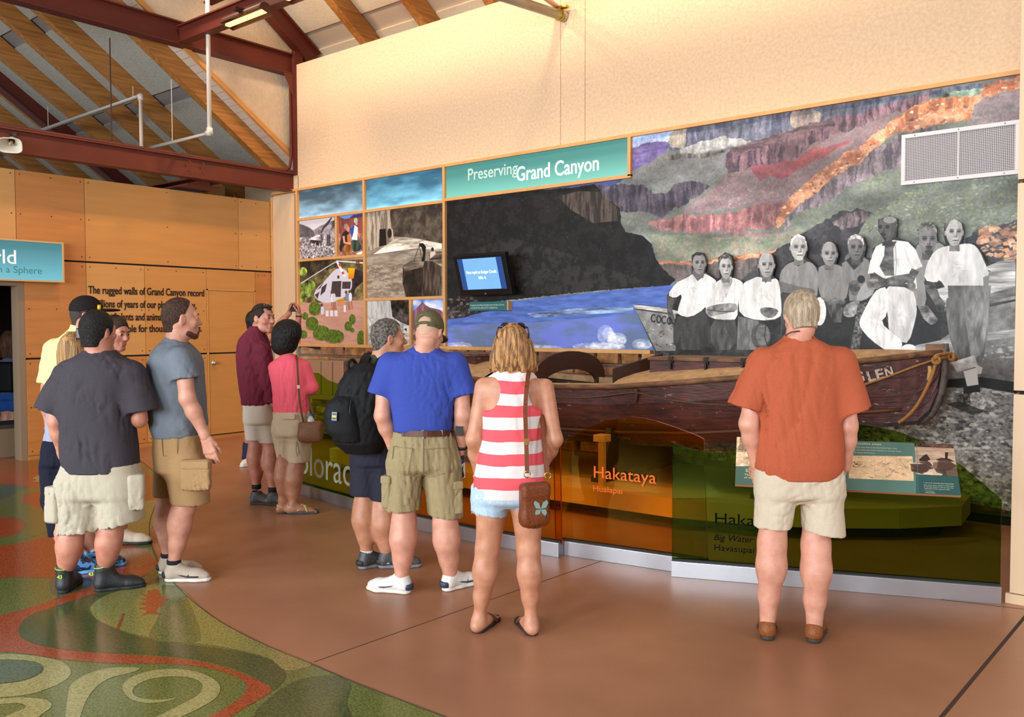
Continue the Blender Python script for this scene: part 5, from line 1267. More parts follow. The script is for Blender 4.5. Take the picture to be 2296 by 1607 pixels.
def flecks(m, col, scale, thr, st=(1, 1, 1)):
    nt = m.node_tree; n = nt.nodes; L = nt.links; b = n['Principled BSDF']; src = b.inputs['Base Color'].links[0].from_socket
    tc = n.new('ShaderNodeTexCoord'); mp_ = n.new('ShaderNodeMapping'); mp_.inputs['Scale'].default_value = st; nz = n.new('ShaderNodeTexNoise'); nz.inputs['Scale'].default_value = scale; nz.inputs['Detail'].default_value = 8; nz.inputs['Roughness'].default_value = .7
    rp = n.new('ShaderNodeValToRGB'); rp.color_ramp.elements[0].position = thr; rp.color_ramp.elements[1].position = thr+.04
    rp.color_ramp.elements[0].color = (0, 0, 0, 1); rp.color_ramp.elements[1].color = (1, 1, 1, 1)
    mx = n.new('ShaderNodeMix'); mx.data_type = 'RGBA'; mx.inputs[7].default_value = (*lin(col), 1)
    L.new(tc.outputs['Object'], mp_.inputs[0]); L.new(mp_.outputs[0], nz.inputs[0]); L.new(nz.outputs[0], rp.inputs[0]); L.new(rp.outputs[0], mx.inputs[0]); L.new(src, mx.inputs[6]); L.new(mx.outputs[2], b.inputs['Base Color'])
flecks(HULL, (158, 140, 128), 11, .62, (1, 1, 2.5))
DECKC = mat('canvas_deck', (176, 146, 108), .85, col2=(150, 118, 82), vscale=14, bump=.5, bscale=90, detail=6); flecks(DECKC, (126, 66, 46), 13, .63, (1, 1, 1))
DKW = mat('dark_stained_wood', (54, 32, 22), .5, vary=.15, vscale=6, bump=.1)
GUN = mat('worn_gunwale', (128, 88, 54), .6, col2=(70, 46, 30), vscale=12, vstretch=(.6, 2, 2), bump=.3, bscale=30)
boat = thing('wooden_boat', 'old maroon clinker wooden boat with canvas decks and the bow pointing right', 'boat', (6.8, YC, .24))
xs_ = np.concatenate([np.linspace(3.95, 8.6, 22), np.linspace(8.75, 9.38, 7), [9.46, 9.51, 9.53]])
TS = (0.0, .17, .42, .70, 1.0)
for side in (-1, 1):
    for i in range(4):
        t0, t1 = TS[i], TS[i+1]; b = MB(); vs = []
        for x in xs_: vs += [hull(x, t0, side, .020), hull(x, t1+.03 if i < 3 else t1, side, .004), hull(x, t1+.03 if i < 3 else t1, side, -.012), hull(x, t0, side, .0)]
        m_ = len(xs_); fs = [(a*4+j, a*4+(j+1) % 4, (a+1)*4+(j+1) % 4, (a+1)*4+j) for a in range(m_-1) for j in range(4)]+[(0, 3, 2, 1), ((m_-1)*4, (m_-1)*4+1, (m_-1)*4+2, (m_-1)*4+3)]
        if side > 0: fs = [f[::-1] for f in fs]
        b.add(vs, fs); o = b.build('plank', HULL, boat)
    b = MB(); b.tube([hull(x, 1.0, side, .012)+UP*.004 for x in xs_], .024, 8); b.build('gunwale', GUN, boat, smooth=True)
    b = MB(); b.tube([hull(x, .20, side, .03) for x in xs_ if 5 < x < 9.3], .016, 6); b.build('rub_rail', mat('rub_rail_brown', (96, 54, 34), .6, vary=.1, vscale=8), boat, smooth=True)
b = MB(); vs = []
for x in xs_: vs += [hull(x, 0, -1, .018), hull(x, 0, 1, .018), hull(x, 0, 1)-UP*.03, hull(x, 0, -1)-UP*.03]
b.add(vs, [(a*4+j, a*4+(j+1) % 4, (a+1)*4+(j+1) % 4, (a+1)*4+j) for a in range(len(xs_)-1) for j in range(4)]); b.build('bottom', mat('black_tar', (34, 32, 34), .7, col2=(70, 68, 68), vscale=16, bump=.4, bscale=30), boat)
stem = [(9.36, .875), (9.45, .93), (9.505, 1.03), (9.535, 1.15), (9.55, 1.3), (9.55, 1.475)]
b = MB(); b.tube([(x, YC, z) for x, z in cr(stem, 3, False)], [.03]*(15)+[.024], 8); b.build('stem', mat('stem_dark', (52, 38, 34), .6, col2=(96, 84, 76), vscale=18, contrast=(.5, .7)), boat, smooth=True)
b = MB(); b.box(9.42, 9.55, YC-.03, YC+.03, 1.39, 1.47); b.build('stem_head', GUN, boat, bevel=.006)
# transom
hb, g, k_ = bsp(3.95); b = MB(); b.prism([(3.95, YC-hb, g), (3.95, YC+hb, g), (3.95, YC+hb*.52, k_), (3.95, YC-hb*.52, k_)], (-1, 0, 0), .025); b.build('transom', HULL, boat)
def deck(xa, xb, rise, name, xs_n=14, inner=0.0):
    b = MB(); vs = []; nn = 9; X = np.linspace(xa, xb, xs_n)
    for x in X:
        hb, g, _ = bsp(x)
        for j in range(nn): u = -1+2*j/(nn-1); vs.append((x, YC+hb*u*.985, g+.006+rise*(1-u*u)*min(1, hb/.4)))
    b.add(vs, [(a*nn+j, (a+1)*nn+j, (a+1)*nn+j+1, a*nn+j+1) for a in range(xs_n-1) for j in range(nn-1)]); return b.build(name, DECKC, boat, smooth=True)
deck(7.0, 9.45, .13, 'fore_deck'); deck(3.97, 5.5, .13, 'aft_deck')
for side in (-1, 1):
    b = MB(); vs = []
    X = np.linspace(5.4, 7.1, 9)
    for x in X: vs += [hull(x, 1, side, .0)+UP*.004, hull(x, 1, side, -.15)+UP*.03, hull(x, 1, side, -.15)-UP*.03]
    fs = [(a*3+j, a*3+j+1, (a+1)*3+j+1, (a+1)*3+j) for a in range(8) for j in range(2)]
    b.add(vs, fs if side < 0 else [f[::-1] for f in fs]); b.build('side_deck', DECKC, boat)
b = MB(); b.box(5.4, 7.1, YC-.42, YC+.42, .6, .62); b.build('floor_boards', DKW, boat)
for x in (5.45, 7.05):
    hb, g, k_ = bsp(x); b = MB(); b.prism([(x, YC-hb*.9, g), (x, YC+hb*.9, g), (x, YC+hb*.5, k_+.03), (x, YC-hb*.5, k_+.03)], (1, 0, 0), .02); b.build('bulkhead', DKW, boat)
for x0, x1 in ((7.22, 8.45), (4.3, 5.15)):
    z0, z1 = 1.16 if x0 > 6 else 1.15, 1.335 if x0 > 6 else 1.32
    b = MB(); b.box(x0, x1, YC-.3, YC+.3, z0, z1-.03); b.build('hatch_box', HULL, boat, bevel=.004)
    b = MB(); b.box(x0-.012, x1+.012, YC-.318, YC+.318, z1-.028, z1); b.build('hatch_lid', GUN, boat, bevel=.004)
    for u in (.18, .45, .72):
        x = x0+(x1-x0)*u; b = MB(); b.box(x-.02, x+.02, YC-.326, YC-.3, z1-.05, z1+.008); b.box(x-.008, x+.008, YC-.335, YC-.31, z1-.1, z1-.02); b.build('hinge', mat('rusty_iron', (44, 32, 28), .6, .4), boat)
# V shaped breakwater boards
for s_ in (1, -1):
    a0, a1 = V(6.98, YC-s_*.50, 1.10), V(7.2, YC-s_*.02, 1.25); b = MB()
    n3 = unit(np.cross(a1-a0, UP)); b.prism([a0, a1, a1+UP*.11, a0+UP*.13][::int(1)], n3, .03); b.build('breakwater_board', DKW, boat)
# arched splash board across the cockpit
xa_ = 6.12; hb = bsp(xa_)[0]; N = 14; out_, inn = [], []
for i in range(N+1):
    th = PI*i/N; out_.append((xa_, YC-hb*.95*math.cos(th), 1.06+.30*math.sin(th)**.8)); inn.append((xa_, YC-hb*.72*math.cos(th), 1.02+.16*math.sin(th)**.9))
b = MB(); vs = out_+inn+[(x+.035, y, z) for x, y, z in out_]+[(x+.035, y, z) for x, y, z in inn]; M_ = N+1; fs = []
for i in range(N): fs += [(i, M_+i, M_+i+1, i+1), (2*M_+i, 2*M_+i+1, 3*M_+i+1, 3*M_+i), (i, i+1, 2*M_+i+1, 2*M_+i), (M_+i, 3*M_+i, 3*M_+i+1, M_+i+1)]
b.add(vs, fs); b.build('arched_splash_board', mat('arch_brown', (70, 40, 26), .5, vary=.12, vscale=7), boat)
b = MB(); b.box(xa_+.04, xa_+.06, YC-.4, YC+.4, .62, 1.0); b.build('inner_bulkhead', DKW, boat)
# name on the bow
NM = mat('worn_white_paint', (196, 178, 160), .7, col2=(120, 74, 62), vscale=60, contrast=(.36, .42))
def hs_pt(px, py):
    p = on(px, py, 1, -1.2)
    for _ in range(8):
        hb, g, k_ = bsp(p[0]); t = np.clip((p[2]-k_)/(g-k_), 0, 1); y = YC-hb*(.52+.48*(1-(1-t)**1.8))-.013; p = on(px, py, 1, y)
    return p
for ch, pxa, pya in (('G', 1922, 858), ('L', 1946, 856), ('E', 1965, 852), ('N', 1986, 846)):
    a = hs_pt(pxa, pya-1); c = hs_pt(pxa+17, pya-5); u2 = hs_pt(pxa+1, pya-24)
    if ch == 'N': u2 = hs_pt(pxa+1, pya-22)
    r2 = unit(c-a); uu2 = unit(u2-a); uu2 = unit(uu2-r2*(uu2 @ r2)); nrm = np.cross(r2, uu2)
    text('name_letter', ch, a+nrm*.008, r2, uu2, np.linalg.norm(u2-a)*1.38, NM, boat, depth=.004, bold=.03, width=np.linalg.norm(c-a))
# ropes
ROPE = mat('old_rope', (158, 110, 60), .9, vary=.15, vscale=60, bump=.8, bscale=120); ROPED = mat('brown_rope', (92, 66, 50), .9, vary=.1, vscale=40, bump=.6, bscale=120)
def rope(pts, r, m, par, name='rope', off=.02):
    Q = [hs_pt(x, y)-V(0, off, 0) for x, y in cr(pts, 4, False)]; b = MB(); b.tube(Q, r, 6); return b.build(name, m, par, smooth=True)
rope([(1236, 886), (1290, 891), (1350, 888), (1428, 880), (1480, 892), (1560, 903), (1650, 908), (1780, 900)], .007, ROPED, boat, 'grab_line')
rope([(1428, 872), (1430, 884), (1427, 902)], .012, ROPED, boat, 'grab_line_knot')
rope([(1924, 867), (1990, 845), (2050, 822), (2092, 808)], .009, ROPE, boat, 'bow_line')
bl = thing('bow_rope', 'orange brown rope knotted round the boat\'s stem and hanging down', 'rope', (9.5, YC-.2, .85))
Q = [on(x, y, 1, yy) for x, y, yy in cr([(2094, 808, -1.02), (2098, 798, -1.04), (2112, 794, -1.0), (2128, 792, -.95), (2140, 798, -.9), (2143, 806, -.88), (2132, 803, -.9), (2118, 802, -.98), (2104, 806, -1.05), (2098, 816, -1.06), (2090, 842, -1.1), (2074, 878, -1.16), (2054, 912, -1.22), (2034, 934, -1.26), (2014, 948, -1.3)], 4, False)]
b = MB(); b.tube(Q, .013, 8); b.build('hanging_rope', ROPE, bl, smooth=True)
for cx, cy, yy, n0 in ((2100, 808, -1.06, 0), (2134, 800, -.93, 2)):
    b = MB(); Q = [on(cx+7*math.cos(t*2.3+n0)*(1+.3*math.sin(t)), cy+7*math.sin(t*2.3+n0), 1, yy-.02*math.sin(t*3)) for t in np.linspace(0, 6, 30)]; b.tube(Q, .012, 6); b.build('knot', ROPE, bl, smooth=True)
b = MB(); b.tube([on(x, y, 1, -1.08) for x, y in ((2084, 820), (2086, 832), (2083, 842), (2080, 852))], [.012, .016, .012, .006], 6); b.build('frayed_end', mat('pale_rope', (190, 150, 92), .9), bl)
# plinth and cradle
PB = mat('plinth_maple', (206, 170, 122), .5, vary=.05, vscale=3)
pl = thing('boat_plinth', 'long low pale plinth with a recessed base under the wooden boat', 'plinth', (6.8, -1.4, 0))
edge = [(3.4, -1.7), (4.6, -1.86), (5.7, -1.93), (6.7, -1.86), (7.8, -1.83), (8.3, -1.7), (8.8, -1.48), (9.3, -1.1), (9.64, -.70), (9.6, -.2), (3.4, -.2)]
b = MB(); b.prism([(x, y, .24) for x, y in edge], (0, 0, 1), .15); b.build('platform', PB, pl)
b = MB(); cx_, cy_ = 6.6, -1.0; b.prism([(cx_+(x-cx_)*.95, cy_+(y-cy_)*.8, .09) for x, y in edge], (0, 0, 1), .09); b.build('recessed_base', mat('dark_kick', (34, 26, 22), .8), pl)
for x in (5.0, 6.9, 8.3):
    hb, g, k_ = bsp(x); b = MB(); b.prism([(x, YC-hb*1.0, .29), (x, YC+hb*1.0, .29), (x, YC+hb*.8, k_+.14), (x, YC+hb*.5, k_-.03), (x, YC-hb*.5, k_-.03), (x, YC-hb*.8, k_+.14)][::-1], (-1, 0, 0), .06); b.box(x-.03, x+.09, YC-hb*1.1, YC+hb*1.1, .24, .29); b.build('cradle', mat('cradle_grey', (58, 54, 50), .7), pl)
b = MB(); b.box(7.02, 7.07, -1.72, -1.67, .24, .62); b.box(6.99, 7.10, -1.75, -1.64, .62, .68); b.build('support_post', PB, pl, bevel=.004)
# stainless box on the wall and its low counter
sb = thing('stainless_cabinet', 'brushed stainless wall cabinet behind the woman in pink', 'cabinet', (1.6, -.25, .6))
a, c = on(672, 805, 1, -.3), on(770, 870, 1, -.3)
STN = mat('stainless', (196, 186, 172), .28, .9, bump=.15, bscale=8, bstretch=(6, 1, .5))
b = MB(); b.box(a[0], c[0], -.3, -.06, .62, a[2]); b.build('cabinet_body', STN, sb, bevel=.006)
for i in range(2): x = a[0]+(c[0]-a[0])*(.5+.0*i); b = MB(); b.box(x-.003+i*.25, x+.003+i*.25, -.305, -.3, .64, a[2]-.02); b.build('seam', mat('seam_grey', (110, 104, 98), .4, .6), sb)
b = MB(); b.box(a[0], c[0]+.02, -.36, -.3, .60, .66); b.build('shelf', STN, sb)
# ================================================================== TINTED GLASS BARRIER
GLS = {'olive': glass('olive_glass', (.56, .74, .20), 1.36, .015), 'amber': glass('amber_glass', (.95, .72, .30), 1.33, .015), 'green': glass('green_glass', (.48, .60, .24), 1.33, .01), 'yellow': glass('yellow_glass', (.85, .62, .05), 1.33, .02)}
EDG = {'olive': mat('olive_glass_edge', (96, 100, 30), .2), 'amber': mat('amber_glass_edge', (170, 52, 26), .2), 'green': mat('green_glass_edge', (70, 92, 66), .2), 'yellow': mat('yellow_glass_edge', (190, 140, 20), .2)}
def fpt(x, y): p = floor_at(x, y); return V(p[0], p[1], 0)
base_pts = [V(3.35, -2.45, 0), fpt(669, 1107), fpt(791, 1143), fpt(842, 1165), fpt(929, 1186), fpt(1069, 1217.6), fpt(1252, 1250)]
def seg(a, c, name, par, h=.10, w=.07, m=ALU):
    d = unit(c-a); nb_ = np.cross(UP, d); nb_ = nb_ if nb_[1] > 0 else -nb_
    b = MB(); b.prism([a, a+UP*h, c+UP*h, c], unit(np.cross(c-a, UP))*1.0 if unit(np.cross(c-a, UP))[1] < 0 else -unit(np.cross(c-a, UP)), w); return b.build(name, m, par, bevel=.002)
GK = mat('black_gasket', (20, 18, 18), .6)
def panel_plane(a, c, inset=.035):
    d = unit(c-a); n = unit(np.cross(d, UP)); n = n if n[1] < 0 else -n; return d, n, a-n*inset
def onpanel(px, py, a, n):
    r = ray(px, py); return CAM+r*((a-CAM) @ n)/(r @ n)
def glass_panel(kind, a, c, prof, label, inset=.035, t=.012, bars=None):
    """prof: picture points along the top edge, projected on to the sheet; bars: base line points"""
    d, n, o = panel_plane(a, c, inset); T_ = thing('glass_panel', label, 'barrier', a, 'tinted glass barrier panels')
    del T_['group']
    L_ = (c-a) @ d; pts = [(0, .085)]+[(s, z) for s, z in prof]+[(L_, .085)]
    P = [o+d*s+UP*z for s, z in pts]
    b = MB(); k = len(P)
    b.add(P+[q-n*t for q in P], [tuple(range(k)), tuple(range(2*k-1, k-1, -1))]); b.build('glass_sheet', GLS[kind], T_)
    b = MB()
    for i in range(k-1): b.add([P[i]+n*.0005, P[i+1]+n*.0005, P[i+1]-n*(t+.0005), P[i]-n*(t+.0005)], [(0, 1, 2, 3)])
    b.build('glass_edge', EDG[kind], T_)
    for i in range(len(bars)-1): seg(bars[i], bars[i+1], 'base_channel', T_)
    b = MB()
    for i in range(len(bars)-1):
        dd, nn_, oo_ = panel_plane(bars[i], bars[i+1], inset-.008); b.prism([oo_+UP*.1, oo_+UP*.112, oo_+(bars[i+1]-bars[i])+UP*.112, oo_+(bars[i+1]-bars[i])+UP*.1], nn_, t+.016)
    b.build('gasket', GK, T_)
    return T_, d, n, o
def prof_px(pts, a, c, inset=.035):
    d, n, o = panel_plane(a, c, inset); out = []
    for x, y in pts: q = onpanel(x, y, o, n); out.append(((q-a) @ d, q[2]))
    return out
A_, Bm, Cm = base_pts[1], base_pts[3], base_pts[6]
g0 = glass_panel('yellow', base_pts[0], A_, [(0, .95), (.3, 1.02), (.7, .95), (1.05, .92)], 'yellow tinted glass barrier panel behind the legs of the maroon shirt', bars=[base_pts[0], A_])
pa = prof_px([(698, 835), (717, 836), (737, 851), (760, 859), (790, 862)], A_, base_pts[2])
gA = glass_panel('olive', A_, base_pts[2]+(Bm-base_pts[2])*.5, [(0, 1.0), (.1, 1.12)]+pa+[(1.2, 1.0)], 'olive green glass barrier panel with large white lettering behind the backpack', bars=[A_, base_pts[2], base_pts[2]+(Bm-base_pts[2])*.5])
gB = glass_panel('amber', base_pts[2]+(Bm-base_pts[2])*.5, Cm, [(0, .86), (.3, .95), (.8, .93), (1.4, .86), (1.9, .80), (2.09, .78)], 'amber glass barrier panel behind the blue shirt and striped tank top', bars=[base_pts[2]+(Bm-base_pts[2])*.5, Bm, base_pts[4], base_pts[5], Cm])
c0, c1 = fpt(1254, 1243), fpt(1504, 1281); dc = unit(c1-c0); c1b = c1+dc*.235
pc = prof_px([(1240, 1003), (1271, 985), (1310, 962), (1360, 942), (1415, 934), (1445, 937), (1476, 945), (1520, 960), (1560, 975), (1578, 984)], c0, c1)
gC = glass_panel('amber', c0-dc*.05, c1b, [(s+.05, z) for s, z in pc], 'amber glass barrier panel with an arched top and orange lettering', bars=[c0, c1b])
d0, d1 = fpt(1505, 1292.5), fpt(2245, 1355)
pd_ = prof_px([(1508, 993), (1545, 1005), (1585, 1013), (1625, 1014), (1700, 1006), (1780, 985), (1850, 962), (1918, 949), (1979, 959), (2030, 973), (2070, 990), (2112, 1014), (2155, 1042), (2200, 1080), (2240, 1114), (2246, 1122)], d0, d1)
gD = glass_panel('green', d0, d1, pd_, 'dark green glass barrier panel with a wavy top in front of the orange tee', bars=[d0, d1])
for (T_, d, n, o), items in ((gC, [('Hakataya', (1329, 1070), (1468, 1085), mat('orange_lettering', (240, 104, 10), .5, emit=.25), .2, 0), ('Hualapai', (1329, 1100), (1394, 1105), mat('orange_lettering', (240, 104, 10), .5), .1, 0)]),
                             (gD, [('Hakatai\'a', (1600, 1173), (1762, 1186), mat('dark_green_lettering', (8, 20, 12), 1.0, spec=0), .2, 0), ('Big Water', (1599, 1210), (1688, 1218), mat('dark_green_lettering', (8, 20, 12), 1.0, spec=0), .1, .3), ('Havasupai', (1600, 1233), (1689, 1241), mat('dark_green_lettering', (8, 20, 12), 1.0, spec=0), .1, 0)]),
                             (gA, [('Colorado', (640, 1050), (818, 1096), mat('frosted_lettering', (186, 192, 176), .6, emit=.05), .4, 0)])):
    for s, pa_, pb_, m_, sz, sh_ in items:
        a = onpanel(*pa_, o+n*.001, n); c = onpanel(*pb_, o+n*.001, n); w_ = (c-a) @ d
        text('lettering', s, a+n*.001, d, UP, w_/len(s)*(2.05), m_, T_, depth=.0008, bold=.0, width=w_, shear=sh_)
# slanted reading rails
GRN = (52, 84, 80)
def rail_board(name, label, BLp, BRp, zb, zt, dpx, paint, ppm=700):
    bl_, br_ = on(*BLp, 2, zb), on(*BRp, 2, zb); d = unit(br_-bl_); bk_ = unit(np.cross(UP, d)); 
    run = dpx; tl, tr = bl_+bk_*run+UP*(zt-zb), br_+bk_*run+UP*(zt-zb)
    n = unit(np.cross(d, tl-bl_)); n = n if n[2] > 0 else -n; up_ = unit(tl-bl_); w_, h_ = np.linalg.norm(br_-bl_), np.linalg.norm(tl-bl_)
    T_ = thing(name, label, 'sign', (bl_+br_)/2)
    def mpx(px, py): q = onpanel(px, py, bl_, n); return (q-bl_) @ d, (q-bl_) @ up_
    c = Canvas(0, w_, 0, h_, ppm, mpx, GRN); paint(c)
    b = MB(); b.prism([bl_, br_, tr, tl], n, .018); b.build('board', mat('rail_plywood', (176, 124, 88), .6), T_)
    b = MB(); b.add([p_+n*.001 for p_ in (bl_, br_, tr, tl)], [(0, 1, 2, 3)])
    o = b.build('printed_face', pic_mat(name+'_print', c.out(), .35), T_, uvf=None)
    ul = o.data.uv_layers.new(name='UVMap')
    for i, uv in enumerate(((0, 0), (1, 0), (1, 1), (0, 1))): ul.data[i].uv = uv
    for u in (.12, .5, .88):
        p0 = bl_+d*w_*u+up_*h_*.6-n*.03; b = MB(); b.bar(p0, p0+bk_*(.2 if zt > .93 else .24), .04, .03); b.build('bracket', ALU, T_)
    return T_, d, up_, n, bl_, w_, h_, mpx
def paint1(c):
    c.poly([(1600, 950), (2200, 950), (2200, 1130), (1600, 1130)], GRN)
    c.poly([(1600, 950), (1698, 950), (1698, 1045), (1600, 1045)], (206, 176, 142), 'rock', .12); c.poly([(1660, 978), (1700, 978), (1696, 1012), (1655, 1012)], (176, 150, 120), 'fine', .4, col2=(110, 90, 72))
    c.poly([(1700, 950), (2052, 960), (2056, 1120), (1690, 1110)], (84, 116, 106)); c.poly([(1640, 1045), (1700, 1045), (1700, 1100), (1640, 1095)], (74, 100, 88))
    c.poly([(1904, 1021), (2046, 1023), (2049, 1078), (1903, 1072)], (226, 190, 150), 'rock', .04)
    for k in range(26):
        r_ = np.random.default_rng(k+5); x, y = r_.uniform(1912, 2040), r_.uniform(1026, 1070); q = [(x, y)]
        for _ in range(5): x += r_.uniform(-9, 10); y += r_.uniform(-5, 5); q.append((min(max(x, 1907), 2044), min(max(y, 1025), 1071)))
        c.line(q, .7, (120, 92, 70) if k > 6 else (50, 40, 36), a=.8)
    c.poly([(1908, 1034), (1934, 1035), (1933, 1047), (1907, 1046)], (170, 136, 104), 'fine', .3)
    for x in (1960, 1985, 2010): c.line([(x, 1022), (x+2, 1074)], .4, (160, 130, 100))
    c.poly([(2050, 990), (2150, 996), (2152, 1066), (2054, 1062)], (196, 166, 142), 'strata', .25, col2=(150, 122, 102)); c.poly([(2050, 990), (2150, 996), (2150, 1006), (2050, 1001)], (70, 50, 42), 'rock', .3)
    c.poly([(2060, 1030), (2072, 1020), (2078, 1018), (2086, 1030), (2078, 1034), (2062, 1034)], (52, 38, 34)); c.poly([(2098, 1030), (2110, 1026), (2128, 1028), (2140, 1034), (2110, 1036)], (62, 46, 40)); c.poly([(2119, 1014), (2126, 1014), (2124, 1030), (2119, 1028)], (36, 28, 26))
    c.speck([(2054, 1040), (2150, 1042), (2151, 1064), (2055, 1060)], 70, 6, [(216, 190, 166), (110, 84, 70), (70, 52, 46)], .85, 3)
    c.poly([(2054, 1063), (2160, 1068), (2160, 1130), (2054, 1120)], (44, 82, 80)); c.poly([(2054, 988), (2200, 990), (2200, 995), (2054, 992)], (44, 82, 80))
    c.line([(2055, 985), (2059, 1120)], .8, (90, 120, 112))
R1 = rail_board('reading_rail', 'green and tan slanted reading rail with an old map in front of the orange tee', (1648, 1086), (2155, 1111), .70, .945, .235, paint1)
T_, d, up_, n, bl_, w_, h_, mpx = R1
WP = mat('cream_print', (206, 206, 176), .6)
def rtext(s, pxa, pxb, m=WP, sz=None):
    a, c = mpx(*pxa), mpx(*pxb); w__ = c[0]-a[0]
    text('text_line', s, bl_+d*a[0]+up_*a[1]+n*.0018, d, up_, sz or w__/len(s)*1.85, m, T_, depth=.0004, width=w__)
for s, pa_, pb_ in (('possible sites', (1914, 996), (1975, 999)), ('This 1925 map shows 22 alternative dam sites', (1906, 1003), (2011, 1007)), ('along the Colorado River based on surveys from', (1906, 1009), (2020, 1013)), ('the Birdseye Expedition.', (1906, 1015), (1962, 1017)),
                   ('Surveying the Canyon', (1671, 1058), (1800, 1062)), ('The 1923 expedition was part', (1669, 1066), (1780, 1069)), ('of the effort to map the river.', (1668, 1072), (1780, 1075)), ('"...he must attempt the impossible', (2070, 1083), (2138, 1087)),
                   ('and must land...within a half mile', (2071, 1088), (2138, 1091)), ('of the last point in the survey line,', (2071, 1092), (2138, 1095)), ('regardless of the type of water', (2072, 1096), (2130, 1099)), ('or situation."', (2073, 1101), (2095, 1102)), ('—Elwyn Blake', (2073, 1105), (2097, 1106))):
    rtext(s, pa_, pb_)
def paint2(c):
    c.poly([(850, 940), (1100, 940), (1100, 1060), (850, 1060)], (96, 60, 44)); c.poly([(1030, 940), (1060, 940), (1056, 996), (1026, 996)], (222, 186, 140), 'fine', .2); c.poly([(880, 940), (1028, 940), (1028, 996), (880, 996)], (96, 60, 44))
    for i in range(5): c.line([(1042, 1008+i*3.2), (1052-i, 1008.5+i*3.2)], .7, (200, 170, 140))
rail_board('reading_rail', 'brown slanted reading rail glimpsed between the blue shirt and the striped tank top', (860, 1002), (1057, 1037), .70, .92, .2, paint2)
# ================================================================== PEOPLE
SK = {'pink': mat('skin_fair', (210, 154, 130), .5, vary=.05, vscale=18, col2=(194, 134, 112), bump=.05, bscale=260, sss=.06),
      'tan': mat('skin_tan', (194, 138, 108), .48, vary=.05, vscale=18, col2=(174, 116, 88), bump=.05, bscale=260, sss=.06),
      'brown': mat('skin_warm', (188, 124, 92), .48, vary=.05, vscale=18, col2=(160, 98, 72), bump=.05, bscale=260, sss=.06),
      'ruddy': mat('skin_ruddy', (202, 140, 116), .5, vary=.05, vscale=16, col2=(182, 114, 94), bump=.05, bscale=260, sss=.06)}
def fabric(name, c, c2=None, rough=.85, sc_=30, b=.25): return mat(name, c, rough, vary=.05 if not c2 else 0, col2=c2, vscale=max(sc_*9, 160), bump=b, bscale=420, spec=.2)
def hairm(name, c, c2, st=(1, 1, .12)): return mat(name, c, .5, col2=c2, vscale=70, vstretch=st, bump=1.0, bscale=150, bstretch=st, spec=.3, contrast=(.4, .62))
EYEW, EYED, LIP = mat('eye_white', (226, 220, 212), .3), mat('eye_dark', (44, 30, 24), .2), mat('lip', (176, 96, 86), .5)
SOLE = mat('rubber_white', (214, 210, 200), .7); SOLEK = mat('rubber_black', (30, 28, 28), .7); METAL = mat('watch_steel', (160, 150, 130), .3, .9)

def view(r, f, u=0): return unit(HR*r+HF*f+UP*u)   # direction: right of the picture, away from the lens, up

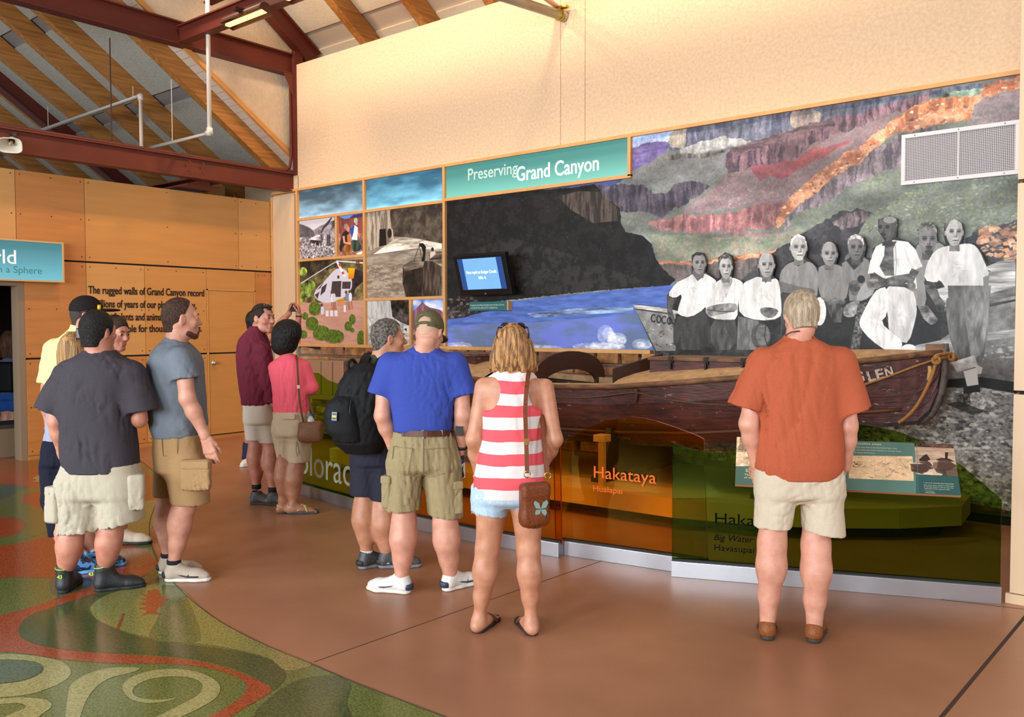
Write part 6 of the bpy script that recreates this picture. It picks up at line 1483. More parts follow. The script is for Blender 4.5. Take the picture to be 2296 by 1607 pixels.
class Person:
    def __init__(s, label, fx, fy, skin):
        s.base = floor_at(fx, fy); s.d = (s.base-CAM) @ HF; s.skin = SK[skin]
        s.root = thing('person', label, 'person', s.base); s.body = []; s.fine = []; s.headp = []; s.neckcut = None
    def J(s, px, py, dd=0.0): return at_depth(px, py, s.d+dd)
    def w(s, n): return n*s.d/FPX
    def st(s, rows, b=.11, dd=0, grow=0):
        out = []
        for r in rows:
            y, xl, xr = r[:3]; bb = r[3] if len(r) > 3 else b; d_ = r[4] if len(r) > 4 else dd
            A, B = s.J(xl, y, d_), s.J(xr, y, d_); c = (A+B)/2; out.append((c[2], c[0], c[1], np.linalg.norm(B-A)/2+grow, bb+grow))
        return out
    def hips(s, rows, k=.03):
        y, xl, xr, b = rows[0]; y2, l2, r2, b2 = rows[-1]; w_ = xr-xl
        return loft(s.st([(y+w_*.07, xl+w_*.1, xr-w_*.1, b*.55), (y+w_*.02, xl+w_*.02, xr-w_*.02, b*.93)]+rows), k, 2.5, .03)
    def leg(s, hip, knee, ankle, wk=.055, wc=.058, wa=.036, calf_back=None):
        cb = -HF if calf_back is None else calf_back
        h, k, a = hip, knee, ankle; m = k+(a-k)*.30
        n1 = k+(a-k)*.66; s.body += [cone(h, k, .085, wk, .04), cone(k, m+cb*.01, wk, wc*.97, .04), cone(m+cb*.01, n1, wc*.97, (wa+wc)*.47, .05), cone(n1, a, (wa+wc)*.47, wa, .04), ell(k+(a-k)*.26+cb*.016, (wc*.86, wc*.86, .12), k=.05)]
    def foot(s, ankle, heading, L=.25):
        h = unit(heading*V(1, 1, 0)); a = V(ankle[0], ankle[1], 0)
        s.body += [cone(ankle, a+h*.0+UP*.045, .034, .034, .03), cone(a-h*.03+UP*.036, a+h*.06+UP*.045, .032, .036, .03), cone(a+h*.05+UP*.045, a+h*.15+UP*.026, .036, .034, .03, flat=UP, fs=.7)]
        sd = np.cross(UP, h)
        for i, (o, l) in enumerate(((-.026, .205), (-.01, .2), (.005, .192), (.018, .182), (.03, .17))):
            s.body.append(cone(a+h*.13+sd*o+UP*.02, a+h*(l-.01)+sd*o*1.1+UP*.015, .012, .0105 if i else .013, .006))
    def arm(s, sh, el, wr, ru=.05, re=.041, rw=.027):
        s.body += [cone(sh, el, ru, re, .03), cone(el, el+(wr-el)*.35, re, re*.98, .03), cone(el+(wr-el)*.35, wr, re*.98, rw, .03)]
    def hand(s, wr, dr, pn, th, curl=.5, sc_=1.0, spread=0.0, thumb=.6, box=None):
        """wrist, direction of the palm, palm normal (fingers curl that way), thumb side"""
        dr, pn = unit(dr), unit(pn); pn = unit(pn-dr*(pn @ dr)); th = unit(np.cross(dr, pn))*np.sign(np.cross(dr, pn) @ th or 1); P = []
        k = sc_
        P.append(cone(wr-dr*.06, wr+dr*.01, .027*k, .025*k, .02, flat=pn, fs=.8))
        for i, o in enumerate((.028, .0095, -.009, -.027)):
            kn = wr+dr*(.088-.004*abs(i-1))*k+th*o*k
            P.append(cone(wr+dr*.01*k+th*o*.6*k, kn, .0135*k, .0115*k, .014, flat=pn, fs=1.15))
        for i, (o, l) in enumerate(((.028, .070), (.0095, .078), (-.009, .073), (-.027, .057))):
            p = wr+dr*(.088-.004*abs(i-1))*k+th*o*k; a = 0; dd = unit(dr+th*o*spread*12)
            for seg, (fl, fr) in enumerate(((.45, .0098), (.30, .0088), (.25, .0078))):
                a += curl*(.55 if seg == 0 else .8)+(.04*i); q = p+(dd*math.cos(a)+pn*math.sin(a))*l*fl*k
                P.append(cone(p, q, fr*k, (fr-.0006)*k, .0035 if seg else .006)); p = q
        p = wr+dr*.018*k+th*.024*k; d1 = unit(dr*.75+th*thumb+pn*.35)
        for fl, fr in ((.042, .0135), (.032, .0108), (.026, .0092)):
            q = p+d1*fl*k; P.append(cone(p, q, fr*k, (fr-.001)*k, .008)); p = q; d1 = unit(d1+dr*.35+pn*curl*.3-th*.1)
        s.fine.append((P, .0042, (halfspace(wr-dr*.045, -dr),), 1))
        s.body.append(cone(wr, wr-dr*.02, .025*k, .026*k, .02))
    def head(s, px, py, face, up=UP, hh=.235, dd=0, neck=None, nr=.056, ears=True, female=False, mouth=True, beard=None, eyes=True):
        c = s.J(px, py, dd); u = unit(up); f = unit(face); f = unit(f-u*(f @ u)); sd = np.cross(f, u); k = hh/.235
        s.hc, s.hf, s.hu, s.hs, s.hk = c, f, u, sd, k; ax = (sd, f, u); q = lambda a, b, e: c+sd*a*k+f*b*k+u*e*k
        H = [ell(q(0, -.014, .024), (.075*k, .094*k, .092*k), ax, .02), ell(q(0, .022, -.035), (.062*k, .072*k, .082*k), ax, .03),
             cone(q(-.036, .02, -.08), q(-.012, .072, -.106), .026*k, .02*k, .02), cone(q(.036, .02, -.08), q(.012, .072, -.106), .026*k, .02*k, .02),
             cone(q(-.034, .074, .022), q(.034, .074, .022), .0135*k, .0135*k, .016), cone(q(0, .088, .004), q(0, .108, -.03), .0085*k, .0125*k, .01),
             ell(q(.0, .1, -.034), (.0165*k, .012*k, .009*k), ax, .006),
             ell(q(-.046, .06, -.03), (.02*k, .02*k, .022*k), ax, .02), ell(q(.046, .06, -.03), (.02*k, .02*k, .022*k), ax, .02)]
        for g in (-1, 1):
            H.append(ell(q(g*.031, .098, .002), (.017*k, .016*k, .0115*k), ax, .01, 's'))
            H.append(ell(q(g*.031, .08, .001), (.0135*k, .012*k, .0125*k), ax, .004))
            if ears:
                H.append(ell(q(g*.078, -.008, -.008), (.0085*k, .019*k, .031*k), (unit(sd+f*.35*g), unit(f-sd*.35*g), u), .008))
                H.append(ell(q(g*.087, -.002, -.008), (.006*k, .009*k, .016*k), ax, .004, 's'))
        if mouth:
            H += [cone(q(-.018, .087, -.066), q(.018, .087, -.066), .0075*k, .0075*k, .008), cone(q(-.014, .086, -.077), q(.014, .086, -.077), .008*k, .008*k, .006),
                  cone(q(-.022, .1, -.0715), q(.022, .1, -.0715), .003*k, .003*k, .003, 's')]
        nb = neck if neck is not None else c-UP*.2
        H.append(cone(q(0, -.028, -.045), nb, nr*k, nr*1.08, .035))
        s.body.append(cone(q(0, -.028, -.07), nb, nr*k, nr*1.1, .03)); s.nb = nb
        s.fine.append((H, .0048, (halfspace(nb-UP*.0, -UP),), 1))
        s.eyes_on = eyes
        if eyes:
            for g in (-1, 1):
                b = MB(); vs = q(g*.031, .0835, .001); ew = unit(f+u*-.05)
                b.tube([vs-ew*.002, vs+ew*.0085, vs+ew*.0095], [.0095*k, .0062*k, .001*k], 10)
                s.eyes = getattr(s, 'eyes', [])+[b]
            s.brow = []
            for g in (-1, 1): s.brow.append([q(g*.012, .0955, .019), q(g*.03, .093, .026), q(g*.047, .076, .021)])
            s.mouthp = [q(-.02, .0955, -.07), q(0, .1, -.072), q(.02, .0955, -.07)]
    def q(s, a, b, e): return s.hc+s.hs*a*s.hk+s.hf*b*s.hk+s.hu*e*s.hk
    def finish(s, brow=(60, 40, 30)):
        sets = [(s.body, .0088, (), 1)]+s.fine
        o = organs('body', sets, s.skin, s.root)
        if getattr(s, 'eyes_on', False):
            for b in s.eyes: b.build('eye', EYED, s.root, smooth=True)
            for P in s.brow: b = MB(); b.tube(P, [.002, .0034, .0015], 6); b.build('eyebrow', mat('brow_%d' % brow[0], brow, .8), s.root, smooth=True)
            b = MB(); b.tube(s.mouthp, [.001, .0028, .001], 6); b.build('lips', LIP, s.root, smooth=True)
        return o
    def cloth(s, name, prims, m, seed=1, amp=.004, vx=.0078, vert=1.0, lam=(.05, .14), clips=(), label=None, rl=1):
        o = organ(name, prims, m, s.root, vx, folds3(seed, amp, vert, lam) if amp else None, clips, rl)
        if label: o['label'] = label
        return o
    def crop(s, m, front=.045, tilt=.6, nape=-.07, thick=.008, vol=(1, 1, 1), seed=3, amp=.003, vx=.0055, recede=0):
        """close haircut: shell round the skull cut along the hairline"""
        k = s.hk; ax = (s.hs, s.hf, s.hu)
        P = [ell(s.q(0, -.014, .026), ((.075*vol[0]+thick)*k, (.094*vol[1]+thick)*k, (.092*vol[2]+thick)*k), ax, .01),
             cone(s.q(0, -.045, -.01), s.q(0, -.05, nape), (.058+thick)*k, (.044+thick)*k, .02)]
        for g in (-1, 1):
            P.append(cone(s.q(g*.071, .02, .02), s.q(g*.072, .022, -.02), .010*k, .006*k, .012))
            P.append(ell(s.q(g*.09, -.004, -.012), (.03*k, .024*k, .034*k), ax, .006, 's'))
            if recede: P.append(ell(s.q(g*.045, .09, .09), (.03*k, .05*k, .05*k), ax, .01, 's'))
        cl = [halfspace(s.q(0, front, .04), s.hf-s.hu*tilt), halfspace(s.q(0, 0, nape), -s.hu)]
        return s.cloth('hair', P, m, seed, amp, vx, 1, (.012, .04), clips=cl)
    def glasses(s, at=(0, .06, .085), tilt=0, m=None):
        k = s.hk; m = m or mat('dark_lens', (18, 16, 18), .12); b = MB()
        for g in (-1, 1):
            c = s.q(at[0]+g*.033, at[1], at[2]); b.tube([c-s.hu*.006-s.hf*.004, c+s.hu*.006+s.hf*.004], [.022*k, .024*k], 12)
        b.tube([s.q(-.012, at[1]+.004, at[2]), s.q(.012, at[1]+.004, at[2])], .003, 6)
        for g in (-1, 1): b.tube([s.q(g*.055, at[1], at[2]), s.q(g*.082, at[1]-.05, at[2]-.02), s.q(g*.08, at[1]-.12, at[2]-.055)], .0028, 6)
        return b.build('sunglasses', m, s.root, smooth=True)
    def shoe(s, heel, toe_dir, m, sole=SOLE, L=.29, tall=0, accent=None, laces=None, low=False):
        h = unit(toe_dir*V(1, 1, 0)); sd = np.cross(UP, h); o = V(heel[0], heel[1], 0); q = lambda a, b, e: o+h*a*L/.29+sd*b+UP*e
        S_ = [cone(q(.036, 0, .012), q(.12, 0, .012), .037, .034, .02), cone(q(.12, 0, .012), q(.195, .004, .012), .034, .046, .03), cone(q(.195, .004, .012), q(.25, -.004, .014), .046, .034, .03)]
        zt = .024
        root = thing('shoe', None, None, q(.12, 0, 0)); root.parent = s.root; root.location = Vector([float(v) for v in q(.12, 0, 0)])-s.root.location
        organ('sole', S_, sole, root, .0065, None, (halfspace(V(0, 0, zt), UP), halfspace(V(0, 0, .001), -UP)), 0)
        U_ = [cone(q(.036, 0, .04), q(.045, 0, .07), .035, .034, .02), cone(q(.04, 0, .045), q(.12, 0, .05), .036, .034, .03), cone(q(.1, 0, .065), q(.17, .002, .042), .03, .034, .03),
              cone(q(.15, .002, .035), q(.205, .004, .03), .036, .041, .03), cone(q(.205, .004, .03), q(.247, -.004, .028), .041, .03, .03)]
        if tall: U_ += [cone(q(.045, 0, .06), q(.05, 0, .06+tall), .040, .050, .03), cone(q(.1, 0, .06), q(.075, 0, .05+tall), .034, .038, .03), ell(q(.06, 0, .09+tall), (.04, .04, .05), None, .01, 's')]
        elif not low: U_ += [cone(q(.044, 0, .06), q(.052, 0, .098), .040, .042, .02), cone(q(.09, 0, .07), q(.075, 0, .09), .034, .034, .03), ell(q(.058, 0, .135), (.036, .036, .036), None, .006, 's')]
        else: U_ += [cone(q(.036, 0, .05), q(.04, 0, .066), .036, .033, .02), ell(q(.085, 0, .105), (.055, .03, .036), (h, sd, UP), .006, 's')]
        organ('shoe_upper', U_, m, root, .0065, None, (halfspace(V(0, 0, zt-.004), -UP),), 1)
        if accent:
            organ('shoe_panel', [cone(q(.02, 0, .045), q(.05, 0, .05), .038, .041, .01)], accent, root, .0062, None, (halfspace(V(0, 0, zt), -UP), halfspace(V(0, 0, .062), UP)), 0)
            for g_ in (-1, 1):
                for P_, r_ in (([(.235, .028, .034), (.2, .047, .036), (.15, .043, .036), (.105, .037, .046), (.06, .039, .066)], .0052), ([(.105, .037, .046), (.13, .03, .07), (.135, .02, .082)], .0045), ([(.15, .043, .036), (.165, .03, .062)], .0045), ([(.03, .034, .05), (.05, .038, .085), (.075, .036, .1)], .005)):
                    b = MB(); b.tube([q(x, g_*y, z) for x, y, z in P_], r_, 6); b.build('side_stripe', accent, root, smooth=True)
        b = MB(); b.tube([q(.055+.036*math.cos(t), .034*math.sin(t), .104+tall) for t in np.linspace(0, 2*PI, 14)], .0065, 6); b.build('collar', accent or m, root, smooth=True) if not low and not tall else None
        if laces:
            b = MB()
            for i in range(4):
                a = .1+.022*i; zz = .098-.0125*i; b.tube([q(a, -.026, zz-.006), q(a+.006, 0, zz+.009), q(a, .026, zz-.006)], .0045, 6)
            b.build('laces', laces, root)
        return q
    def watch(s, wr, dr, m=None, r=.031):
        dr = unit(dr); b = MB(); a = unit(np.cross(dr, (.3, .2, .9))); c = np.cross(dr, a); n = 18; vs = []
        for o, rr in ((-.009, r), (-.009, r+.003), (.009, r+.003), (.009, r)):
            vs += [wr+dr*o+(a*math.cos(2*PI*i/n)+c*math.sin(2*PI*i/n))*rr for i in range(n)]
        b.add(vs, [(i*n+j, i*n+(j+1) % n, ((i+1) % 4)*n+(j+1) % n, ((i+1) % 4)*n+j) for i in range(4) for j in range(n)])
        t = b.build('wristwatch', m or mat('watch_strap', (24, 22, 22), .5), s.root, smooth=True)
        return t
def patch(name, P, n, t, m, par, bev=.002):
    b = MB(); b.prism(P, n, t); return b.build(name, m, par, bevel=bev)
def seam(name, P, r, m, par): b = MB(); b.tube(P, r, 5); return b.build(name, m, par, smooth=True)
# ---------------------------------------------------------------- man in the orange tee (right)
p = Person('person in an orange tee and beige shorts, hands in pockets, back turned', 1775, 1432, 'pink')
J = p.J; AW = view(0, 1)
p.head(1796, 708, view(.05, 1, -.42), up=view(0, .28, 1), hh=.232, neck=J(1785, 772, .0), nr=.058, eyes=False)
p.arm(J(1702, 815), J(1679, 950, -.03), J(1697, 1040, .03), .056, .045, .032); p.arm(J(1893, 815), J(1901, 955, -.03), J(1893, 1045, .03), .056, .045, .032)
p.hand(J(1697, 1040, .03), view(.15, .3, -1), view(.6, .5, 0), view(.2, 1), .4); p.hand(J(1893, 1045, .03), view(-.15, .3, -1), view(-.6, .5, 0), view(-.2, 1), .4)
p.body += [cone(J(1787, 830), J(1787, 1050), .12, .12, .05, flat=HF, fs=.8)]
LA, RA = J(1721, 1392, .02), J(1826, 1405, -.02)
p.leg(J(1742, 1090), J(1731, 1216, .01), LA, .066, .066, .040); p.leg(J(1836, 1090), J(1829, 1222, -.01), RA, .066, .066, .040)

p.finish()
OR = fabric('orange_cotton', (180, 92, 62), (166, 80, 52))
T = [loft(p.st([(1072, 1702, 1880, .13), (1045, 1694, 1888, .145), (1010, 1692, 1888, .15), (960, 1695, 1882, .15), (900, 1697, 1876, .145), (850, 1698, 1880, .135), (815, 1700, 1890, .12), (790, 1716, 1876, .105), (770, 1742, 1848, .085), (758, 1756, 1826, .07), (750, 1762, 1820, .062)]), .03, 2.5, .02),
     cone(J(1712, 812), J(1672, 915, -.02), .078, .092, .05, clips=[halfspace(J(1674, 914), J(1674, 914)-J(1697, 840))]), cone(J(1884, 812), J(1909, 920, -.02), .078, .098, .05, clips=[halfspace(J(1909, 918), J(1909, 918)-J(1890, 840))])]
p.cloth('tee_shirt', T, OR, 4, .0055, .0068, .5, (.07, .2), clips=[halfspace(J(1787, 1071), view(0, 0, -1)), halfspace(J(1692, 1050), view(-.5, 0, -1)), halfspace(J(1888, 1048), view(.5, 0, -1))])
BE = fabric('beige_twill', (204, 190, 168), (190, 175, 152))
S_ = [p.hips([(1110, 1700, 1892, .125), (1060, 1696, 1889, .13), (1030, 1700, 1884, .125)]), cone(J(1743, 1085), J(1732, 1190, .0), .102, .094, .03, flat=HF, fs=1.1, clips=[halfspace(J(1733, 1180), view(0, 0, -1))]),
      cone(J(1838, 1085), J(1847, 1200, -.02), .104, .102, .03, flat=HF, fs=1.1, clips=[halfspace(J(1846, 1191), view(-.12, 0, -1))])]
p.cloth('shorts', S_, BE, 9, .0045, .0072, 1.2, (.06, .18))
p.crop(mat('hair_grey_blond', (190, 172, 146), .5, col2=(136, 112, 84), vscale=60, vstretch=(1, 1, .15), bump=1, bscale=150, bstretch=(1, 1, .12)), .05, .45, -.085, .014, (1, 1, 1), 5, .004)
MOC = fabric('moccasin_leather', (142, 84, 44), (112, 62, 32), .45, 20, .1); GUM = mat('gum_sole', (54, 44, 40), .7)
for A, hd in ((LA, view(.3, 1)), (RA, view(.5, 1))):
    h = unit(hd*V(1, 1, 0)); q = p.shoe(A-h*.055, hd, MOC, GUM, .285, low=True)
    b = MB(); b.tube([q(.0, -.012, .05), q(-.003, 0, .03), q(.0, .012, .05)], .003, 5); b.build('heel_stitch', mat('stitch_light', (190, 140, 90), .6), p.root)
b = MB(); b.tube([J(1760, 752, -.07), J(1775, 744, -.085), J(1790, 742, -.088), J(1808, 746, -.08), J(1822, 756, -.06)], .0035, 6); b.build('glasses_cord', mat('cord_brown', (70, 48, 34), .7), p.root, smooth=True)

# ---------------------------------------------------------------- woman in the striped tank top
p = Person('person in a red and white striped tank top, cut-off denim shorts and sandals', 1132, 1418, 'tan')
J = p.J
p.head(1150, 782, view(-.15, 1, -.15), hh=.205, neck=J(1152, 846), nr=.05, eyes=False)
p.body += [loft(p.st([(1110, 1064, 1218, .11), (1050, 1073, 1212, .1), (1000, 1082, 1206, .09), (950, 1088, 1204, .09), (905, 1088, 1207, .095), (872, 1084, 1212, .095), (850, 1090, 1206, .08), (836, 1112, 1190, .06), (826, 1130, 1174, .052)]), .04, 2.3)]
p.arm(J(1084, 866), J(1062, 985, -.02), J(1076, 1075, .13), .046, .038, .026); p.arm(J(1222, 868), J(1244, 985, -.02), J(1214, 1052, .15), .047, .038, .026)
p.hand(J(1076, 1075, .13), view(.4, .6, -.6), view(.4, .3, .3), view(.2, .3, 1), .7, .9); p.hand(J(1214, 1052, .15), view(-.5, .6, -.3), view(-.4, .3, -.3), view(.2, .3, 1), .7, .9)
LA, RA = J(1074, 1388, .02), J(1191, 1392, -.02)
p.leg(J(1106, 1120), J(1093, 1232), LA, .050, .053, .030); p.leg(J(1180, 1120), J(1185, 1234), RA, .050, .053, .030)
p.body += [cone(J(1104, 1120), J(1094, 1222), .073, .052, .04), cone(J(1182, 1120), J(1185, 1224), .073, .052, .04)]
hl, hr_ = view(.45, 1), view(-.25, 1)
p.foot(LA, hl); p.foot(RA, hr_)
p.finish()
st = bpy.data.materials.new('striped_jersey'); st.use_nodes = True; nt = st.node_tree; n_ = nt.nodes; L_ = nt.links; bs = n_['Principled BSDF']
g_ = n_.new('ShaderNodeNewGeometry'); sx = n_.new('ShaderNodeSeparateXYZ'); nz = n_.new('ShaderNodeTexNoise'); nz.inputs['Scale'].default_value = 5
m1 = n_.new('ShaderNodeMath'); m1.operation = 'MULTIPLY_ADD'; m1.inputs[1].default_value = .025; L_.new(g_.outputs['Position'], nz.inputs[0]); L_.new(nz.outputs[0], m1.inputs[0]); L_.new(g_.outputs['Position'], sx.inputs[0]); L_.new(sx.outputs[2], m1.inputs[2])
m2 = n_.new('ShaderNodeMath'); m2.operation = 'MULTIPLY'; m2.inputs[1].default_value = 1/(J(1150, 905)[2]-J(1150, 958)[2]); m3 = n_.new('ShaderNodeMath'); m3.operation = 'FRACT'; m4 = n_.new('ShaderNodeMath'); m4.operation = 'GREATER_THAN'; m4.inputs[1].default_value = .5
L_.new(m1.outputs[0], m2.inputs[0]); L_.new(m2.outputs[0], m3.inputs[0]); L_.new(m3.outputs[0], m4.inputs[0])
mc = n_.new('ShaderNodeMix'); mc.data_type = 'RGBA'; mc.inputs[6].default_value = (*lin((218, 208, 204)), 1); mc.inputs[7].default_value = (*lin((222, 82, 92)), 1)
L_.new(m4.outputs[0], mc.inputs[0]); L_.new(mc.outputs[2], bs.inputs['Base Color']); bs.inputs['Roughness'].default_value = .85
mphase = n_.new('ShaderNodeMath'); mphase.operation = 'ADD'; L_.new(m2.outputs[0], mphase.inputs[0]); L_.new(mphase.outputs[0], m3.inputs[0])
mphase.inputs[1].default_value = 0.5-((J(1150, 930)[2]+.0125)/(J(1150, 905)[2]-J(1150, 958)[2]) % 1)+.02
T = [loft(p.st([(1112, 1058, 1222, .125), (1060, 1066, 1219, .12), (1013, 1075, 1215, .108), (976, 1081, 1212, .104), (950, 1082, 1211, .104), (921, 1079, 1215, .105), (890, 1083, 1211, .106), (862, 1088, 1207, .097), (846, 1092, 1204, .082), (836, 1108, 1196, .07), (828, 1112, 1192, .062)]), .03, 2.4, .015),
     ell(J(1088, 880, -.08), (.077, .12, .1), (HR, HF, UP), .012, 's'), ell(J(1218, 880, -.08), (.074, .12, .1), (HR, HF, UP), .012, 's'), ell(J(1152, 822, -.06), (.062, .1, .024), (HR, HF, UP), .01, 's')]
p.cloth('tank_top', T, st, 12, .004, .0062, .4, (.07, .2))
p.cloth('denim_shorts', [p.hips([(1122, 1058, 1224, .125), (1090, 1062, 1220, .12)]), cone(J(1100, 1100), J(1097, 1152), .1, .094, .02, clips=[halfspace(J(1095, 1150), view(-.15, 0, -1))]), cone(J(1184, 1100), J(1185, 1140), .095, .09, .02, clips=[halfspace(J(1185, 1134), view(.0, 0, -1))])],
        fabric('washed_denim', (186, 206, 220), (156, 180, 200), .9, 14), 3, .004, .0072)
b = MB(); r_ = random.Random(3)
for (x0, x1, y0, y1, dd) in ((1058, 1134, 1146, 1150, -.09), (1142, 1226, 1134, 1136, -.09)):
    for i in range(38):
        t = i/37; x = x0+(x1-x0)*t; a = J(x, y0+3*math.sin(t*9), dd*math.sin(PI*(.12+.76*t))); b.tube([a, a+V(r_.uniform(-.006, .006), r_.uniform(-.006, .006), -r_.uniform(.008, .02))], .0014, 3, False)
tag(b.build('frayed_hem', mat('frayed_thread', (232, 236, 238), .9), p.root), kind='stuff')
HB = hairm('hair_highlighted', (196, 146, 92), (112, 74, 42))
hp = [loft(p.st([(838, 1118, 1188, .06, .02), (832, 1104, 1200, .075, .01), (815, 1099, 1202, .09, .01), (792, 1101, 1199, .1, .01), (769, 1107, 1193, .105, .01), (752, 1114, 1184, .1, .01), (740, 1120, 1177, .098, .01), (731, 1132, 1166, .075, .01), (726, 1142, 1157, .04, .01)]), .02, 2.2, .008)]
_fd = folds3(31, .012, .1, (.02, .06)); 
organ('hair', hp, HB, p.root, .006, lambda x, y, z: folds3(31, .009, .05, (.015, .045))(x, y, z)+.012*np.sin(x*130+2*np.sin(z*30))*np.clip(1-(z-J(1150, 838)[2])/.05, 0, 1), (), 1)
b = MB(); lg = mat('sunglass_frame', (40, 26, 44), .15)
for g in (-1, 1):
    c = J(1150+g*17, 734, .07); b.tube([c-HF*.006, c+HF*.006], [.026, .028], 12)
    b.tube([J(1150+g*33, 733, .06), J(1150+g*36, 745, -.0), J(1150+g*35, 758, -.06)], .004, 6)
b.tube([J(1116, 735, .06), J(1132, 729, .065), J(1150, 731, .065), J(1168, 729, .065), J(1184, 735, .06)], .005, 6)
b.build('sunglasses', lg, p.root, smooth=True)
SDL = mat('brown_sandal', (96, 60, 44), .5); SDK = mat('sandal_sole', (40, 32, 30), .7)
for A, h0 in ((LA, hl), (RA, hr_)):
    h = unit(h0*V(1, 1, 0)); sd = np.cross(UP, h); o = V(A[0], A[1], 0)-h*.035; q = lambda a, b_, e: o+h*a+sd*b_+UP*e
    r2 = thing('sandal', None, None, q(.1, 0, 0)); r2.parent = p.root; r2.location = Vector([float(v) for v in q(.1, 0, 0)])-p.root.location
    organ('sole', [cone(q(.03, 0, .01), q(.12, 0, .01), .036, .034, .02), cone(q(.12, 0, .01), q(.21, .003, .01), .034, .045, .03)], SDK, r2, .0062, None, (halfspace(V(0, 0, .027), UP), halfspace(V(0, 0, .001), -UP)), 0)
    b = MB(); b.tube([q(.165, -.045, .02), q(.15, -.03, .05), q(.14, 0, .062), (q(.15, .03, .05)), q(.165, .045, .02)], .009, 6); b.tube([q(.02, -.03, .03), q(-.004, 0, .05), q(.02, .03, .03)], .005, 6); b.build('strap', SDL, r2, smooth=True)
# brown leather shoulder bag (held: a thing of its own)
bag = thing('shoulder_bag', 'brown leather shoulder bag with a butterfly hanging from the striped woman\'s shoulder', 'bag', J(1199, 1178, -.17))
BG = fabric('brown_leather', (122, 64, 34), (92, 44, 24), .38, 12, .15)
bx = (view(1, .35), view(-.35, 1), UP); bc = J(1198, 1128, -.16)
organ('bag_body', [rbox(bc-UP*.005, (.05, .018, .085), bx, .02, .01), ell(bc-UP*.07, (.075, .04, .055), bx, .03), rbox(bc+UP*.07-bx[1]*.02, (.055, .006, .02), bx, .012, .02)], BG, bag, .006, folds3(5, .006, 1, (.03, .09)))
fr_ = bc-bx[1]*.048
bw = unit(fr_-CAM)
TEAL = mat('butterfly_teal', (124, 148, 138), .5)
for g in (-1, 1):
    for pts in ([(0, 0), (.012, .03), (.035, .042), (.043, .028), (.03, .004)], [(0, -.004), (.028, -.004), (.036, -.022), (.024, -.038), (.006, -.022)]):
        P_ = [fr_+bx[0]*(g*a*.9+.018)+UP*(c-.02) for a, c in pts]
        if g < 0: P_ = P_[::-1]
        patch('butterfly_wing', P_, -bx[1]*1.0, .004, TEAL, bag, 0)
ringm = mat('brass_ring', (200, 168, 96), .25, .95)
for x, y, dd in ((1182, 1063, -.17), (1228, 1066, -.13)):
    c = J(x, y, dd); b = MB(); b.tube([c+(HR*math.cos(t)+UP*math.sin(t))*.016 for t in np.linspace(0, 2*PI, 14)], .0032, 6); b.build('ring', ringm, bag, smooth=True)
for pts in ([(1196, 822, .05), (1186, 834, -.06), (1181, 870, -.125), (1178, 920, -.135), (1180, 990, -.135), (1182, 1060, -.165)], [(1214, 930, -.04), (1219, 980, -.09), (1224, 1030, -.12), (1228, 1062, -.13)]):
    Q = [J(*a) for a in cr(pts, 4, False)]; b = MB()
    for i in range(len(Q)-1): b.bar(Q[i], Q[i+1]+(Q[i+1]-Q[i])*.05, .022, .005, HF)
    b.build('strap', BG, bag)
b = MB(); c = J(1181, 990, -.14); b.obox(c, HR*.014, HF*.004, UP*.016); b.build('buckle', ringm, bag)

# ---------------------------------------------------------------- man in the blue tee
p = Person('person in a blue tee, olive cap and khaki cargo shorts with a brown belt', 950, 1325, 'pink')
J = p.J
p.head(964, 744, view(.35, 1, -.6), up=view(.08, .45, 1), hh=.226, neck=J(950, 800), nr=.062, eyes=False)
p.arm(J(866, 825), J(858, 932, -.04), J(882, 1004, .02), .058, .047, .033); p.arm(J(1028, 825), J(1038, 930, -.03), J(1034, 1000, .05), .058, .047, .032)
p.hand(J(882, 1004, .02), view(.3, .3, -1), view(.7, .5, 0), view(.2, 1), .4); p.hand(J(1034, 1000, .05), view(-.02, .25, -1), view(-1, .2, 0), view(.2, 1), .75)
p.body += [cone(J(948, 830), J(948, 970), .13, .12, .05, flat=HF, fs=.8)]
LA, RA = J(901, 1292, -.03), J(1010, 1292, .03)
p.leg(J(908, 1040), J(906, 1170), LA, .068, .072, .044); p.leg(J(990, 1040), J(998, 1172), RA, .068, .072, .044); 
p.finish()
BL2 = fabric('blue_cotton', (62, 80, 166), (52, 68, 150))
T = [loft(p.st([(964, 885, 1014, .142), (954, 884, 1016, .15), (926, 880, 1018, .15), (885, 874, 1021, .145), (844, 869, 1025, .14), (820, 866, 1029, .13), (805, 872, 1024, .115), (796, 888, 1008, .1), (788, 906, 994, .085), (780, 922, 984, .07), (776, 928, 978, .064)]), .03, 2.5, .018),
     cone(J(876, 816), J(852, 888, -.02), .074, .080, .05, clips=[halfspace(J(854, 882), J(853, 884)-J(868, 830)+UP*-.05)]), cone(J(1020, 816), J(1040, 890, -.02), .074, .082, .05, clips=[halfspace(J(1039, 884), J(1039, 884)-J(1026, 830)+UP*-.05)])]
p.cloth('tee_shirt', T, BL2, 22, .004, .0072, .5, (.06, .18))
b = MB(); rows = [J(x, 972, -math.sqrt(max(0, 1-((x-949)/66)**2))*.16) for x in np.linspace(882, 1016, 15)]
for i in range(14): b.bar(rows[i], rows[i+1], .006, .034, UP)
b.build('belt', mat('brown_belt', (78, 40, 30), .4), p.root)
KH = fabric('khaki_cotton', (160, 144, 108), (144, 128, 94))
S_ = [p.hips([(1050, 869, 1029, .135), (1010, 873, 1025, .14), (980, 880, 1019, .138), (966, 884, 1014, .137)]),
      cone(J(909, 1040), J(903, 1150, -.01), .112, .106, .03, flat=HF, fs=1.1, clips=[halfspace(J(902, 1141), view(.05, 0, -1))]), cone(J(992, 1040), J(999, 1160, .01), .114, .106, .03, flat=HF, fs=1.1, clips=[halfspace(J(1000, 1156), view(-.12, 0, -1))])]
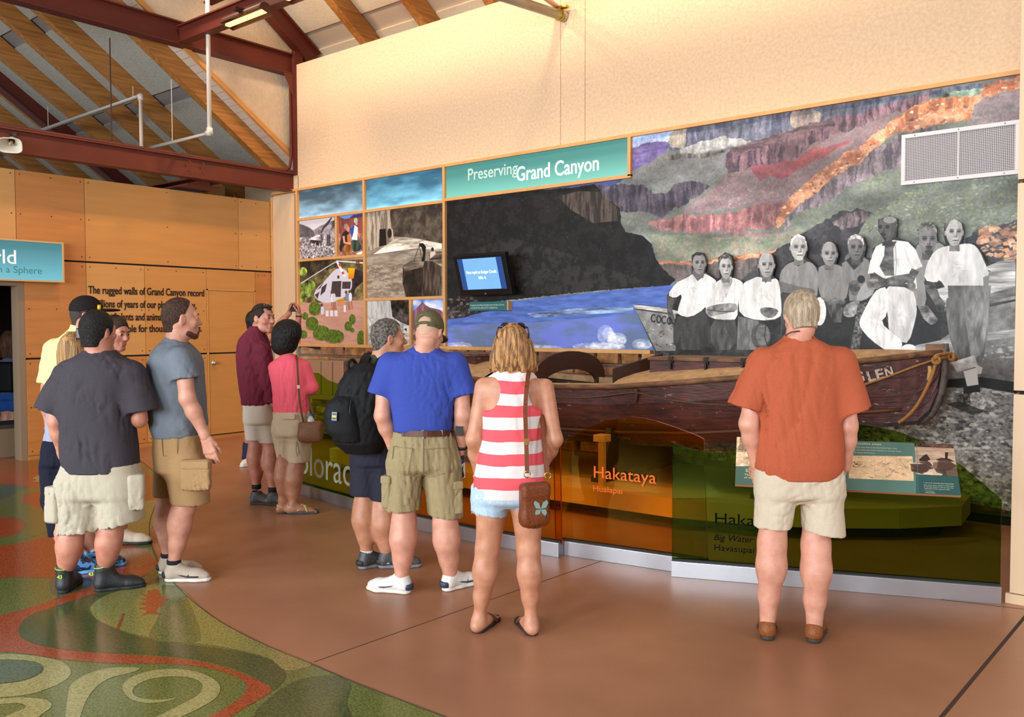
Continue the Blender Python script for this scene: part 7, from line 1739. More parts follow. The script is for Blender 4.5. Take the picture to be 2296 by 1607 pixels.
p.cloth('cargo_shorts', S_, KH, 23, .0055, .0072, 1.1, (.06, .16))
for x, w_ in ((904, 5), (948, 6), (990, 5)):
    a, c = J(x, 964, -math.sqrt(max(0, 1-((x-949)/66)**2))*.16), J(x, 983, -math.sqrt(max(0, 1-((x-949)/66)**2))*.152); b = MB(); b.bar(a, c, w_*p.d/FPX, .006, HF); b.build('belt_loop', KH, p.root)
DK = mat('khaki_stitch', (122, 106, 74), .9)
for pts in ([(882, 1000), (925, 1006), (914, 1066), (878, 1056)], [(956, 1006), (1006, 1004), (1010, 1058), (962, 1070)]):
    Q = [J(x, y, -.144*math.sqrt(max(.1, 1-((x-949)/84)**2))-.012) for x, y in pts]; seam('pocket_seam', Q+[Q[0]], .0022, DK, p.root)
Q = [J(949, y, -.15-.0) for y in (984, 1010, 1040, 1062)]; seam('centre_seam', Q, .0025, DK, p.root)
for cx, cy, s_ in ((876, 1100, -1), (1020, 1112, 1)):
    c = J(cx, cy, -.02); ax = (unit(HR*s_*.55-HF*.45), unit(HF*.7+HR*s_*.7), UP)
    ax = (unit(HR*.35*s_-HF*.9), unit(HR*s_*.9+HF*.35), UP)
    organ('cargo_pocket', [rbox(c, (.055, .018, .085), ax, .012, .01)], KH, p.root, .0075, folds3(int(cx), .006, 1, (.04, .09)))
    organ('pocket_flap', [rbox(c+UP*.075, (.062, .026, .018), ax, .008, .01)], KH, p.root, .0072)
CAPM = fabric('olive_cap_cloth', (98, 96, 68), (84, 82, 58), .9, 20)
k = p.hk; ax = (p.hs, p.hf, p.hu)
organ('cap', [ell(p.q(0, -.016, .036), (.088*k, .108*k, .1*k), ax, .01), ell(p.q(0, -.105, .028), (.044*k, .05*k, .034*k), ax, .01, 's')], CAPM, p.root, .0052, folds3(2, .002, 1, (.03, .06)), (halfspace(p.q(0, 0, .006), -p.hu+p.hf*.15),))
b = MB(); b.tube([p.q(a*.078, -.02-math.sqrt(max(0, 1-a*a))*.098, -.006+.018) for a in np.linspace(-.9, .9, 9)], .0085, 6); b.build('cap_strap', CAPM, p.root, smooth=True)
organ('cap_brim', [ell(p.q(0, .125, .01), (.07*k, .075*k, .012*k), ax, .01)], CAPM, p.root, .005)
p.crop(mat('hair_shaved_blond', (200, 158, 132), .6, bump=.5, bscale=300), .0, .5, -.06, .0025, seed=6, amp=0)
SHW = mat('white_trainer', (216, 214, 208), .5, bump=.15, bscale=90); NVY = mat('navy_panel', (44, 50, 74), .5)
for A, hd in ((LA, view(-1, .35)), (RA, view(.8, .75))):
    h = unit(hd*V(1, 1, 0)); p.shoe(A-h*.06, hd, SHW, SOLE, .31, accent=NVY, laces=mat('white_lace', (226, 224, 220), .7))
p.watch(J(1035, 1000, .045), J(1034, 1000, .05)-J(1038, 930, -.03), r=.034)
gl = J(1030, 965, -.04); b = MB(); b.obox(gl, HR*.022, HF*.03, UP*.028); b.tube([gl+UP*.03, gl+UP*.05], .008, 6); b.build('belt_pouch', mat('black_pouch', (26, 26, 28), .5), p.root)
b = MB(); b.tube([J(x, y, d_) for x, y, d_ in ((926, 774, -.05), (940, 770, -.072), (956, 770, -.07), (974, 775, -.05))], .0016, 5); b.build('necklace', mat('silver_chain', (190, 180, 160), .3, .9), p.root)
bk = thing('brochure', 'folded dark blue brochure held in the blue shirted man\'s right hand', 'brochure', J(1034, 1072, .03))
for i, (cc, o) in enumerate((((30, 32, 44), 0), ((60, 84, 160), 1), ((214, 218, 226), 2))):
    P_ = [J(1026+i*2, 1024+i*10, .0), J(1040+i, 1020+i*8, .05), J(1043, 1064+i*3, .05), J(1036-i, 1072, .0)]
    patch('page', [q_+HF*(-.002*i) for q_ in P_], unit(np.cross(P_[1]-P_[0], P_[3]-P_[0])), .0015, mat('page_%d' % i, cc, .4), bk, 0)

# ---------------------------------------------------------------- man with the black backpack
p = Person('grey haired person in a dark green tee and navy shorts looking right', 850, 1272, 'tan')
J = p.J
p.head(872, 757, view(.93, .35, -.05), hh=.245, neck=J(848, 822, -.02), nr=.062)
p.arm(J(800, 842, .04), J(812, 930, .12), J(850, 985, .22)); p.hand(J(850, 985, .22), view(.7, .6, -.1), view(0, .3, 1), view(0, 1, 0), .6)
p.arm(J(880, 842, .06), J(890, 935, .12), J(880, 985, .24)); p.hand(J(880, 985, .24), view(0, 1, 0), view(-1, 0, 0), UP, .6)
p.body += [cone(J(840, 850), J(838, 990), .12, .12, .05, flat=HF, fs=.8)]
LA, RA = J(822, 1240, -.01), J(868, 1254, .0)
p.leg(J(822, 1030), J(817, 1132), LA, .062, .066, .038, calf_back=view(-.7, -.5)); p.leg(J(858, 1030), J(862, 1140), RA, .062, .066, .038, calf_back=view(-.7, -.5)); 
p.finish((96, 84, 74))
GT = fabric('dark_green_cotton', (64, 72, 58), (54, 62, 50))
p.cloth('tee_shirt', [loft(p.st([(1000, 800, 880, .12), (940, 796, 882, .13), (880, 794, 886, .13), (840, 797, 886, .12), (822, 806, 880, .11), (810, 818, 872, .095), (800, 826, 862, .08), (795, 830, 856, .07)]), .03, 2.4, .018),
     cone(J(804, 840, .04), J(804, 905, .1), .075, .08, .04), cone(J(880, 840, .06), J(888, 905, .1), .07, .078, .04)], GT, 41, .004, .0078)
p.cloth('shorts', [p.hips([(1040, 793, 879, .13), (990, 796, 882, .13), (968, 800, 878, .125)]), cone(J(819, 1030), J(818, 1115), .1, .098, .03, clips=[halfspace(J(818, 1108), view(0, 0, -1))]), cone(J(858, 1030), J(862, 1128), .1, .098, .03, clips=[halfspace(J(862, 1119), view(0, 0, -1))])], fabric('navy_twill', (48, 48, 62), (38, 38, 50)), 42, .0045)
p.crop(hairm('hair_salt_pepper', (126, 118, 110), (66, 58, 54), (1, 1, 1)), .045, .75, -.085, .008, seed=7, amp=.0025, recede=1)
SG = mat('grey_trainer', (66, 66, 68), .5, bump=.15, bscale=90); SGS = mat('grey_sole', (118, 118, 122), .7)
for A, hd in ((LA, view(.75, .6)), (RA, view(1, .12))):
    h = unit(hd*V(1, 1, 0)); p.shoe(A-h*.06, hd, SG, SGS, .3, accent=mat('dark_mesh_panel', (36, 36, 38), .6), laces=mat('grey_lace', (110, 108, 106), .7))
    b = MB(); b.tube([A-UP*.02, A+UP*.022], .043, 14); b.build('sock', mat('white_sock', (214, 212, 208), .9), p.root, smooth=True)
bp = thing('backpack', 'large black backpack on the grey haired man with a small striped label', 'backpack', J(795, 1006, -.2))
BKM = fabric('black_nylon', (26, 26, 28), (18, 18, 20), .6, 30, .3)
bx = (view(.8, -.45), view(.45, .8), UP); cA = J(798, 920, -.2)
organ('main_pocket', [loft([(J(0, y)[2], *(J(x, y, -.17)[:2]), a, b_) for y, x, a, b_ in ((1008, 812, .1, .07), (985, 805, .16, .12), (940, 803, .17, .14), (900, 806, .165, .14), (860, 812, .15, .13), (830, 818, .12, .1), (815, 822, .07, .06))], .03, 2.4, .02)], BKM, bp, .009, folds3(61, .007, 1, (.06, .16)))
organ('front_pocket', [loft([(J(0, y)[2], *(J(x, y, -.26)[:2]), a, b_) for y, x, a, b_ in ((980, 782, .09, .06), (955, 772, .115, .08), (920, 768, .115, .085), (895, 770, .1, .075), (882, 774, .06, .05))], .03, 2.3, .02)], BKM, bp, .009, folds3(62, .005, 1, (.05, .12)))
for pts in ([(812, 826, -.17), (818, 806, -.12), (828, 796, -.02), (842, 806, .08)], [(842, 826, -.15), (858, 806, -.1), (872, 806, -.0), (882, 830, .09)], [(846, 950, -.12), (850, 900, -.12), (852, 860, -.1)]):
    Q = [J(*a) for a in cr(pts, 4, False)]; b = MB()
    for i in range(len(Q)-1): b.bar(Q[i], Q[i+1]+(Q[i+1]-Q[i])*.08, .055, .012, unit(-HF+UP*.3))
    b.build('shoulder_strap', BKM, bp)
b = MB(); b.tube([J(*a) for a in cr([(788, 836, -.2), (780, 818, -.22), (790, 806, -.2), (800, 818, -.17)], 4, False)], .011, 8); b.build('haul_loop', BKM, bp, smooth=True)
lc = J(750, 933, -.352)
for i, (cc, a, b_, t) in enumerate((((64, 84, 128), .021, .028, .002), ((196, 190, 130), .018, .023, .003), ((58, 76, 118), .016, .020, .004), ((214, 178, 60), .016, .007, .005))):
    b = MB(); b.obox(lc-HF*t, view(1, -.55)*a, view(.55, 1)*.002, unit(UP+HR*.05)*b_); b.build('label_patch', mat('label_%d' % i, cc, .6), bp)
seam('zip', [J(x, y, d_) for x, y, d_ in ((800, 985, -.315), (786, 960, -.33), (784, 920, -.335), (788, 890, -.32))], .003, mat('zip_black', (44, 44, 46), .4), bp)
# ---------------------------------------------------------------- woman in the pink sweater
p = Person('black haired person in a coral pink sweater and khaki knee shorts, arms folded', 655, 1150, 'tan')
J = p.J
p.head(641, 755, view(.3, 1, -.1), hh=.215, neck=J(645, 808), nr=.05, eyes=False)
p.body += [cone(J(652, 830), J(652, 930), .11, .1, .05, flat=HF, fs=.8)]
p.arm(J(622, 830), J(630, 872, .12), J(668, 880, .2), .045, .04, .026); p.arm(J(682, 830), J(700, 874, .06), J(672, 874, .16), .045, .04, .026)
p.hand(J(680, 872, .02), view(-1, .1, .1), view(0, 1, 0), view(0, 0, 1), .8, .85)
LA, RA = J(634, 1122, .0), J(657, 1132, -.02)
p.leg(J(640, 980), J(636, 1046), LA, .056, .056, .034, calf_back=view(-.6, -.6)); p.leg(J(668, 980), J(665, 1050), RA, .058, .058, .034, calf_back=view(-.6, -.6))
hl, hr_ = view(.9, .5), view(1, .12); p.foot(LA, hl); p.foot(RA, hr_)
p.finish()
PK = fabric('coral_knit', (255, 112, 130), (250, 98, 116))
T = [loft(p.st([(926, 614, 692, .125), (900, 614, 692, .13), (870, 611, 690, .13), (840, 609, 690, .125), (818, 612, 686, .11), (808, 618, 680, .095), (800, 627, 666, .075), (795, 632, 660, .065)]), .03, 2.4, .015),
     cone(J(618, 824), J(626, 872, .06), .058, .052, .04), cone(J(680, 824), J(698, 868, .02), .060, .056, .04), cone(J(698, 868, .02), J(680, 876, -.04), .054, .04, .02, clips=[halfspace(J(682, 876), view(-1, 0, 0))])]
p.cloth('sweater', T, PK, 51, .0055, .0085, .8, (.05, .14))
KB = fabric('pale_khaki', (214, 194, 164), (200, 180, 150))
p.cloth('shorts', [p.hips([(975, 616, 694, .135), (945, 613, 693, .13), (922, 614, 691, .125)]), cone(J(636, 965), J(640, 1036, .02), .1, .066, .04, flat=HF, fs=1.1, clips=[halfspace(J(640, 1028), view(0, 0, -1))]), cone(J(672, 965), J(671, 1040), .105, .085, .04, flat=HF, fs=1.1, clips=[halfspace(J(671, 1034), view(0, 0, -1))])], KB, 52, .006, .0085, 1.1)
organ('pocket_flap', [rbox(J(646, 934, -.135), (.055, .006, .018), (unit(HR-HF*.1), unit(HF+HR*.1), UP), .006)], KB, p.root, .007)
seam('drawstring', [J(x, y, -.14) for x, y in ((665, 990), (664, 1010), (667, 1023), (671, 1015), (667, 992))], .0022, BLACK, p.root)
organ('hair', [ell(J(641, 752), (.108, .12, .125), (HR, HF, UP), .03), ell(J(636, 776), (.09, .1, .07), (HR, HF, UP), .04), ell(J(650, 742), (.09, .1, .09), (HR, HF, UP), .03)], hairm('hair_black', (34, 28, 26), (14, 12, 12), (1, 1, .4)), p.root, .0075, folds3(77, .016, .5, (.02, .06)))
YS = mat('yellow_sandal', (206, 190, 120), .6); SG2 = mat('grey_sandal_sole', (76, 80, 84), .8)
for A, h0 in ((LA, hl), (RA, hr_)):
    h = unit(h0*V(1, 1, 0)); sd = np.cross(UP, h); o = V(A[0], A[1], 0)-h*.035; q = lambda a, b_, e: o+h*a+sd*b_+UP*e
    r2 = thing('sandal', None, None, q(.1, 0, 0)); r2.parent = p.root; r2.location = Vector([float(v) for v in q(.1, 0, 0)])-p.root.location
    organ('sole', [cone(q(.03, 0, .01), q(.12, 0, .01), .038, .036, .02), cone(q(.12, 0, .01), q(.21, .003, .01), .036, .045, .03)], SG2, r2, .0075, None, (halfspace(V(0, 0, .026), UP), halfspace(V(0, 0, .001), -UP)), 0)
    b = MB(); b.tube([q(.16, -.045, .02), q(.14, -.02, .062), q(.115, .01, .075), q(.09, .045, .03)], .008, 6); b.tube([q(.16, .045, .02), q(.14, .02, .062), q(.11, -.01, .078), q(.08, -.045, .03)], .008, 6)
    b.tube([q(.06, -.04, .04), q(-.004, -.03, .07), q(-.012, 0, .072), q(-.004, .03, .07), q(.06, .04, .04)], .008, 6); b.build('strap', YS, r2, smooth=True)
pu = thing('handbag', 'small tan leather handbag with a bottle, hanging from the pink sweater shoulder', 'bag', J(697, 990, -.14))
TN = fabric('tan_leather', (142, 100, 72), (108, 74, 52), .35, 10, .15)
organ('bag_body', [rbox(J(696, 967, -.14), (.068, .035, .055), (HR, HF, UP), .022), ell(J(695, 974, -.14), (.095, .065, .06), (HR, HF, UP), .03)], TN, pu, .0075, folds3(9, .012, .3, (.02, .06)))
for pts in ([(664, 797, .02), (666, 806, -.1), (668, 840, -.15), (671, 890, -.145), (676, 925, -.15), (681, 949, -.14)], [(690, 884, -.06), (700, 920, -.1), (709, 950, -.12)]):
    Q = [J(*a) for a in cr(pts, 3, False)]; b = MB()
    for i in range(len(Q)-1): b.bar(Q[i], Q[i+1]+(Q[i+1]-Q[i])*.06, .016, .005, HF)
    b.build('strap', fabric('brown_strap', (98, 62, 36), None, .5), pu)
b = MB(); c = J(669, 867, -.155); b.obox(c, HR*.012, HF*.004, UP*.014); b.build('buckle', mat('pale_buckle', (206, 190, 160), .3, .8), pu)
b = MB(); c = J(697, 940, -.12); b.tube([c-UP*.05, c, c+UP*.022, c+UP*.03], [.03, .03, .014, .013], 14); b.build('bottle', mat('clear_plastic', (190, 200, 206), .1), pu, smooth=True)
b = MB(); b.tube([c+UP*.03, c+UP*.046], .015, 12); b.build('bottle_cap', mat('blue_cap', (40, 90, 190), .4), pu); b = MB(); b.obox(J(707, 947, -.13), HR*.024, HF*.004, UP*.012+HR*.01); b.build('snack_wrapper', mat('orange_wrapper', (232, 104, 40), .4), pu)

# ---------------------------------------------------------------- man in the maroon shirt
p = Person('person in a maroon long-sleeved shirt and pale shorts with sunglasses pushed up', 594, 1130, 'ruddy')
J = p.J
p.head(590, 713, view(.86, -.42, -.12), hh=.25, neck=J(572, 772, .02), nr=.062)
p.arm(J(592, 790, -.1), J(600, 850, -.1), J(612, 905, -.06)); p.hand(J(612, 905, -.06), view(.15, .1, -1), view(.3, 1, 0), view(1, .1, 0), .5)
p.arm(J(556, 790, .12), J(560, 850, .16), J(575, 905, .2)); p.hand(J(575, 905, .2), view(.1, .2, -1), view(.5, 1, 0), view(1, 0, 0), .5)
p.body += [cone(J(576, 800), J(578, 910), .12, .11, .05, flat=HF, fs=.9)]
LA, RA = J(575, 1090, -.0), J(612, 1096, -.04)
p.leg(J(572, 950), J(576, 1002), LA, .064, .066, .038, calf_back=view(-1, .1)); p.leg(J(600, 950), J(611, 1012), RA, .064, .066, .038, calf_back=view(-1, .1))
hd = view(.9, -.1)
p.finish((60, 44, 32))
MR = fabric('maroon_cotton', (122, 46, 64), (104, 38, 54))
T = [loft(p.st([(907, 544, 614, .14), (890, 541, 615, .15), (860, 537, 614, .155), (830, 534, 612, .155), (800, 532, 610, .15), (775, 534, 604, .14), (760, 538, 600, .125), (748, 548, 594, .1), (738, 558, 590, .08), (732, 563, 586, .07)]), .03, 2.4, .018),
     cone(J(590, 784, -.1), J(599, 850, -.1), .064, .058, .04), cone(J(599, 850, -.1), J(608, 900, -.08), .058, .044, .02, clips=[halfspace(J(608, 901), view(.1, 0, -1))])]
p.cloth('long_sleeved_shirt', T, MR, 71, .006, .0085, .8, (.05, .16))
PS = fabric('stone_cotton', (226, 216, 200), (212, 202, 186))
p.cloth('shorts', [p.hips([(948, 552, 617, .14), (925, 548, 617, .14), (902, 546, 615, .13)]), cone(J(572, 940), J(577, 990), .1, .094, .04, flat=HF, fs=1.1, clips=[halfspace(J(577, 984), view(0, 0, -1))]), cone(J(600, 940), J(606, 1000), .098, .09, .04, clips=[halfspace(J(607, 991), view(-.1, 0, -1))])], PS, 72, .006, .0085, 1.1)
p.crop(hairm('hair_dark_brown', (64, 46, 36), (34, 24, 20), (1, 1, 1)), .05, .7, -.08, .008, seed=8, amp=.002, recede=1)
p.glasses((0, .045, .1))
HK = mat('hiking_shoe', (70, 66, 66), .6, bump=.2, bscale=70); HKS = mat('hiking_sole', (52, 44, 38), .8)
for A in (LA, RA):
    h = unit(hd*V(1, 1, 0)); p.shoe(A-h*.06, hd, HK, HKS, .3, accent=mat('hiking_panel', (104, 92, 78), .6), laces=mat('tan_lace', (150, 130, 104), .7))
    b = MB(); b.tube([A-UP*.02, A+UP*.02], .043, 14); b.build('sock', mat('black_sock', (24, 24, 28), .9), p.root, smooth=True)

# ---------------------------------------------------------------- person taking a photograph
p = Person('person in a white shirt and jeans holding a camera up with both hands', 576, 1041, 'brown')
J = p.J
p.head(575, 720, view(1, .1, .1), hh=.235, neck=J(574, 762), nr=.055)
p.arm(J(600, 765, -.05), J(628, 726, .02), J(649, 701, .05), .045, .04, .026); p.arm(J(610, 768, .12), J(664, 748, .12), J(671, 706, .06), .046, .042, .028)
p.hand(J(649, 700, .05), view(.2, 0, 1), view(1, -.2, 0), view(.6, -.8, 0), .9, .95); p.hand(J(671, 705, .06), view(-.05, 0, 1), view(-1, 0, .1), view(-.6, -.8, 0), .9, .95)
p.body += [cone(J(590, 790), J(586, 880), .11, .11, .05, flat=HF, fs=.8)]
LA, RA = J(562, 1030), J(596, 1030)
for A, kx in ((LA, 562), (RA, 592)): p.leg(J(kx+4, 900), J(kx, 965), A, .06, .06, .04)
p.finish((40, 28, 22))
p.cloth('shirt', [loft(p.st([(890, 566, 606, .12), (840, 564, 610, .12), (800, 564, 614, .12), (775, 568, 612, .1), (764, 574, 604, .08)]), .03, 2.4), cone(J(604, 770, .0), J(616, 758, .02), .06, .058, .03), cone(J(610, 770, .1), J(640, 757, .12), .07, .07, .03)], fabric('white_cotton', (222, 214, 206)), 81, .006, .009)
JN = fabric('blue_denim', (38, 50, 78), (28, 38, 62))
p.cloth('jeans', [p.hips([(920, 562, 608, .12), (888, 565, 606, .12)]), cone(J(570, 910), J(561, 1000), .09, .075, .03), cone(J(561, 1000), J(561, 1026), .075, .095, .03, clips=[halfspace(J(561, 1028), view(0, 0, -1))]), cone(J(592, 910), J(592, 1000), .09, .075, .03), cone(J(592, 1000), J(593, 1030), .075, .1, .03, clips=[halfspace(J(593, 1030), view(0, 0, -1))])], JN, 82, .006, .009)
p.crop(hairm('hair_black_long', (30, 24, 22), (14, 12, 12)), .04, .6, -.09, .014, seed=9)
for A, hd in ((LA, view(-.2, -1)), (RA, view(.5, -1))): p.shoe(A-unit(hd*V(1, 1, 0))*.06, hd, mat('white_leather_shoe', (220, 214, 206), .5), SOLE, .28, accent=mat('orange_stripe', (196, 90, 40), .5))
p.watch(J(670, 709, .06), view(0, 0, 1), r=.032)
cm = thing('camera', 'small dark compact camera held up in two hands', 'camera', J(661, 694, .04))
b = MB(); b.obox(J(661, 693, .04), unit(HR+HF*.3)*.045, HF*.012, UP*.03); b.build('camera_body', mat('camera_black', (26, 28, 40), .35), cm, bevel=.003)
b = MB(); c = J(663, 693, .055); b.tube([c, c+view(.6, .8)*.03], .022, 12); b.build('lens', mat('lens_grey', (70, 72, 80), .2, .5), cm)

# ---------------------------------------------------------------- balding man in the grey blue tee
p = Person('balding bearded person in a grey blue tee and tan cargo shorts standing side on', 408, 1297, 'pink')
J = p.J
p.head(407, 713, view(.86, .52, -.04), hh=.25, neck=J(396, 780), nr=.062)
p.arm(J(411, 815, -.17), J(420, 893, -.19), J(460, 976, -.15), .055, .046, .03); p.hand(J(461, 980, -.15), view(.28, .0, -1), view(.15, 1, 0), view(1, -.1, 0), .2, 1.12, thumb=.22)
p.arm(J(392, 815, .17), J(390, 893, .2), J(410, 970, .2)); p.hand(J(410, 970, .2), view(.2, 0, -1), view(0, -1, 0), view(1, 0, 0), .5)
p.body += [cone(J(394, 840), J(400, 970), .12, .12, .05)]
LA, RA = J(376, 1243, .12), J(390, 1258, -.05)
p.leg(J(386, 1050, .09), J(374, 1138, .11), LA, .058, .06, .036, calf_back=view(-1, 0)); p.leg(J(420, 1050, -.08), J(414, 1138, -.07), RA, .06, .064, .038, calf_back=view(-1, 0))
hd = view(1, .05)
p.finish((90, 60, 40))
BE2 = fabric('heather_blue', (118, 124, 134), (102, 110, 120))
T = [loft(p.st([(976, 352, 452, .17), (950, 342, 459, .18), (925, 338, 456, .18), (895, 338, 455, .185), (865, 338, 452, .19), (835, 339, 450, .2), (812, 340, 448, .195), (795, 344, 442, .18), (780, 352, 432, .14), (768, 362, 420, .1), (760, 370, 412, .075), (755, 376, 408, .065)]), .03, 2.5, .018),
     cone(J(404, 806, -.16), J(417, 848, -.18), .078, .083, .05, clips=[halfspace(J(417, 846), view(.1, 0, -1))])]
p.cloth('tee_shirt', T, BE2, 91, .006, .0075, .6, (.06, .18))
TC = fabric('tan_canvas', (176, 140, 98), (158, 124, 86))
p.cloth('cargo_shorts', [p.hips([(1055, 354, 462, .16), (1010, 350, 460, .165), (972, 352, 455, .16)]), cone(J(382, 1050, .1), J(372, 1126, .12), .1, .085, .04, clips=[halfspace(J(372, 1118), view(0, 0, -1))]), cone(J(418, 1050, -.07), J(427, 1126, -.07), .125, .115, .04, clips=[halfspace(J(428, 1121), view(0, 0, -1))])], TC, 92, .006, .0075, 1.1)
ax = (HR, unit(HF), UP)
organ('cargo_pocket', [rbox(J(440, 1065, -.19), (.075, .014, .08), ax, .012)], TC, p.root, .0075, folds3(5, .009, 1, (.04, .09)))
organ('pocket_flap', [rbox(J(438, 1042, -.205), (.08, .016, .02), ax, .007)], TC, p.root, .007)
seam('back_pocket_seam', [J(x, y, -.17) for x, y in ((362, 978), (398, 980), (398, 1022), (366, 1022), (362, 978))], .0022, mat('tan_stitch', (130, 100, 66), .9), p.root)
p.crop(hairm('hair_short_brown', (78, 50, 36), (48, 30, 22), (1, 1, 1)), .015, .55, -.085, .006, seed=10, amp=.0015, recede=1)
p.cloth('beard', [cone(p.q(-.04, .022, -.084), p.q(-.012, .073, -.107), .027, .022, .015), cone(p.q(.04, .022, -.084), p.q(.012, .073, -.107), .027, .022, .015), ell(p.q(0, .088, -.088), (.018, .014, .012), (p.hs, p.hf, p.hu), .01)], hairm('beard_brown', (110, 66, 44), (76, 46, 32), (1, 1, 1)), 3, .001, .005)
WS = mat('worn_trainer', (176, 160, 142), .6, bump=.2, bscale=60)
for A in (LA, RA):
    h = unit(hd*V(1, 1, 0)); p.shoe(A-h*.06, hd, WS, SOLE, .3, accent=mat('black_band', (34, 34, 36), .6), laces=mat('beige_lace', (186, 176, 160), .7))
    b = MB(); b.tube([A-UP*.015, A+UP*.012], .044, 14); b.build('sock', mat('black_sock', (24, 24, 28), .9), p.root, smooth=True)

# ---------------------------------------------------------------- man in the charcoal tee (front left)
p = Person('black haired person in a charcoal tee, pale cargo shorts and black high-tops', 192, 1326, 'ruddy')
J = p.J
p.head(222, 742, view(.45, 1, -.25), hh=.235, neck=J(226, 806), nr=.066, eyes=False)
p.arm(J(134, 850), J(126, 945, -.04), J(143, 1022, .03), .055, .045, .031); p.hand(J(143, 1022, .03), view(.25, .3, -1), view(1, .2, 0), view(.2, 1, 0), .4)
p.arm(J(306, 850), J(312, 940, .02), J(290, 936, .24), .055, .045, .031); p.hand(J(290, 936, .24), view(-.6, 1, .1), view(0, 0, 1), view(-1, 0, 0), .6)
p.body += [cone(J(222, 840), J(222, 1040), .14, .13, .05, flat=HF, fs=.8)]
LA, RA = J(145, 1290, .0), J(233, 1278, .02)
p.leg(J(172, 1080), J(162, 1195), LA, .060, .064, .035); p.leg(J(258, 1080), J(250, 1192), RA, .060, .064, .035)
p.finish()
CH = fabric('charcoal_cotton', (70, 64, 70), (58, 54, 60))
T = [loft(p.st([(1054, 152, 308, .16), (1030, 146, 304, .165), (1000, 143, 302, .165), (960, 142, 298, .165), (920, 141, 292, .165), (880, 139, 292, .16), (850, 138, 298, .15), (828, 142, 302, .14), (812, 152, 294, .125), (800, 170, 276, .105), (792, 184, 262, .085), (786, 192, 256, .075)]), .03, 2.5, .018),
     cone(J(152, 842), J(116, 922, -.02), .085, .105, .05, clips=[halfspace(J(117, 917), J(117, 917)-J(140, 850))]), cone(J(296, 842), J(318, 925), .085, .1, .05, clips=[halfspace(J(317, 921), J(317, 921)-J(304, 850))])]
p.cloth('tee_shirt', T, CH, 101, .006, .0075, .5, (.07, .2), clips=[halfspace(J(144, 1035), view(-.6, 0, -1))])
PC = fabric('putty_cotton', (190, 180, 160), (176, 165, 146))
S_ = [p.hips([(1110, 134, 316, .15), (1075, 138, 312, .155), (1040, 146, 308, .15)]), cone(J(176, 1090), J(178, 1196), .125, .118, .04, flat=HF, fs=1.1, clips=[halfspace(J(178, 1190), view(.1, 0, -1))]), cone(J(268, 1090), J(272, 1182), .125, .13, .04, flat=HF, fs=1.1, clips=[halfspace(J(272, 1172), view(.22, 0, -1))])]
p.cloth('cargo_shorts', S_, PC, 102, .0075, .0075, 1.1, (.06, .18))
for cx, cy, ax in ((137, 1126, (unit(HF+HR*.3), unit(HR-HF*.3), UP)), (306, 1100, (unit(HF-HR*.4), unit(HR+HF*.4), UP))):
    organ('cargo_pocket', [rbox(J(cx, cy, -.02), (.075, .026, .09), ax, .014)], PC, p.root, .0078, folds3(cx, .01, 1, (.04, .1)))
    organ('pocket_flap', [rbox(J(cx, cy-30, -.02), (.08, .036, .02), ax, .008)], PC, p.root, .0075)
p.crop(hairm('hair_black_short', (30, 25, 24), (14, 12, 12), (1, 1, 1)), .05, .5, -.095, .012, seed=11, amp=.003)
HT = mat('black_high_top', (34, 35, 37), .5, bump=.2, bscale=80)
LM = mat('lime_trim', (176, 214, 40), .5)
for A, hd, tx in ((LA, view(-.15, 1), (145, 1300)), (RA, view(.85, .35), (219, 1290))):
    h = unit(hd*V(1, 1, 0)); q = p.shoe(A-h*.055, hd, HT, mat('black_sole', (26, 26, 28), .7), .3, tall=.085)
    seam('lime_collar', [q(.05+.05*math.cos(t), .05*math.sin(t), .155+.008*math.cos(t)) for t in np.linspace(.6, 2*PI-.6, 12)], .0028, LM, p.root)
    hp_ = q(-.0, 0, .1); rr = unit(HR*.9+HF*.1)
    text('shoe_number', '43', hp_-h*.012-rr*.02 if hd[1] > 0.5 or True else hp_, rr, UP, .03, LM, p.root, depth=.001, bold=.02)
p.watch(J(141, 1008, .02), J(143, 1022, .03)-J(126, 945, -.04), METAL, .033)
seam('sunglass_arm', [p.q(.04, .06, .1), p.q(.07, .0, .085)], .003, mat('dark_lens', (18, 16, 18), .12), p.root)

# ---------------------------------------------------------------- man in the black cap and yellow polo
p = Person('person in a black baseball cap and pale yellow polo shirt behind the charcoal tee', 172, 1224, 'ruddy')
J = p.J
p.head(196, 705, view(.9, .3, -.15), hh=.24, neck=J(180, 762), nr=.062)
p.arm(J(114, 790), J(104, 892, -.03), J(112, 958, .0), .052, .043, .029); p.hand(J(112, 958, .0), view(.1, .2, -1), view(1, .2, 0), view(.2, 1, 0), .7)
p.arm(J(208, 790, .1), J(216, 880, .1), J(214, 950, .2)); p.hand(J(214, 950, .2), view(0, .3, -1), view(-1, .2, 0), view(.2, 1, 0), .7)
p.body += [cone(J(160, 800), J(162, 960), .13, .12, .05, flat=HF, fs=.8)]
LA, RA = J(164, 1208), J(182, 1206)
for A, kx in ((LA, 164), (RA, 182)): p.leg(J(kx, 990), J(kx, 1100), A, .055, .06, .036)
p.finish((50, 40, 34))
YL = fabric('pale_yellow_pique', (232, 220, 158), (216, 204, 142))
p.cloth('polo_shirt', [loft(p.st([(990, 112, 212, .14), (900, 114, 212, .15), (840, 112, 212, .15), (800, 112, 212, .14), (778, 118, 208, .125), (762, 130, 202, .105), (748, 146, 198, .08), (736, 160, 194, .07), (728, 164, 190, .066)]), .03, 2.4), cone(J(122, 782), J(107, 862, -.02), .075, .075, .05, clips=[halfspace(J(107, 857), view(0, 0, -1))])], YL, 111, .005, .0085)
p.cloth('trousers', [p.hips([(1010, 130, 212, .13), (975, 128, 212, .13)]), cone(J(166, 1000), J(164, 1200), .08, .055, .04), cone(J(188, 1000), J(183, 1200), .08, .055, .04)], fabric('dark_trouser', (44, 42, 46)), 112, .005, .009)
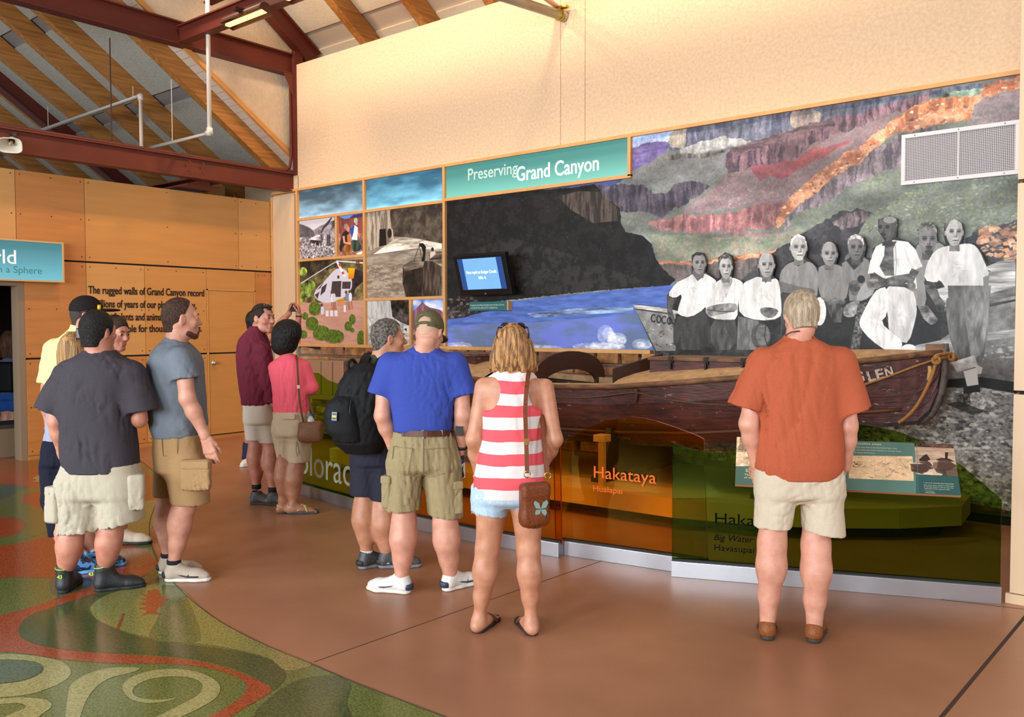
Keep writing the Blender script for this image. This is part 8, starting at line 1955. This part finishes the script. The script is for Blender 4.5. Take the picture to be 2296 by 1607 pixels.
for A in (LA, RA): p.shoe(A-HF*.05, view(.3, 1), HT, SOLEK, .29)
BC = fabric('black_cap_cloth', (34, 28, 26), (24, 20, 20), .85)
k = p.hk; ax = (p.hs, p.hf, p.hu)
organ('cap', [ell(p.q(0, -.01, .038), (.09*k, .11*k, .1*k), ax, .01)], BC, p.root, .006, folds3(2, .002, 1, (.03, .06)), (halfspace(p.q(0, 0, .018), -p.hu-p.hf*.05),))
organ('cap_brim', [ell(p.q(0, .135, .032), (.075*k, .085*k, .012*k), ax, .01)], BC, p.root, .0055)
p.crop(mat('hair_dark_crop', (52, 38, 32), .7, bump=.5, bscale=200), .0, .5, -.08, .006, seed=12, amp=.001)
c = p.q(.07, .085, .05)
b = MB(); b.tube([c-p.hf*.008, c+p.hf*.012], .02, 10); b.build('orange_lens', mat('orange_lens', (240, 170, 20), .15, coat=.5), p.root, smooth=True)
seam('sunglass_arm', [c, p.q(.098, .03, .03), p.q(.09, -.04, .015)], .004, mat('dark_lens', (18, 16, 18), .12), p.root)

# ---------------------------------------------------------------- young man looking down
p = Person('person with short brown hair and a white shirt looking down behind the charcoal tee', 275, 1220, 'ruddy')
J = p.J
p.head(260, 744, view(.75, -.3, -.5), up=view(.2, -.1, 1), hh=.24, neck=J(250, 812, .05), nr=.056)
p.arm(J(225, 850), J(222, 920), J(240, 960, -.1)); p.arm(J(295, 850, .1), J(298, 900, .1), J(286, 925, -.05)); p.hand(J(286, 925, -.05), view(-.6, -.6, .1), view(0, 0, 1), view(-1, 0, 0), .7)
p.body += [cone(J(258, 850), J(258, 990), .12, .12, .05, flat=HF, fs=.8)]
LA, RA = J(224, 1205, .1), J(272, 1208)
for A, kx in ((LA, 232), (RA, 266)): p.leg(J(kx, 1000), J(kx, 1105), A, .055, .058, .035)
p.finish((54, 36, 28))
p.cloth('white_shirt', [loft(p.st([(1000, 216, 300, .13), (920, 218, 298, .13), (860, 216, 300, .13), (830, 222, 294, .12), (812, 234, 282, .1), (802, 240, 274, .08)]), .03, 2.4)], fabric('white_cotton', (222, 214, 206)), 121, .005, .009)
p.cloth('shorts', [p.hips([(1040, 214, 298, .13), (995, 216, 298, .13)]), cone(J(234, 1040), J(232, 1120), .09, .085, .03), cone(J(270, 1040), J(268, 1120), .09, .085, .03)], fabric('grey_short_cloth', (104, 96, 84)), 122, .004, .009)
p.crop(hairm('hair_brown_crop', (70, 46, 34), (44, 28, 22), (1, 1, 1)), .06, .65, -.08, .006, seed=13, amp=.0015)
for A, hd in ((LA, view(-.3, -1)), (RA, view(1, .1))): p.shoe(A-unit(hd*V(1, 1, 0))*.06, hd, mat('cream_trainer', (206, 192, 168), .6, bump=.2, bscale=60), SOLEK, .29, laces=mat('beige_lace', (186, 176, 160), .7))

# ---------------------------------------------------------------- blonde woman between them
p = Person('long blonde haired person in navy trousers and blue running shoes, half hidden', 186, 1286, 'pink')
J = p.J
p.head(166, 782, view(.3, 1, -.1), hh=.215, neck=J(164, 836), nr=.05, eyes=False)
p.body += [cone(J(158, 870), J(150, 1000), .12, .12, .05, flat=HF, fs=.8)]
p.arm(J(124, 880), J(118, 960, .1), J(140, 1000, .2)); p.arm(J(200, 880), J(204, 960, .1), J(190, 1000, .2))
LA, RA = J(176, 1268, -.0), J(206, 1238, .15)
p.leg(J(136, 1080), J(136, 1160), LA, .055, .055, .034); p.leg(J(176, 1080), J(180, 1160, .1), RA, .055, .055, .034)
p.finish()
p.cloth('grey_shirt', [loft(p.st([(992, 104, 190, .13), (960, 108, 196, .125), (900, 114, 204, .125), (865, 116, 206, .115), (850, 128, 198, .1), (842, 140, 188, .08)]), .03, 2.4)], fabric('pale_grey_knit', (150, 156, 176)), 131, .005, .0088)
NV = fabric('navy_jersey', (28, 30, 48), (20, 22, 38))
p.cloth('capri_trousers', [p.hips([(1040, 102, 190, .14), (1010, 100, 190, .14), (984, 106, 188, .13)]), cone(J(130, 1050), J(126, 1120), .11, .085, .04), cone(J(126, 1120), J(134, 1200), .085, .07, .03, clips=[halfspace(J(134, 1200), view(0, 0, -1))]), cone(J(172, 1050), J(182, 1190, .1), .1, .07, .04)], NV, 132, .004, .0088)
organ('hair', [loft(p.st([(880, 140, 190, .06, -.04), (850, 136, 196, .075, -.03), (820, 134, 198, .09, -.01), (790, 134, 198, .1, .0), (770, 138, 194, .1, .0), (755, 146, 186, .085, .0), (745, 156, 176, .05, 0)]), .02, 2.2, .01)], hairm('hair_long_blonde', (190, 150, 98), (132, 92, 54), (1, 1, .06)), p.root, .007, folds3(33, .008, .03, (.012, .035)))
BSH = mat('blue_runner', (30, 40, 66), .45, col2=(90, 150, 210), vscale=26, contrast=(.45, .5), bump=.2, bscale=60)
for A, hd in ((LA, view(.75, .5)), (RA, view(1, .3))):
    h = unit(hd*V(1, 1, 0)); p.shoe(A-h*.06, hd, BSH, mat('sky_sole', (104, 170, 226), .6), .28, laces=mat('silver_lace', (190, 200, 214), .6))
    b = MB(); b.tube([A-UP*.02, A+UP*.03], .040, 14); b.build('sock', mat('white_sock', (214, 212, 208), .9), p.root, smooth=True)
organ('hair_clip', [rbox(J(181, 748, -.1), (.02, .01, .03), (HR, HF, UP), .006)], mat('clip_dark', (36, 26, 30), .3), p.root, .005)

# ---------------------------------------------------------------- visitor inside the dark room
fp = on(22, 1000, 0, -1.1); fp[2] = 0
p = Person('dim person in a blue top and blue shorts inside the dark doorway', 22, 1000, 'pink')
J = p.J
p.base = floor_at(20, 985); 
p.head(22, 762, view(.1, 1, 0), hh=.22, neck=J(22, 800), nr=.05, eyes=False)
p.body += [cone(J(22, 820), J(22, 885), .11, .1, .05, flat=HF, fs=.8)]
p.arm(J(2, 815), J(-2, 860), J(4, 895)); p.arm(J(42, 815), J(46, 860), J(42, 898))
LA, RA = J(13, 988), J(30, 988)
p.leg(J(14, 900), J(13, 940), LA); p.leg(J(30, 900), J(30, 940), RA)
p.finish()
p.cloth('top', [loft(p.st([(882, 0, 44, .12), (840, 2, 42, .12), (812, 2, 42, .11), (802, 10, 34, .08)]), .03)], fabric('slate_blue_knit', (96, 110, 140)), 1, .004, .011)
p.cloth('shorts', [p.hips([(895, -1, 45, .13), (880, 0, 44, .12)]), cone(J(12, 890), J(12, 910), .1, .095, .03), cone(J(32, 890), J(32, 910), .1, .095, .03)], fabric('royal_blue_short', (40, 84, 160)), 2, .004, .011)
organ('hair', [loft(p.st([(800, 4, 40, .09), (775, 2, 42, .11), (752, 6, 38, .1), (742, 14, 30, .06)]), .02)], hairm('hair_auburn', (110, 72, 50), (70, 44, 30)), p.root, .01, folds3(3, .01, .1, (.02, .06)))
organ('day_pack', [rbox(J(10, 845, -.16), (.11, .06, .16), (HR, HF, UP), .04)], BKM, p.root, .012)
for A in (LA, RA): p.shoe(A-HF*.05, view(0, 1), HT, SOLEK, .27)
bn = thing('bench', 'low dark bench inside the doorway room', 'bench', on(32, 1010, 2, 0))
a = floor_at(10, 1003); b = MB(); b.box(-1.0, -0.45, -3.75, -3.3, .36, .40); b.build('seat', mat('bench_top', (70, 60, 52), .6), bn); b = MB(); b.box(-.97, -.48, -3.7, -3.33, 0, .36); b.build('base', mat('bench_base', (140, 116, 90), .7), bn)
